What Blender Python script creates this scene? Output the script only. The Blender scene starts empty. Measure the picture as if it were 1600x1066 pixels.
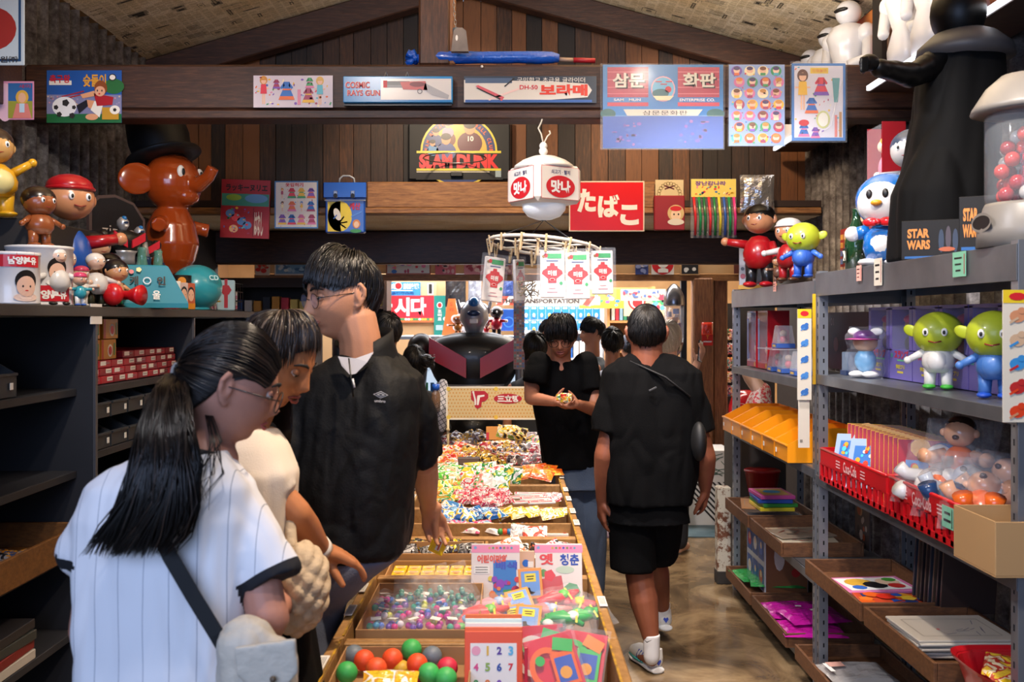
import bpy,bmesh,math,random
from math import sin,cos,pi,radians as R,sqrt,exp
from mathutils import Vector,Matrix,Euler,noise

# ---------------------------------------------------------------- camera
S=bpy.context.scene
COL=S.collection
F=1556.0  # focal length in pixels of the 1600 px frame
CH=1.64  # eye height
cam_d=bpy.data.cameras.new('camera')
cam=bpy.data.objects.new('camera',cam_d)
COL.objects.link(cam)
cam.location=(0,0,CH)
cam.rotation_euler=(R(90),0,0)
cam_d.sensor_width=36.0
cam_d.lens=36.0*F/1600.0
cam_d.shift_x=3.0/1600.0
cam_d.shift_y=-33.0/1600.0
cam_d.clip_start=0.05
cam_d.clip_end=60
cam_d.dof.use_dof=True
cam_d.dof.focus_distance=4.6
cam_d.dof.aperture_fstop=5.6
S.camera=cam
S.view_settings.view_transform='Standard'
S.view_settings.look='None'
S.view_settings.gamma=1
S.view_settings.exposure=0.25
S.view_settings.use_curve_mapping=False

# ---------------------------------------------------------------- world and lights
def lin(h):
 h=h.lstrip('#')
 o=[]
 for i in(0,2,4):
  c=int(h[i:i+2],16)/255.0
  o.append(c/12.92 if c<=0.04045 else((c+0.055)/1.055)**2.4)
 return o

W=bpy.data.worlds.new('world')
S.world=W
W.use_nodes=True
bg=W.node_tree.nodes['Background']
bg.inputs['Color'].default_value=(*lin('#a9c4ea'),1)
bg.inputs['Strength'].default_value=0.55

def area(name,loc,rot,size,power,col,sy=None,spread=180):
 d=bpy.data.lights.new(name,'AREA')
 d.energy=power
 d.color=lin(col)
 d.shape='RECTANGLE'
 d.size=size
 d.size_y=sy or size
 d.spread=R(spread)
 o=bpy.data.objects.new(name,d)
 o.location=loc
 o.rotation_euler=[R(a)for a in rot]
 COL.objects.link(o)
 return o

def spot(name,loc,at,power,col,ang=60,blend=.6,r=.06):
 d=bpy.data.lights.new(name,'SPOT')
 d.energy=power
 d.color=lin(col)
 d.spot_size=R(ang)
 d.spot_blend=blend
 d.shadow_soft_size=r
 o=bpy.data.objects.new(name,d)
 o.location=loc
 o.rotation_euler=(Vector(at)-Vector(loc)).to_track_quat('-Z','Y').to_euler()
 COL.objects.link(o)
 return o

# daylight from the open shop front behind the viewer
area('shopfront_daylight',(-1.1,-1.4,2.4),(70,0,-10),2.8,85,'#b4c9f6',1.8)
# warm ceiling spots over the stall table
spot('ceiling_or_fill_spot',(0.35,2.2,3.25),(-0.15,2.9,0.8),235,'#ffe6ca',62)
spot('ceiling_or_fill_spot',(0.35,4.0,3.2),(-0.1,4.2,0.8),205,'#ffe8d0',66)
spot('ceiling_or_fill_spot',(0.1,5.7,3.2),(-0.05,6.0,0.8),210,'#ffecd8',62)
# over the rack, the cabinet and the aisle
spot('ceiling_or_fill_spot',(0.7,2.0,3.2),(1.55,3.2,1.2),180,'#fff0e0',75)
spot('ceiling_or_fill_spot',(0.5,3.7,3.2),(1.55,5.0,1.0),170,'#f6f0f4',75)
spot('ceiling_or_fill_spot',(-0.9,2.7,3.2),(-1.8,4.3,1.9),120,'#fff0e0',70)
spot('ceiling_or_fill_spot',(-0.4,1.3,3.2),(-0.6,2.3,1.4),45,'#f4f0f4',75)
spot('ceiling_or_fill_spot',(-0.7,2.2,3.1),(1.5,3.4,1.25),120,'#f4f2f8',60)  # added fill from the left, standing in for light bounced off the aisle
spot('ceiling_or_fill_spot',(-0.7,3.9,3.1),(1.5,5.1,1.2),110,'#f4f2f8',60)  # the same added fill for the far bay, not a fixture
# onto the beam, the planks and the papered slope
spot('ceiling_or_fill_spot',(-0.9,3.0,3.3),(-0.7,4.9,2.75),42,'#ffeedd',85)
spot('ceiling_or_fill_spot',(0.9,3.0,3.3),(0.9,4.9,2.75),30,'#ffeedd',85)
spot('ceiling_or_fill_spot',(-0.5,5.45,3.25),(-0.3,6.65,2.45),62,'#ffe6c8',95)
spot('ceiling_or_fill_spot',(1.0,5.45,3.25),(1.3,6.65,2.45),60,'#ffdcb4',95)
area('ceiling_fill',(0.75,4.2,2.98),(180,8,0),0.8,62,'#fff0de',1.8)  # unseen fill added to brighten the right slope, in place of window light
area('ceiling_fill',(-1.3,3.6,2.98),(180,-10,0),0.6,16,'#ffdcb8',1.6)  # weaker unseen fill added for the left slope
# bright inner shop
area('inner_shop_light',(-0.9,9.8,2.85),(0,0,0),2.6,210,'#f2f6ff',2.6)
area('inner_shop_light',(1.2,9.6,2.85),(0,0,0),1.6,190,'#fff4e6',2.6)
# ---------------------------------------------------------------- helpers
def P(px,py,Y):
 """the point at distance Y that the photograph shows at px, py"""
 return Vector(((px-797)/F*Y,Y,CH-(py-500)/F*Y))

MATS={}
def mat(col='#808080',rough=.5,metal=0.,coat=0.,bump=None,emit=0.,alpha=1.,trans=0.,sheen=0.,var=None,spec=.5,sss=0.):
 key=(col,rough,metal,coat,bump,emit,alpha,trans,sheen,var,spec,sss)
 if key in MATS:
  return MATS[key]
 m=bpy.data.materials.new('mat_'+col.strip('#')+'_%d'%len(MATS))
 m.use_nodes=True
 nt=m.node_tree
 b=nt.nodes['Principled BSDF']
 c=(*lin(col),1)
 b.inputs['Base Color'].default_value=c
 b.inputs['Roughness'].default_value=rough
 b.inputs['Metallic'].default_value=metal
 b.inputs['Specular IOR Level'].default_value=spec
 b.inputs['Coat Weight'].default_value=coat
 b.inputs['Coat Roughness'].default_value=.08
 b.inputs['Alpha'].default_value=alpha
 b.inputs['Transmission Weight'].default_value=trans
 if sheen:
  b.inputs['Sheen Weight'].default_value=sheen
 if sss:
  b.inputs['Subsurface Weight'].default_value=sss
  b.inputs['Subsurface Radius'].default_value=(1,.35,.2)
  b.inputs['Subsurface Scale'].default_value=.006
 if emit:
  b.inputs['Emission Color'].default_value=c
  b.inputs['Emission Strength'].default_value=emit
 if bump or var:
  tc=nt.nodes.new('ShaderNodeTexCoord')
 if bump:  # (scale, strength[, stretch])
  n=nt.nodes.new('ShaderNodeTexNoise')
  n.inputs['Scale'].default_value=bump[0]
  n.inputs['Detail'].default_value=4
  bp=nt.nodes.new('ShaderNodeBump')
  bp.inputs['Strength'].default_value=bump[1]
  bp.inputs['Distance'].default_value=.01
  nt.links.new(tc.outputs['Object'],n.inputs['Vector'])
  nt.links.new(n.outputs['Fac'],bp.inputs['Height'])
  nt.links.new(bp.outputs['Normal'],b.inputs['Normal'])
 if var:  # (second colour, scale, contrast)
  n=nt.nodes.new('ShaderNodeTexNoise')
  n.inputs['Scale'].default_value=var[1]
  n.inputs['Detail'].default_value=5
  r=nt.nodes.new('ShaderNodeValToRGB')
  w=var[2]if len(var)>2 else .15
  r.color_ramp.elements[0].position=.5-w
  r.color_ramp.elements[1].position=.5+w
  r.color_ramp.elements[0].color=c
  r.color_ramp.elements[1].color=(*lin(var[0]),1)
  nt.links.new(tc.outputs['Object'],n.inputs['Vector'])
  nt.links.new(n.outputs['Fac'],r.inputs['Fac'])
  nt.links.new(r.outputs['Color'],b.inputs['Base Color'])
 MATS[key]=m
 return m

def nodes_mat(name,fn,rough=.6):
 m=bpy.data.materials.new(name)
 m.use_nodes=True
 nt=m.node_tree
 b=nt.nodes['Principled BSDF']
 b.inputs['Roughness'].default_value=rough
 fn(nt,b)
 return m

def N(nt,kind,**kw):
 n=nt.nodes.new('ShaderNode'+kind)
 for k,v in kw.items():
  if k in n.inputs:
   n.inputs[k].default_value=v
  else:
   setattr(n,k,v)
 return n

def ramp(nt,stops,src,interp='LINEAR'):
 r=nt.nodes.new('ShaderNodeValToRGB')
 r.color_ramp.interpolation=interp
 e=r.color_ramp.elements
 while len(e)<len(stops):
  e.new(.5)
 for i,(p,c)in enumerate(stops):
  e[i].position=p
  e[i].color=(*lin(c),1)
 nt.links.new(src,r.inputs['Fac'])
 return r

def frame(o,yaw=0.,pitch=0.,roll=0.):
 """a sheet's frame: x to its right, y up, z out of its face; yaw 0 faces the viewer (-Y)"""
 return Matrix.Translation(Vector(o))@Matrix.Rotation(R(yaw),4,'Z')@Matrix.Rotation(R(90+pitch),4,'X')@Matrix.Rotation(R(roll),4,'Z')

WORK=bpy.data.scenes.new('workbench')  # shapes are evaluated here, one at a time, and then moved to the real scene
def evaluated(o):
 WORK.collection.objects.link(o)
 WORK.view_layers[0].update()
 dg=WORK.view_layers[0].depsgraph
 me=bpy.data.meshes.new_from_object(o.evaluated_get(dg))
 WORK.collection.objects.unlink(o)
 return me
TXT={}
def text_geo(s,bold=0.,font=None):
 key=(s,bold)
 if key in TXT:
  return TXT[key]
 c=bpy.data.curves.new('t','FONT')
 c.body=s
 c.size=1
 c.offset=bold
 c.resolution_u=3
 c.align_x='LEFT'
 o=bpy.data.objects.new('t',c)
 me=evaluated(o)
 vs=[v.co.copy()for v in me.vertices]
 fs=[tuple(p.vertices)for p in me.polygons]
 bpy.data.objects.remove(o)
 bpy.data.meshes.remove(me)
 if vs:
  x0=min(v.x for v in vs);x1=max(v.x for v in vs)
  y0=min(v.y for v in vs);y1=max(v.y for v in vs)
  w=max(x1-x0,1e-4);h=max(y1-y0,1e-4)
  vs=[Vector(((v.x-x0)/w-.5,(v.y-y0)/h-.5,0))for v in vs]
  a=w/h
 else:
  a=1
 TXT[key]=(vs,fs,a)
 return TXT[key]

class MB:
 def __init__(s,T=None):
  s.v,s.f,s.mi,s.sm,s.mats=[],[],[],[],[]
  s.T=T
 def add(s,vs,fs,m,smooth=False,T=None):
  if m not in s.mats:
   s.mats.append(m)
  k=s.mats.index(m)
  o=len(s.v)
  M=s.T
  if T is not None:
   M=T if M is None else M@T
  if M is None:
   s.v+=[Vector(v)for v in vs]
  else:
   s.v+=[M@Vector(v)for v in vs]
  for f in fs:
   s.f.append(tuple(i+o for i in f))
   s.mi.append(k)
   s.sm.append(smooth)
  return s
 def merge(s,b,T=None):
  for k,m in enumerate(b.mats):
   if m not in s.mats:
    s.mats.append(m)
  o=len(s.v)
  M=s.T if T is None else(T if s.T is None else s.T@T)
  s.v+=[v.copy()if M is None else M@v for v in b.v]
  for f,k,sm in zip(b.f,b.mi,b.sm):
   s.f.append(tuple(i+o for i in f));s.mi.append(s.mats.index(b.mats[k]));s.sm.append(sm)
  return s
 def box(s,c,d,m,rot=None,bev=0.,T=None):
  x,y,z=d[0]/2,d[1]/2,d[2]/2
  M=Matrix.Translation(Vector(c))
  if rot is not None:
   M=M@(rot if isinstance(rot,Matrix)else Euler([R(a)for a in rot]).to_matrix().to_4x4())
  if T is not None:
   M=T@M
  if bev<=0:
   vs=[(a*x,b*y,e*z)for a in(-1,1)for b in(-1,1)for e in(-1,1)]
   fs=[(0,1,3,2),(4,6,7,5),(0,4,5,1),(2,3,7,6),(0,2,6,4),(1,5,7,3)]
   return s.add(vs,fs,m,False,M)
  bev=min(bev,x*.95,y*.95,z*.95)
  vs,idx=[],{}
  for a in(-1,1):
   for b in(-1,1):
    for e in(-1,1):
     for ax in range(3):
      q=[a*(x-bev),b*(y-bev),e*(z-bev)]
      q[ax]=(a*x,b*y,e*z)[ax]
      idx[(a,b,e,ax)]=len(vs)
      vs.append(tuple(q))
  fs=[]
  I=idx
  for a in(-1,1):
   q=[I[(a,-1,-1,0)],I[(a,1,-1,0)],I[(a,1,1,0)],I[(a,-1,1,0)]]
   fs.append(q if a>0 else q[::-1])
   q=[I[(-1,a,-1,1)],I[(-1,a,1,1)],I[(1,a,1,1)],I[(1,a,-1,1)]]
   fs.append(q if a>0 else q[::-1])
   q=[I[(-1,-1,a,2)],I[(1,-1,a,2)],I[(1,1,a,2)],I[(-1,1,a,2)]]
   fs.append(q if a>0 else q[::-1])
  for a in(-1,1):
   for b in(-1,1):
    q=[I[(a,b,-1,0)],I[(a,b,-1,1)],I[(a,b,1,1)],I[(a,b,1,0)]]
    fs.append(q if a*b>0 else q[::-1])
    q=[I[(a,-1,b,0)],I[(a,1,b,0)],I[(a,1,b,2)],I[(a,-1,b,2)]]
    fs.append(q if a*b>0 else q[::-1])
    q=[I[(-1,a,b,1)],I[(-1,a,b,2)],I[(1,a,b,2)],I[(1,a,b,1)]]
    fs.append(q if a*b>0 else q[::-1])
    for e in(-1,1):
     q=[I[(a,b,e,0)],I[(a,b,e,1)],I[(a,b,e,2)]]
     fs.append(q if a*b*e>0 else q[::-1])
  return s.add(vs,[tuple(f)for f in fs],m,False,M)
 def tube(s,pts,r,m,n=8,smooth=True,caps=True,T=None,flat=1.):
  pts=[Vector(p)for p in pts]
  k=len(pts)
  rs=r if isinstance(r,(list,tuple))else[r]*k
  vs,up=[],None
  for i,p in enumerate(pts):
   t=(pts[min(i+1,k-1)]-pts[max(i-1,0)])
   if t.length<1e-9:
    t=Vector((0,0,1))
   t.normalize()
   if up is None:
    up=Vector((0,0,1))if abs(t.z)<.9 else Vector((0,1,0))
   a=t.cross(up)
   if a.length<1e-6:
    a=t.orthogonal()
   a.normalize()
   up=a.cross(t).normalized()
   for j in range(n):
    th=2*pi*j/n
    vs.append(p+(a*cos(th)+up*sin(th)*flat)*rs[i])
  fs=[]
  for i in range(k-1):
   for j in range(n):
    j2=(j+1)%n
    fs.append((i*n+j,i*n+j2,(i+1)*n+j2,(i+1)*n+j))
  if caps:
   fs.append(tuple(range(n))[::-1])
   fs.append(tuple((k-1)*n+j for j in range(n)))
  return s.add(vs,fs,m,smooth,T)
 def cyl(s,a,b,r,m,n=20,r2=None,T=None,smooth=True):
  a,b=Vector(a),Vector(b)
  t=(b-a).normalized()
  e=min(.0015,(b-a).length*.1)
  r2=r if r2 is None else r2
  q=max(r,1e-4),max(r2,1e-4)
  s.tube([a,b],list(q),m,n,smooth=smooth,T=T)
  return s
 def ball(s,c,r,m,rot=None,n=16,T=None,smooth=True):
  if not isinstance(r,(list,tuple,Vector)):
   r=(r,r,r)
  k=max(6,n//2+2)
  vs=[(0,0,-r[2])]
  for i in range(1,k):
   a=-pi/2+pi*i/k
   for j in range(n):
    b=2*pi*j/n
    vs.append((r[0]*cos(a)*cos(b),r[1]*cos(a)*sin(b),r[2]*sin(a)))
  vs.append((0,0,r[2]))
  fs=[]
  for j in range(n):
   fs.append((0,1+(j+1)%n,1+j))
  for i in range(k-2):
   for j in range(n):
    a,b=1+i*n+j,1+i*n+(j+1)%n
    fs.append((a,b,b+n,a+n))
  t=len(vs)-1
  o=1+(k-2)*n
  for j in range(n):
   fs.append((o+j,o+(j+1)%n,t))
  M=Matrix.Translation(Vector(c))
  if rot is not None:
   M=M@(rot if isinstance(rot,Matrix)else Euler([R(a)for a in rot]).to_matrix().to_4x4())
  if T is not None:
   M=T@M
  return s.add(vs,fs,m,smooth,M)
 def lathe(s,prof,m,c=(0,0,0),n=24,rot=None,T=None,smooth=True,seg=None):
  vs,fs=[],[]
  for r,z in prof:
   for j in range(n):
    a=2*pi*j/n
    vs.append((r*cos(a),r*sin(a),z))
  for i in range(len(prof)-1):
   for j in range(n):
    j2=(j+1)%n
    fs.append((i*n+j,i*n+j2,(i+1)*n+j2,(i+1)*n+j))
  if prof[0][0]>1e-5:
   fs.append(tuple(range(n))[::-1])
  if prof[-1][0]>1e-5:
   fs.append(tuple((len(prof)-1)*n+j for j in range(n)))
  M=Matrix.Translation(Vector(c))
  if rot is not None:
   M=M@(rot if isinstance(rot,Matrix)else Euler([R(a)for a in rot]).to_matrix().to_4x4())
  if T is not None:
   M=T@M
  return s.add(vs,fs,m,smooth,M)
 def flat(s,pts,m,z=0.,T=None):
  return s.add([(p[0],p[1],z)for p in pts],[tuple(range(len(pts)))],m,False,T)
 def rect(s,x,y,w,h,m,z=0.,T=None,ang=0.):
  c,d=cos(R(ang)),sin(R(ang))
  q=[(-w/2,-h/2),(w/2,-h/2),(w/2,h/2),(-w/2,h/2)]
  return s.flat([(x+a*c-b*d,y+a*d+b*c)for a,b in q],m,z,T)
 def disc(s,x,y,r,m,z=0.,ry=None,n=24,T=None,ang=0.):
  ry=r if ry is None else ry
  c,d=cos(R(ang)),sin(R(ang))
  q=[(r*cos(2*pi*i/n),ry*sin(2*pi*i/n))for i in range(n)]
  return s.flat([(x+a*c-b*d,y+a*d+b*c)for a,b in q],m,z,T)
 def ring(s,x,y,r,w,m,z=0.,ry=None,n=28,T=None):
  ry=r if ry is None else ry
  vs,fs=[],[]
  for i in range(n):
   a=2*pi*i/n
   vs+=[(x+r*cos(a),y+ry*sin(a),z),(x+(r-w)*cos(a),y+(ry-w)*sin(a),z)]
  for i in range(n):
   j=(i+1)%n
   fs.append((2*i+1,2*i,2*j,2*j+1))
  return s.add(vs,fs,m,False,T)
 def prism(s,pts,h,m,T=None,smooth=False,z0=0.):
  n=len(pts)
  vs=[(p[0],p[1],z0)for p in pts]+[(p[0],p[1],z0+h)for p in pts]
  fs=[tuple(range(n))[::-1],tuple(n+i for i in range(n))]
  for i in range(n):
   j=(i+1)%n
   fs.append((i,j,n+j,n+i))
  return s.add(vs,fs,m,smooth,T)
 def text(s,t,x,y,w,h,m,z=0.,T=None,bold=0.,ang=0.,keep=False):
  vs,fs,a=text_geo(t,bold)
  if keep:  # keep the letters' aspect inside w x h
   if a>w/h:
    h=w/a
   else:
    w=h*a
  M=Matrix.Translation((x,y,z))@Matrix.Rotation(R(ang),4,'Z')@Matrix.Diagonal((w,h,1,1))
  if T is not None:
   M=T@M
  return s.add(vs,fs,m,False,M)
 def loft(s,rings,m,smooth=True,caps=True,T=None):
  n=len(rings[0])
  vs=[p for r in rings for p in r]
  fs=[]
  for i in range(len(rings)-1):
   for j in range(n):
    j2=(j+1)%n
    fs.append((i*n+j,i*n+j2,(i+1)*n+j2,(i+1)*n+j))
  if caps:
   fs.append(tuple(range(n))[::-1])
   fs.append(tuple((len(rings)-1)*n+j for j in range(n)))
  return s.add(vs,fs,m,smooth,T)
 def build(s,name,parent=None,label=None,cat=None,group=None,kind=None,origin=None):
  if parent is not None:
   o0=Vector(parent.get('_o',(0,0,0)))
  elif origin is not None:
   o0=Vector(origin)
  elif s.v:
   xs=[v.x for v in s.v];ys=[v.y for v in s.v];zs=[v.z for v in s.v]
   o0=Vector(((min(xs)+max(xs))/2,(min(ys)+max(ys))/2,min(zs)))
  else:
   o0=Vector()
  me=bpy.data.meshes.new(name)
  me.from_pydata([tuple(v-o0)for v in s.v],[],s.f)
  for m in s.mats:
   me.materials.append(m)
  me.polygons.foreach_set('material_index',s.mi)
  me.polygons.foreach_set('use_smooth',s.sm)
  me.update()
  o=bpy.data.objects.new(name,me)
  COL.objects.link(o)
  o['_o']=tuple(o0)
  if parent is not None:
   o.parent=parent
  else:
   o.location=o0
  tag(o,label,cat,group,kind)
  return o

def tag(o,label=None,cat=None,group=None,kind=None):
 if label:
  if not 4<=len(label.split())<=16:print('LABELWORDS',len(label.split()),label)
  o['label']=label
 if cat:o['category']=cat
 if group:o['group']=group
 if kind:o['kind']=kind
 return o

def thing(name,label,cat,loc=(0,0,0),group=None,rz=0.):
 o=bpy.data.objects.new(name,None)
 COL.objects.link(o)
 o.location=loc
 o.rotation_euler=(0,0,R(rz))
 o.empty_display_size=.05
 o['_o']=tuple(Vector(loc))if rz==0 else(0,0,0)
 return tag(o,label,cat,group)

def proto(name,label,cat,group=None):
 """a thing modelled about the origin, placed afterwards"""
 return thing(name,label,cat,(0,0,0),group)

def place(o,loc,rot=(0,0,0),scale=1.):
 o.location=loc
 o.rotation_euler=[R(a)for a in rot]
 o.scale=(scale,)*3 if not isinstance(scale,(tuple,list))else scale
 return o

def dup(src,loc,rot=(0,0,0),scale=1.,label=None,group=None):
 r=src.copy()
 COL.objects.link(r)
 if label:r['label']=label
 if group:r['group']=group
 for ch in list(src.children):
  c=ch.copy();COL.objects.link(c);c.parent=r
  for g in list(ch.children):
   d=g.copy();COL.objects.link(d);d.parent=c
 return place(r,loc,rot,scale)

def struct(mb,name,parent=None):
 return mb.build(name,parent,kind='structure' if parent is None else None,origin=(0,0,0)if parent is None else None)

def bake(o,mods):
 """run modifiers (type, settings) on a mesh object and keep the result as its mesh"""
 for t,kw in mods:
  md=o.modifiers.new(t,t)
  for k,v in kw.items():
   setattr(md,k,v)
 par=o.parent
 o.parent=None
 me=evaluated(o)
 o.parent=par
 old=o.data
 o.modifiers.clear()
 o.data=me
 bpy.data.meshes.remove(old)
 return o

def smooth_all(o,on=True):
 o.data.polygons.foreach_set('use_smooth',[on]*len(o.data.polygons))
 return o
rng=random.Random(7)
# ---------------------------------------------------------------- surfaces of the place
def wood_fn(c1,c2,c3,sc=(1,1,1),rough=.6,island=True,grain=14):
 def fn(nt,b):
  tc=N(nt,'TexCoord')
  mp=N(nt,'Mapping')
  mp.inputs['Scale'].default_value=sc
  nt.links.new(tc.outputs['Object'],mp.inputs['Vector'])
  n=N(nt,'TexNoise',Scale=grain,Detail=6,Roughness=.65)
  nt.links.new(mp.outputs['Vector'],n.inputs['Vector'])
  src=n.outputs['Fac']
  if island:
   g=N(nt,'NewGeometry')
   mx=N(nt,'Math',operation='MULTIPLY')
   mx.inputs[1].default_value=.7
   nt.links.new(g.outputs['Random Per Island'],mx.inputs[0])
   ad=N(nt,'Math',operation='ADD')
   nt.links.new(mx.outputs[0],ad.inputs[0])
   m2=N(nt,'Math',operation='MULTIPLY')
   m2.inputs[1].default_value=.75
   nt.links.new(n.outputs['Fac'],m2.inputs[0])
   nt.links.new(m2.outputs[0],ad.inputs[1])
   s2=N(nt,'Math',operation='SUBTRACT')
   nt.links.new(ad.outputs[0],s2.inputs[0])
   s2.inputs[1].default_value=.22
   src=s2.outputs[0]
  r=ramp(nt,[(.25,c1),(.5,c2),(.78,c3)],src)
  nt.links.new(r.outputs['Color'],b.inputs['Base Color'])
  bp=N(nt,'Bump',Strength=.25,Distance=.004)
  nt.links.new(n.outputs['Fac'],bp.inputs['Height'])
  nt.links.new(bp.outputs['Normal'],b.inputs['Normal'])
 return fn

M_plank=nodes_mat('plank_wood',wood_fn('#1a0f0a','#40281a','#744826',(6,6,.6)),.6)
M_beam=nodes_mat('beam_wood',wood_fn('#21130d','#3a2218','#583725',(.7,6,7),island=False),.5)
M_beamv=nodes_mat('post_wood',wood_fn('#22140d','#4a2c1c','#70462c',(7,7,.7),island=False),.5)
M_pale=nodes_mat('pale_wood',wood_fn('#5f3c22','#8f6238','#b3814d',(.8,6,7),island=False),.5)
M_crate=nodes_mat('crate_wood',wood_fn('#6b4a2a','#99703f','#bb8e55',(3,3,3),island=True),.6)
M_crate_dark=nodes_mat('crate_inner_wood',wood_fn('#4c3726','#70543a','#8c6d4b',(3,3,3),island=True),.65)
M_tray=nodes_mat('tray_wood',wood_fn('#3b2417','#5d3b23','#7d5230',(2,4,6),island=True),.55)
M_col=nodes_mat('column_wood',wood_fn('#4a2f1d','#835534','#a87548',(7,7,.6),island=False),.6)

def _corr(nt,b):
 tc=N(nt,'TexCoord')
 n=N(nt,'TexNoise',Scale=14,Detail=8,Roughness=.75)
 nt.links.new(tc.outputs['Object'],n.inputs['Vector'])
 r=ramp(nt,[(.34,'#3a3331'),(.5,'#6b6664'),(.66,'#96928f')],n.outputs['Fac'])
 nt.links.new(r.outputs['Color'],b.inputs['Base Color'])
 b.inputs['Metallic'].default_value=.35
M_corr=nodes_mat('corrugated_steel',_corr,.55)

def _floor(nt,b):
 tc=N(nt,'TexCoord')
 n0=N(nt,'TexNoise',Scale=1.3,Detail=3)
 nt.links.new(tc.outputs['Object'],n0.inputs['Vector'])
 n=N(nt,'TexNoise',Scale=2.2,Detail=9,Roughness=.62,Distortion=1.4)
 nt.links.new(tc.outputs['Object'],n.inputs['Vector'])
 r=ramp(nt,[(.3,'#4b3d2e'),(.45,'#6a5740'),(.6,'#8b7557'),(.75,'#a18c6c')],n.outputs['Fac'])
 nt.links.new(r.outputs['Color'],b.inputs['Base Color'])
 r2=ramp(nt,[(.3,'#404040'),(.7,'#9a9a9a')],n0.outputs['Fac'])
 nt.links.new(r2.outputs['Color'],b.inputs['Roughness'])
 bp=N(nt,'Bump',Strength=.12,Distance=.01)
 nt.links.new(n.outputs['Fac'],bp.inputs['Height'])
 nt.links.new(bp.outputs['Normal'],b.inputs['Normal'])
M_floor=nodes_mat('stained_concrete',_floor,.4)

def _news(nt,b):
 """yellowed newspaper: columns of fine print on sheets"""
 tc=N(nt,'TexCoord')
 g=N(nt,'NewGeometry')
 br=N(nt,'TexBrick',Scale=1.0)
 br.offset=.5
 br.inputs['Brick Width'].default_value=.11
 br.inputs['Row Height'].default_value=.07
 br.inputs['Mortar Size'].default_value=.006
 br.inputs['Color1'].default_value=(0,0,0,1)
 br.inputs['Color2'].default_value=(1,1,1,1)
 br.inputs['Mortar'].default_value=(.5,.5,.5,1)
 nt.links.new(tc.outputs['Object'],br.inputs['Vector'])
 v=N(nt,'TexVoronoi',Scale=9)
 nt.links.new(tc.outputs['Object'],v.inputs['Vector'])
 mp=N(nt,'Mapping')
 mp.inputs['Scale'].default_value=(150,60,1)
 nt.links.new(tc.outputs['Object'],mp.inputs['Vector'])
 n=N(nt,'TexNoise',Scale=1,Detail=2)
 nt.links.new(mp.outputs['Vector'],n.inputs['Vector'])
 st=ramp(nt,[(.44,'#ffffff'),(.56,'#6f685a')],n.outputs['Fac'])
 pic=ramp(nt,[(.80,'#ffffff'),(.84,'#8a8070')],br.outputs['Color'])
 tint=N(nt,'TexNoise',Scale=2.5,Detail=4)
 nt.links.new(tc.outputs['Object'],tint.inputs['Vector'])
 base=ramp(nt,[(.3,'#e0c595'),(.5,'#f0e0be'),(.7,'#f6ecd6')],tint.outputs['Fac'])
 m1=N(nt,'MixRGB',blend_type='MULTIPLY');m1.inputs[0].default_value=.22
 nt.links.new(base.outputs['Color'],m1.inputs[1]);nt.links.new(st.outputs['Color'],m1.inputs[2])
 m2=N(nt,'MixRGB',blend_type='MULTIPLY');m2.inputs[0].default_value=.12
 nt.links.new(m1.outputs[0],m2.inputs[1]);nt.links.new(pic.outputs['Color'],m2.inputs[2])
 m3=N(nt,'MixRGB',blend_type='MULTIPLY');m3.inputs[0].default_value=.18
 isl=ramp(nt,[(0,'#b08f62'),(1,'#ffffff')],g.outputs['Random Per Island'])
 nt.links.new(m2.outputs[0],m3.inputs[1]);nt.links.new(isl.outputs['Color'],m3.inputs[2])
 nt.links.new(m3.outputs[0],b.inputs['Base Color'])
M_news=nodes_mat('newspaper',_news,.8)

XL,XR,YB=-2.4,2.0,6.72  # side walls, plank wall
ZE,ZP,XP=3.36,3.98,-.28  # eaves, ridge

# floor
m=MB()
m.box((-.2,3.2,-.05),(5.2,8.6,.1),M_floor)
struct(m,'floor')
M_tile=mat('#3f5a66',.45,var=('#5b7480',6,.1))
M_tile2=mat('#5d4a5c',.45,var=('#7a6478',6,.1))
m=MB()
for i in range(9):
 x=-2.2+i*.5
 m.prism([(x+.01,7.5),(x+.49,7.5),(x+.41,7.95),(x-.07,7.95)],.01,M_tile2 if i%3==2 else M_tile,z0=-.002)
struct(m,'trim_1')
m=MB()
m.box((.2,10.4,-.05),(8,5.8,.1),mat('#b9b4ab',.35,var=('#8d877c',3,.25)))
struct(m,'floor_inner_shop')

# corrugated side walls
def corrugated(x,y0,y1,z0,z1,side,name,per=.125,amp=.03):
 m=MB()
 n=int((y1-y0)/per*8)
 vs,fs=[],[]
 for i in range(n+1):
  y=y0+(y1-y0)*i/n
  d=amp*sin(2*pi*y/per)
  for z in(z0,z1):
   vs.append((x+d,y,z))
  for z in(z0,z1):
   vs.append((x+side*.06,y,z))
 for i in range(n):
  a,b_=4*i,4*i+4
  fs.append((a,b_,b_+1,a+1)if side>0 else(a,a+1,b_+1,b_))
  fs.append((a+2,a+3,b_+3,b_+2))
  fs.append((a+1,b_+1,b_+3,a+3))
 m.add(vs,fs,M_corr,True)
 return struct(m,name)
corrugated(XL-.02,-.8,YB,0,ZE+.02,-1,'wall_left')
corrugated(XR+.02,-.8,YB,0,ZE+.02,1,'wall_right')
for k in(M_corr,):
 pass
# board fixed along the left wall
m=MB();m.box((XL+.035,2.6,2.76),(.03,4.4,.24),M_beam,bev=.004);struct(m,'trim_2')

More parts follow.
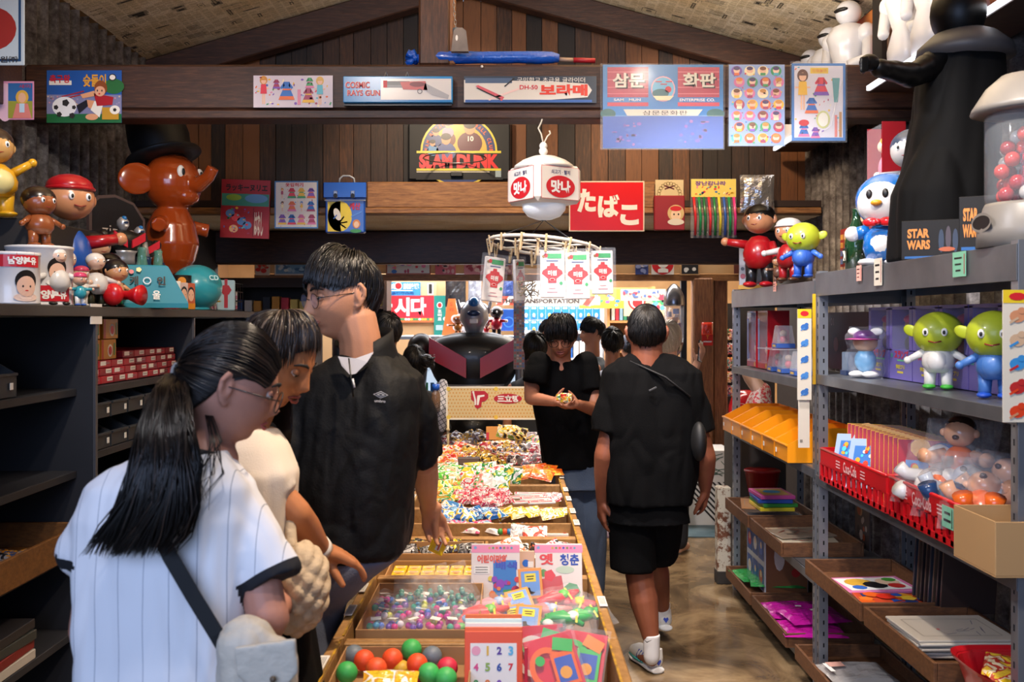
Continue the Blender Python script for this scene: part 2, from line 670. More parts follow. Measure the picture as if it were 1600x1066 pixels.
# plank gable wall
m=MB()
x=XL
r_=random.Random(3)
while x<XR:
 w=r_.uniform(.085,.12)
 x1=min(x+w,XR)
 def ztop(xx):
  return ZE+(ZP-ZE)*((xx-XL)/(XP-XL)if xx<XP else(XR-xx)/(XR-XP))+.02
 y=YB+r_.uniform(0,.012)
 z0=2.36
 t0,t1=ztop(x),ztop(x1-.004)
 vs=[(x,y,z0),(x1-.004,y,z0),(x1-.004,y,t1),(x,y,t0)]
 vs+=[(a,b+.025,c)for a,b,c in vs]
 m.add(vs,[(0,1,2,3),(7,6,5,4),(0,4,5,1),(1,5,6,2),(2,6,7,3),(3,7,4,0)],M_plank)
 x=x1
m.box(((XL+XR)/2,YB+.05,3.1),(XR-XL,.03,1.4),mat('#0d0807',.9))
struct(m,'wall_back')

# newspaper ceiling: two slopes papered with overlapping sheets
for side,nm in((-1,'ceiling'),(1,'ceiling_right_slope')):
 m=MB()
 xe=XL if side<0 else XR
 L=sqrt((xe-XP)**2+(ZP-ZE)**2)
 ux=Vector((xe-XP,0,ZE-ZP)).normalized()
 def cpt(s,y,d=0.):
  nrm=Vector((-ux.z*side,0,ux.x*side))*-1
  if nrm.z>0:nrm=-nrm
  return Vector((XP,y,ZP))+ux*s+nrm*d
 vs=[cpt(-.0,-.8),cpt(L+.1,-.8),cpt(L+.1,YB+.02),cpt(0,YB+.02)]
 vs+=[v+Vector((0,0,.05))for v in vs]
 m.add(vs,[(0,1,2,3),(7,6,5,4),(0,4,5,1),(1,5,6,2),(2,6,7,3),(3,7,4,0)],mat('#7a5c36',.9))
 base=m.build(nm,None,kind='structure',origin=(0,0,0))
 # the papers lie flat in their own frame so that the print follows the slope
 pm=MB()
 q=random.Random(5+side)
 ink=mat('#2b2721',.8);grey=mat('#6f675a',.8,var=('#a89a80',30,.2));pap=mat('#d9c8a2',.8);txt=mat('#b3a17c',.8)
 def local(s,y,d):return(s,y,d)
 yy=3.4
 k=0
 while yy<YB:
  hgt=q.uniform(.50,.58)
  ss=q.uniform(-.2,0)
  while ss<L:
   wd=q.uniform(.36,.42)
   a0,a1,b0,b1=max(ss,0),min(ss+wd,L),yy,min(yy+hgt,YB)
   if a1-a0>.05 and b1-b0>.05:
    z=.001+.0006*(k%3)
    pm.add([(a0,b0,z),(a1,b0,z),(a1,b1,z),(a0,b1,z)],[(0,1,2,3)],M_news)
    cw=(a1-a0)/7
    for ci in range(7):  # columns of fine print
     y_=b0+.012
     while y_<b1-.02:
      bh=q.uniform(.012,.05)
      if q.random()<.86:
       nl=max(1,int(bh/.0075))
       for li in range(nl):pm.rect(a0+(ci+.5)*cw,y_+li*.0075+.003,cw*q.uniform(.7,.86),.0034,txt,z+.0005)
      y_+=bh+.006
    # masthead bars, pictures and boxed advertisements
    for _ in range(8):
     w2,h2=q.uniform(.03,.12),q.uniform(.012,.07)
     cx,cy=q.uniform(a0+w2/2,max(a1-w2/2,a0+w2/2)),q.uniform(b0+h2/2,max(b1-h2/2,b0+h2/2))
     kind=q.random()
     if kind<.3:
      pm.rect(cx,cy,min(w2,a1-a0),h2,grey,z+.0008)
      pm.rect(cx,cy,w2*.6,h2*.5,ink,z+.0012)
     elif kind<.5:
      pm.rect(cx,cy,.022,h2+.03,ink,z+.0008)
      for u in range(5):
       pm.rect(cx,cy-h2/2+u*(h2+.02)/5,.012,.008,pap,z+.0014)
     elif kind<.75:
      for u in range(4):
       pm.rect(cx+q.uniform(-.004,.004),cy-.03+u*.02,w2,.006,ink,z+.0008)
     else:
      pm.rect(cx,cy,w2,h2,ink,z+.0008);pm.rect(cx,cy,w2-.006,h2-.006,pap,z+.0012)
      pm.disc(cx,cy,min(w2,h2)*.3,grey,z+.0016,n=12)
   ss+=wd-.01
   k+=1
  yy+=hgt-.01
 o=pm.build('ceiling_paper',base)
 ez=Vector((0,1,0)).cross(ux)if side>0 else ux.cross(Vector((0,1,0)))
 nrm=ux.cross(Vector((0,1,0)))
 M=Matrix(((ux.x,0,nrm.x,XP),(ux.y,1,nrm.y,0),(ux.z,0,nrm.z,ZP),(0,0,0,1)))
 if nrm.z>0:  # print must face down into the room
  M=Matrix(((ux.x,0,-nrm.x,XP),(ux.y,1,-nrm.y,0),(ux.z,0,-nrm.z,ZP),(0,0,0,1)))
 o.matrix_local=M

# truss rafters on the gable
def bar(m,a,b,w,h,mt,bev=.008):
 a,b=Vector(a),Vector(b)
 d=(b-a)
 M=Matrix.Translation((a+b)/2)@d.to_track_quat('X','Z').to_matrix().to_4x4()
 m.box((0,0,0),(d.length,w,h),mt,bev=bev,T=M)
m=MB();bar(m,(XL,6.6,ZE-.10),(XP,6.6,ZP-.10),.12,.17,M_beam);struct(m,'beam_rafter_left')
m=MB();bar(m,(XR,6.6,ZE-.10),(XP,6.6,ZP-.10),.12,.17,M_beam);struct(m,'beam_rafter_right')
# cross beam with its post
m=MB()
m.box(((XL+2.0)/2,5.0,2.79),(2.0-XL,.17,.225),M_beam,bev=.012)
m.box(((XL+2.0)/2,4.985,2.655),(2.0-XL,.15,.045),M_beam,bev=.006)
struct(m,'beam_cross')
m=MB();m.box((-.375,5.0,3.43),(.155,.15,1.056),M_beamv,bev=.01)
m.box((-.29,4.985,3.43),(.035,.11,1.056),M_col,bev=.01)  # lighter wood strip puts the lit right side of the post into colour
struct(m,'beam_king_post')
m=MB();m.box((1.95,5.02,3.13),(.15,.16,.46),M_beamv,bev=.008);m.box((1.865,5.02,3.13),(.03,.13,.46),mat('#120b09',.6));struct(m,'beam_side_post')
# boards at the foot of the planks, papered soffit and the dark lintel over the passage
m=MB();m.box((.02,6.35,2.435),(1.86,.05,.165),M_pale,bev=.006);struct(m,'trim_3')
m=MB();m.box((-.2,6.37,2.335),(4.36,.09,.04),M_pale,bev=.006);struct(m,'trim_4')
m=MB();m.box((-.2,6.5,2.38),(4.36,.34,.04),mat('#2b1a11',.7));struct(m,'trim_5')
pm=MB()
pm.box((0,0,.012),(4.4,1.15,.02),mat('#5a4630',.8))
q=random.Random(9)
x=-2.2
while x<2.2:
 w=q.uniform(.35,.45)
 for y0 in(-.57,.0):
  pm.add([(x,y0,0),(min(x+w,2.2),y0,0),(min(x+w,2.2),y0+.57,0),(x,y0+.57,0)],[(0,3,2,1)],M_news)
 x+=w
o=pm.build('ceiling_soffit',None,kind='structure',origin=(0,0,0));o.location=(-.2,6.97,2.312)
m=MB();m.box((-.2,7.5,2.18),(4.4,.12,.245),M_beam,bev=.01)
struct(m,'beam_lintel')
# passage sides
m=MB();m.box((-2.3,7.1,1.15),(.2,.8,2.3),mat('#1a120e',.7));struct(m,'wall_passage_left')
m=MB();m.box((2.06,7.1,1.15),(.1,.8,2.3),mat('#2a1c14',.7));struct(m,'wall_passage_right')

# inner shop
m=MB()
m.box((.2,12.6,1.45),(8,.1,2.9),mat('#c9a274',.7,var=('#b08a5c',3,.2)));struct(m,'wall_inner_back')
m=MB();m.box((-3.6,10.1,1.45),(.1,5.2,2.9),mat('#a98660',.7));struct(m,'wall_inner_left')
m=MB();m.box((3.9,10.1,1.45),(.1,5.2,2.9),mat('#d9b98c',.7));struct(m,'wall_inner_right')
m=MB();m.box((.2,10.1,2.95),(8,5.2,.1),mat('#d8cdbb',.8));struct(m,'ceiling_inner_shop')
m=MB();m.box((-3.0,7.55,1.5),(1.3,.1,3),mat('#1a120e',.7));m.box((3.05,7.55,1.5),(1.9,.1,3),mat('#2a1c14',.7));m.box((-.2,7.58,2.6),(4.6,.1,.62),mat('#1a120e',.7));struct(m,'wall_divider')
m=MB();m.box((-.1,8.6,2.19),(4.2,.06,.3),mat('#d9b384',.6,var=('#c79a66',4,.2)));m.box((-.1,8.61,2.005),(4.2,.1,.055),M_pale);struct(m,'beam_header')
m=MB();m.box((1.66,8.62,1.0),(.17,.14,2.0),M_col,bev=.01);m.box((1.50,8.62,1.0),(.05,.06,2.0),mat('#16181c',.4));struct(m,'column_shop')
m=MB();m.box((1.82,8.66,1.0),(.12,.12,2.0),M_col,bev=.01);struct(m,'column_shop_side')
# ---------------------------------------------------------------- sheets, signs and hung goods
WHITE=mat('#e9e6e0',.45);OFFW=mat('#d8cfbd',.5);BLACK=mat('#141416',.45);RED=mat('#c8232b',.4)
INK=mat('#23201f',.6)
CLEAR=mat('#f4f8ff',.1,alpha=.045,spec=.6)
CLEARW=mat('#f4f8ff',.22,alpha=.07,spec=.4)
STEEL=mat('#9a9da2',.35,metal=.9);DSTEEL=mat('#4c4e52',.4,metal=.7)
def gl(c,r=.35):return mat(c,r)

class Sheet:
 """a flat or boxed print measured off the photograph, standing at distance Y and facing the viewer"""
 def __init__(s,x0,y0,x1,y1,Y,m,th=.003,yaw=0.,roll=0.,pitch=0.,bev=.0):
  s.cx,s.cy,s.k=(x0+x1)/2,(y0+y1)/2,Y/F
  s.w,s.h=(x1-x0)*s.k,(y1-y0)*s.k
  s.th=th
  c=P(s.cx,s.cy,Y)
  s.mb=MB(frame(c,yaw,pitch,roll))
  s.mb.box((0,0,-th/2),(s.w,s.h,th),m,bev=bev)
 def X(s,px):return(px-s.cx)*s.k
 def Yv(s,py):return(s.cy-py)*s.k
 def rect(s,x0,y0,x1,y1,m,l=1,ang=0):
  s.mb.rect(s.X((x0+x1)/2),s.Yv((y0+y1)/2),abs(x1-x0)*s.k,abs(y1-y0)*s.k,m,l*.0007,ang=ang);return s
 def disc(s,x,y,rx,ry,m,l=1,ang=0,n=20):
  s.mb.disc(s.X(x),s.Yv(y),rx*s.k,m,l*.0007,ry=ry*s.k,n=n,ang=ang);return s
 def ring(s,x,y,rx,ry,w,m,l=1):
  s.mb.ring(s.X(x),s.Yv(y),rx*s.k,w*s.k,m,l*.0007,ry=ry*s.k);return s
 def poly(s,pts,m,l=1):
  s.mb.flat([(s.X(a),s.Yv(b))for a,b in pts],m,l*.0007);return s
 def text(s,t,x0,y0,x1,y1,m,l=2,bold=.0,ang=0):
  s.mb.text(t,s.X((x0+x1)/2),s.Yv((y0+y1)/2),abs(x1-x0)*s.k,abs(y1-y0)*s.k,m,l*.0007,bold=bold,ang=ang);return s
 def build(s,*a,**k):return s.mb.build(*a,**k)

PAL=['#d8344a','#2f6fc0','#e8b93a','#3f9d62','#d977a8','#7e56b5','#e2703a','#56b3c9','#f0e3b8','#a23b5e']
def dress(sh,x,y,s,q,l=2):
 c1,c2=gl(q.choice(PAL)),gl(q.choice(PAL))
 sh.poly([(x-.16*s,y-.5*s),(x+.16*s,y-.5*s),(x+.2*s,y-.1*s),(x+.42*s,y+.42*s),(x-.42*s,y+.42*s),(x-.2*s,y-.1*s)],c1,l)
 sh.poly([(x-.35*s,y+.25*s),(x+.35*s,y+.25*s),(x+.42*s,y+.44*s),(x-.42*s,y+.44*s)],c2,l+1)
 sh.poly([(x-.16*s,y-.46*s),(x-.34*s,y-.2*s),(x-.26*s,y-.12*s),(x-.1*s,y-.3*s)],c1,l)
 sh.poly([(x+.16*s,y-.46*s),(x+.34*s,y-.2*s),(x+.26*s,y-.12*s),(x+.1*s,y-.3*s)],c1,l)
 sh.rect(x-.2*s,y-.14*s,x+.2*s,y-.06*s,c2,l+1)
def girl(sh,x,y,s,q,l=2):
 sk,hr,c=gl('#e8b99a'),gl(q.choice(['#c98a3a','#5a3423','#3d7fc4','#d6a94a'])),gl(q.choice(PAL))
 sh.disc(x,y-.36*s,.13*s,.15*s,hr,l);sh.disc(x,y-.33*s,.085*s,.1*s,sk,l+1)
 sh.rect(x-.09*s,y-.36*s,x+.09*s,y-.42*s,hr,l+2)
 sh.rect(x-.05*s,y+.05*s,x-.01*s,y+.45*s,sk,l);sh.rect(x+.01*s,y+.05*s,x+.05*s,y+.45*s,sk,l)
 sh.rect(x-.18*s,y-.1*s,x+.18*s,y-.06*s,sk,l)
 sh.poly([(x-.09*s,y-.22*s),(x+.09*s,y-.22*s),(x+.11*s,y+.1*s),(x-.11*s,y+.1*s)],c,l+1)
def bits(sh,x0,y0,x1,y1,n,q,s=3,l=2):
 for _ in range(n):
  a,b=q.uniform(x0,x1),q.uniform(y0,y1)
  u=q.uniform(.5,1)*s
  if q.random()<.5:sh.disc(a,b,u,u*q.uniform(.5,1),gl(q.choice(PAL)),l,n=8)
  else:sh.rect(a-u,b-u*.5,a+u,b+u*.5,gl(q.choice(PAL)),l,ang=q.uniform(0,90))
def paper_dolls(sh,x0,y0,x1,y1,rows,cols,q,l=2):
 dx,dy=(x1-x0)/cols,(y1-y0)/rows
 for i in range(rows):
  for j in range(cols):
   x,y=x0+(j+.5)*dx,y0+(i+.5)*dy
   s=min(dx*1.1,dy*.92)
   (girl if q.random()<.3 else dress)(sh,x+q.uniform(-.05,.05)*dx,y,s,q,l)
 bits(sh,x0,y0,x1,y1,rows*cols*3,q,s=min(dx,dy)*.08,l=l)

YBF=4.90
q=random.Random(21)
# enamel sign high on the left wall
s=Sheet(-58,-14,38,102,4.25,gl('#a9b6c0',.3),th=.006,bev=.002)
s.rect(-52,-8,33,96,gl('#1d3f66'));s.rect(-48,-4,29,92,gl('#a9b6c0',.3),2)
s.disc(-12,45,38,34,gl('#8e2a26'),3);s.text('미원㈜',-12,88,28,98,INK,4,.02)
s.build('enamel_sign',label='square white enamel sign with a large dark red disc, high on left wall',cat='sign')
s=Sheet(2,127,53,187,4.62,gl('#d690b4'),th=.002)
s.disc(8,160,14,30,gl('#e6bccf'));s.rect(13,130,51,185,gl('#3467a5'),2);s.rect(13,158,51,185,gl('#9a9a3c'),3)
s.text('새미',30,132,48,138,RED,4);s.disc(35,152,10,11,gl('#d9aa45'),4);s.disc(35,153,6,8,gl('#e5b28f'),5)
s.poly([(26,162),(44,162),(50,185),(20,185)],gl('#d9827a'),5);s.rect(31,162,39,176,gl('#bcd6e8'),6)
s.build('notebook_cover',label='pink notebook cover with a blond girl, at the end of the wall rail',cat='poster')

s=Sheet(73,110,190,192,YBF,gl('#2456a8'),th=.003)
s.rect(73,148,190,178,gl('#7c7fa8'),1);s.rect(73,178,190,192,gl('#22663c'),1);s.disc(178,135,16,12,gl('#2b6a3a'),1)
for i in range(60):s.disc(q.uniform(75,188),q.uniform(150,164),1.6,1.4,gl(q.choice(['#c98fa0','#9a8fb8','#c9b0a0'])),2,n=6)
s.text('슛돌이',130,116,166,136,gl('#e0a238'),4,.03);s.rect(77,126,112,133,WHITE,2);s.text('축구왕',78,117,110,130,RED,4,.03)
s.rect(96,146,132,148,gl('#a02c3c'),3,ang=14);s.rect(100,150,130,152,gl('#a02c3c'),3,ang=14)
s.disc(176,121,6,5.5,INK,3);s.disc(176,121,4.5,4,WHITE,4)
s.disc(101,167,19,15.5,gl('#e6e8ec'),4,n=28)
for a,b,r in((103,161,6),(88,168,4),(93,179,4.5),(113,181,5),(116,168,3.5)):s.disc(a,b,r,r,INK,5,n=5)
s.poly([(120,165),(136,156),(138,166),(124,178)],gl('#20202a'),5)
s.poly([(148,158),(162,162),(156,184),(142,172)],WHITE,5);s.poly([(136,156),(150,158),(146,172),(138,168)],gl('#d99a75'),4)
s.poly([(147,146),(178,152),(176,164),(152,166)],gl('#a8202c'),6);s.poly([(126,148),(148,142),(150,150),(130,154)],gl('#dba07a'),6)
s.disc(158,138,10,12,gl('#8a4a24'),7);s.disc(157,143,8,8,gl('#e0a98a'),8)
s.disc(153,142,1,1.8,INK,9,n=8);s.disc(160,142,1,1.8,INK,9,n=8);s.disc(156,147,1.6,1.2,RED,9,n=8)
s.disc(144,183,10,5,gl('#dba07a'),6);s.rect(160,168,186,187,gl('#c2932e'),6);s.disc(180,172,8,7,WHITE,7);s.disc(180,172,3,3,INK,8,n=5)
s.build('football_poster',label='blue poster of a boy sliding at a football, left end of the cross beam',cat='poster')

s=Sheet(396,118,520,168,YBF,gl('#cfc6d2'),th=.002)
girl(s,412,142,46,q);girl(s,500,143,46,q);dress(s,448,143,30,q,3);dress(s,482,150,24,q);dress(s,484,130,17,q);dress(s,432,132,15,q);s.rect(465,140,470,164,gl('#d98aa5'),3)
bits(s,399,120,517,166,45,q,2.4)
s.build('paper_doll_sheet',label='white paper doll strip left of the toy gun box on the cross beam',cat='poster',group='paper doll sheets')

s=Sheet(536,119,707,160,YBF-.05,gl('#2b86c9',.25),th=.05,bev=.003)
s.rect(595,123,705,156,gl('#dcd9d6',.25));s.text('COSMIC',540,128,578,138,RED,3,.03);s.text('RAYS GUN',543,141,594,150,RED,3,.03)
s.text('COSMIC',539.3,127.4,577.3,137.4,WHITE,2,.05);s.text('RAYS GUN',542.3,140.4,593.3,149.4,WHITE,2,.05)
s.rect(601,127,640,133,gl('#6c6f74'),3);s.rect(599,126,605,137,RED,4);s.rect(604,133,640,137,gl('#8c8f94'),3)
s.poly([(625,128),(665,127),(668,141),(630,140)],gl('#c45a5a'),4);s.disc(652,132,12,4,gl('#7a3038'),5)
s.poly([(664,130),(672,134),(702,149),(700,155),(676,149),(662,140)],gl('#a8a8ac'),4);s.ring(656,143,4,4,1.2,gl('#6a6a6e'),5)
o=s.build('toy_gun_box',label='long blue boxed toy ray gun with a white picture panel, wired to the cross beam',cat='toy box')
s2=Sheet(537,162,706,165,YBF-.03,gl('#16181e'),th=.02);s2.build('box_underside',parent=o)
for px in(601,634):
 w=MB();w.tube([P(px,119,YBF-.03),P(px+2,112,YBF),P(px+5,119,YBF-.02)],.0012,STEEL,5);w.build('wire_hanger',parent=o)

s=Sheet(725,119,932,161,YBF,gl('#35404f',.3),th=.003)
s.poly([(725,125),(860,127),(918,131),(925,141),(918,152),(860,156),(725,160)],gl('#d9d4cc',.3))
s.rect(727,122,800,130,gl('#4a5e7c'),2);s.text('국민학교 초급용 글라이더',808,121,914,129,WHITE,2);s.text('DH-50',812,133,840,140,RED,3,.02)
s.text('보라매',843,132,918,150,gl('#d8402c'),3,.05)
s.poly([(743,135),(747,133),(788,152),(784,158)],gl('#cf5a64'),3);s.poly([(746,137),(782,154),(781,156),(744,138)],INK,4);s.rect(786,128,806,130,INK,4,ang=40);s.rect(762,146,812,149,gl('#e9c9c4'),3,ang=20)
s.rect(727,156,925,160,gl('#3760a4'),2)
s.build('glider_kit',label='flat navy and white glider kit pack with big orange Korean letters on the cross beam',cat='toy kit')

# plastic-bagged drawing folder
s=Sheet(942,101,1130,232,YBF-.005,gl('#2f79b8',.3),th=.006)
for x0,x1,t in((949,1013,'삼문'),(1059,1124,'화판')):
 s.rect(x0,105,x1,152,gl('#b03a50'));s.rect(x0,160,x1,166,gl('#c2404e'),1)
 for yy in(112,124,136,146):s.rect(x0,yy,x1,yy+1.2,gl('#d77a86'),2)
 s.text(t,x0+10,115.5,x1-4,138.5,INK,3,.04);s.text(t,x0+8,114,x1-6,137,gl('#dad3c5'),4,.03)
s.disc(1036,139,19,20,gl('#e0a7b4'));s.disc(1036,139,17,18,gl('#6db4d6'),2);s.disc(1032,146,13,7,gl('#2c6a70'),3);s.disc(1044,140,5,5,RED,3);s.poly([(1020,150),(1053,150),(1046,157),(1026,157)],gl('#e2d8b0'),4)
for a in range(3):s.rect(1024+a*8,127+a%2*4,1034+a*8,128.5+a%2*4,RED,4)
s.text('SAM   MUN',959,154,1001,158,WHITE,2,.02);s.text('ENTERPRISE CO.',1062,154,1117,158.5,WHITE,2,.02)
s.poly([(974,171),(1098,171),(1090,181),(980,181)],OFFW,2);s.text('삼문문화판',1004,173,1074,180,INK,3);s.rect(942,182,1130,231,gl('#2a55a8',.3),2)
s.disc(950,178,12,8,gl('#2d5f58'));s.disc(1118,178,14,8,gl('#2d5f58'))
for _ in range(46):s.disc(q.choice([q.uniform(958,1000),q.uniform(1062,1105)]),q.uniform(188,226),q.uniform(1.5,5),q.uniform(1,3),gl(q.choice(['#5c4fa0','#7c54a8','#3c62b4','#8a5c9c'])),3,n=9)
o=s.build('drawing_folder',label='big blue folder in a plastic sleeve with four large Korean letters, on the beam',cat='folder')
c=Sheet(938,99,1133,181,YBF-.014,CLEAR,th=.001);c.rect(942,180,1131,182,CLEARW,1);c.build('plastic_sleeve',parent=o)
c=Sheet(938,181,1132,234,YBF-.02,CLEARW,th=.001);c.build('sleeve_pocket',parent=o)

s=Sheet(1139,101,1226,228,YBF-.005,gl('#8fa8d8',.3),th=.003)
for i in range(7):
 for j in range(4):
  x,y=1151+j*20.5+(i%2)*4,111+i*17.5
  s.disc(x,y,8.5,8,gl(q.choice(PAL)));s.disc(x,y-1,5,5,gl(q.choice(['#e7b89b','#efc9b0'])),2);s.disc(x,y-4,5,3,gl(q.choice(['#7a4a2a','#c98a3a','#4a3a68','#d8803a'])),3);s.rect(x-4,y+3,x+4,y+7,gl(q.choice(PAL)),3)
bits(s,1142,104,1223,225,60,q,2)
o=s.build('badge_sticker_sheet',label='pale blue sheet of many round face stickers, next to the big blue folder',cat='sticker sheet')
Sheet(1137,100,1227,229,YBF-.012,CLEAR,th=.001).build('plastic_sleeve',parent=o)
s=Sheet(1237,99,1321,220,YBF-.005,gl('#3d79bd',.3),th=.003)
s.rect(1241,103,1317,215,gl('#d3d2dd'));s.rect(1266,106,1294,115,gl('#e0c23c'),2);s.text('인형놀이',1269,108,1291,113,RED,3)
girl(s,1254,142,66,q,3);dress(s,1283,136,30,q);dress(s,1268,166,26,q);s.disc(1286,187,11,14,gl('#c9cd8a'),2);s.disc(1286,187,8,11,gl('#e6e6da'),3)
s.poly([(1300,122),(1312,122),(1309,160),(1303,160)],gl('#5a9aa0'),3);dress(s,1256,204,22,q);s.disc(1256,192,8,5,RED,3);dress(s,1274,208,18,q);s.rect(1304,180,1308,214,gl('#d9827a'),3);s.rect(1311,175,1315,214,gl('#b48a5a'),3)
bits(s,1243,105,1315,213,40,q,2)
o=s.build('paper_doll_sheet',label='tall blue bordered paper doll sheet in a shiny sleeve, rightmost sheet on the cross beam',cat='poster',group='paper doll sheets')
c=MB(frame(P(1279,159,YBF-.012)));c.box((0,0,0),(.28,.40,.001),CLEAR);c.tube([(.12,.1,.002),(.08,-.02,.004),(.06,-.12,.003),(-.0,-.16,.002)],.004,CLEARW,5);c.build('plastic_sleeve',parent=o)

# bundle, brown bell and pins on the beam
t=thing('tarpaulin_roll','shiny blue rolled plastic sheet lying along the top of the cross beam','roll',P(632,100,4.97))
m=MB();bl=mat('#0d55c2',.22,coat=.6,bump=(30,.8))
pts=[P(x,y,4.96+.01*sin(x))+Vector((0,0,0))for x,y in((650,92),(668,90),(690,89),(720,90),(750,90),(780,90),(810,89.5),(840,90),(862,90),(874,91))]
m.tube(pts,[.02,.03,.034,.033,.03,.031,.03,.032,.03,.02],bl,12)
for a in range(9):
 th=a*2.4
 m.tube([P(651,91,4.96),P(651,91,4.96)+Vector((-.03-.02*sin(a),.02*cos(th),.034*sin(th)))],[.012,.02],bl,6)
m.build('blue_wrap',parent=t)
m=MB();m.cyl(P(872,93,4.97),P(896,94,4.97),.011,mat('#a58a78',.5),10);m.build('stick',parent=t)
m=MB();m.cyl(P(896,94,4.97),P(930,95,4.97),.013,mat('#a8202c',.35),12);m.build('grip',parent=t)
t=thing('hand_bell','small grey bell hanging by a thin chain beside the king post','bell',P(718,80,4.86))
m=MB();g=mat('#8b7f76',.45,var=('#6b615a',12,.2))
m.prism([(-.042,-.06),(.042,-.06),(.03,.04),(.012,.055),(-.012,.055),(-.03,.04)],.035,g,T=frame(P(719,64,4.86)))
m.disc(-.015,.005,.006,WHITE,.036,ry=.014,T=frame(P(719,64,4.86)))
m.build('bell_body',parent=t)
m=MB();m.cyl(P(713,57,4.86),P(712,44,4.86),.015,mat('#5c6a76',.4),12);m.build('bell_cap',parent=t)
m=MB()
z0=P(712,44,4.86)
for i in range(40):
 c0=z0+Vector((-.01*sin(i*.2),0,.008+i*.021))
 pts=[c0+(Vector((.005*cos(a),0,.014*sin(a)))if i%2 else Vector((0,.005*cos(a),.014*sin(a))))for a in[k*pi/4 for k in range(9)]]
 m.tube(pts,.0016,STEEL,5)
m.build('chain',parent=t)
m=MB()
m.ball(P(753,104,4.9),.007,WHITE,n=10);m.build('push_pin',label='white push pin in the top edge of the cross beam under the blue roll',cat='pin')

# basketball board on the planks
t=thing('basketball_board','black toy basketball board with round team picture and red lettering on the plank wall','toy board',P(718,281,6.6))
s=Sheet(638,185,797,281,6.62,gl('#17181a',.6),th=.02,bev=.008)
s.disc(717,236,60,56,gl('#d9c23a'),1,n=36);s.disc(717,236,57,53,gl('#27386e'),2,n=36);s.disc(717,236,44,42,gl('#c9a93c'),3,n=32)
s.rect(650,237,786,281,gl('#17181a',.6),4)
for i,ch in enumerate('TEAM BUZZER'):
 a=R(184-i*7.2);s.mb.text(ch,s.X(717+50.5*cos(a)),s.Yv(236-47.5*sin(a)),.017,.024,gl('#e0642c'),.0035,bold=.03,ang=math.degrees(a)-90)
for i,ch in enumerate('BASKETBALL CLUB'):
 a=R(98-i*6.9);s.mb.text(ch,s.X(717+50.5*cos(a)),s.Yv(236-47.5*sin(a)),.017,.024,gl('#e0642c'),.0035,bold=.03,ang=math.degrees(a)-90)if ch!=' ' else None
for x,y,k,c in((681,207,.8,'#2c3f78'),(700,196,.7,'#8a86a8'),(697,218,1.2,'#3a4a86'),(734,200,1.5,'#5a1f2c'),(676,224,.7,'#4f86b8')):
 s.disc(x,y+16*k,13*k,12*k,gl(c),5);s.disc(x,y,6*k,7*k,gl('#c98f68'),6);s.disc(x,y-3.5*k,6.6*k,4.6*k,gl('#1e1715'),7)
s.text('10',731,213,740,221,WHITE,8,.03);s.disc(706,218,6,9,gl('#6a3020'),4)
s.rect(651,236,783,239.5,gl('#d9c93a'),7);s.rect(651,263.5,783,267,gl('#d9c93a'),7)
s.text('SLAM DUNK',655,241,779,263.5,gl('#e02424'),8,.06);s.rect(651,268,765,269.5,OFFW,7);s.rect(774,267,783,277,gl('#9fb0b4'),7)
s.build('backboard',parent=t)
m=MB();c=P(711,248,6.42);pts=[c+Vector((.2*cos(a),.2*sin(a)-.02,0))for a in[i*pi/14 for i in range(29)]]
m.tube(pts,.004,STEEL,6);m.box(c+Vector((.0,.19,-.075)),(.08,.05,.03),BLACK,bev=.004);m.build('hoop',parent=t)
# goods pinned over the passage
YF=6.29
s=Sheet(345,281,421,372,YF,gl('#a2242c',.35),th=.02,roll=-2)
s.text('ラッキーヌリエ',352,288,417,299,INK,3,.04);s.rect(346,303,420,322,gl('#3d8a7c'),1);s.disc(400,310,18,7,gl('#5b8fc4'),2);s.disc(365,309,12,5,gl('#8cae3e'),3);s.text('はなし',398,330,412,368,gl('#e8d8c8'),3,.03)
for i in range(5):s.disc(360+i*9%30,334+i*6,7,6,gl(q.choice(['#c9bf9a','#e0b48a','#d84a56','#5d88c0'])),2)
bits(s,350,325,390,366,26,q,2.4,3);s.rect(396,324,397,370,gl('#6a151c'),2)
s.build('red_print_bag',label='red bag of colouring cards with black Japanese heading, left end over the passage',cat='packet')
s=Sheet(429,283,497,357,YF,gl('#3f7ab8',.3),th=.002);s.rect(431,285,495,355,gl('#d6d2d0'));s.text('옷입히기',446,286,474,292,RED,3,.03)
paper_dolls(s,433,292,494,354,3,4,q)
s.build('paper_doll_sheet',label='small blue edged paper doll sheet pinned between the red packet and blue satchel',cat='poster',group='paper doll sheets')
t=thing('toy_satchel','bright blue vinyl satchel with a yellow picture panel, hung over the passage','satchel',P(539,364,YF))
s=Sheet(508,287,570,364,YF-.01,mat('#1652b4',.28,coat=.4),th=.06,bev=.008);s.rect(507,312,571,314,WHITE,2)
s.disc(531,338,19,24,gl('#e8cf2c'),2);s.rect(512,315,532,362,gl('#e8cf2c'),2)
for a in range(8):s.rect(529,336,531,362,WHITE if a%2 else RED,3,ang=a*45+10)
s.disc(527,335,5,10,WHITE,4,ang=20);s.rect(520,338,528,340,gl('#2f5fb0'),5,ang=50);s.text('캐산',546,317,563,328,RED,4,.04);s.disc(557,350,6,7,gl('#d9872c'),3);s.disc(557,351,4,5,gl('#eec8a8'),4);s.disc(556,361,9,3,gl('#3e9448'),4);s.rect(548,334,566,336,gl('#5b8fe0'),4,ang=25)
s.build('satchel_body',parent=t)
s=Sheet(505,285,572,309,YF-.045,mat('#1a58bd',.25,coat=.4),th=.012,bev=.004);s.build('flap',parent=t)
for px in(522,549):
 s=Sheet(px-1,298,px+5,309,YF-.055,STEEL,th=.008,bev=.002);s.disc(px+2,306,3,4,BLACK,2);s.build('buckle',parent=t)
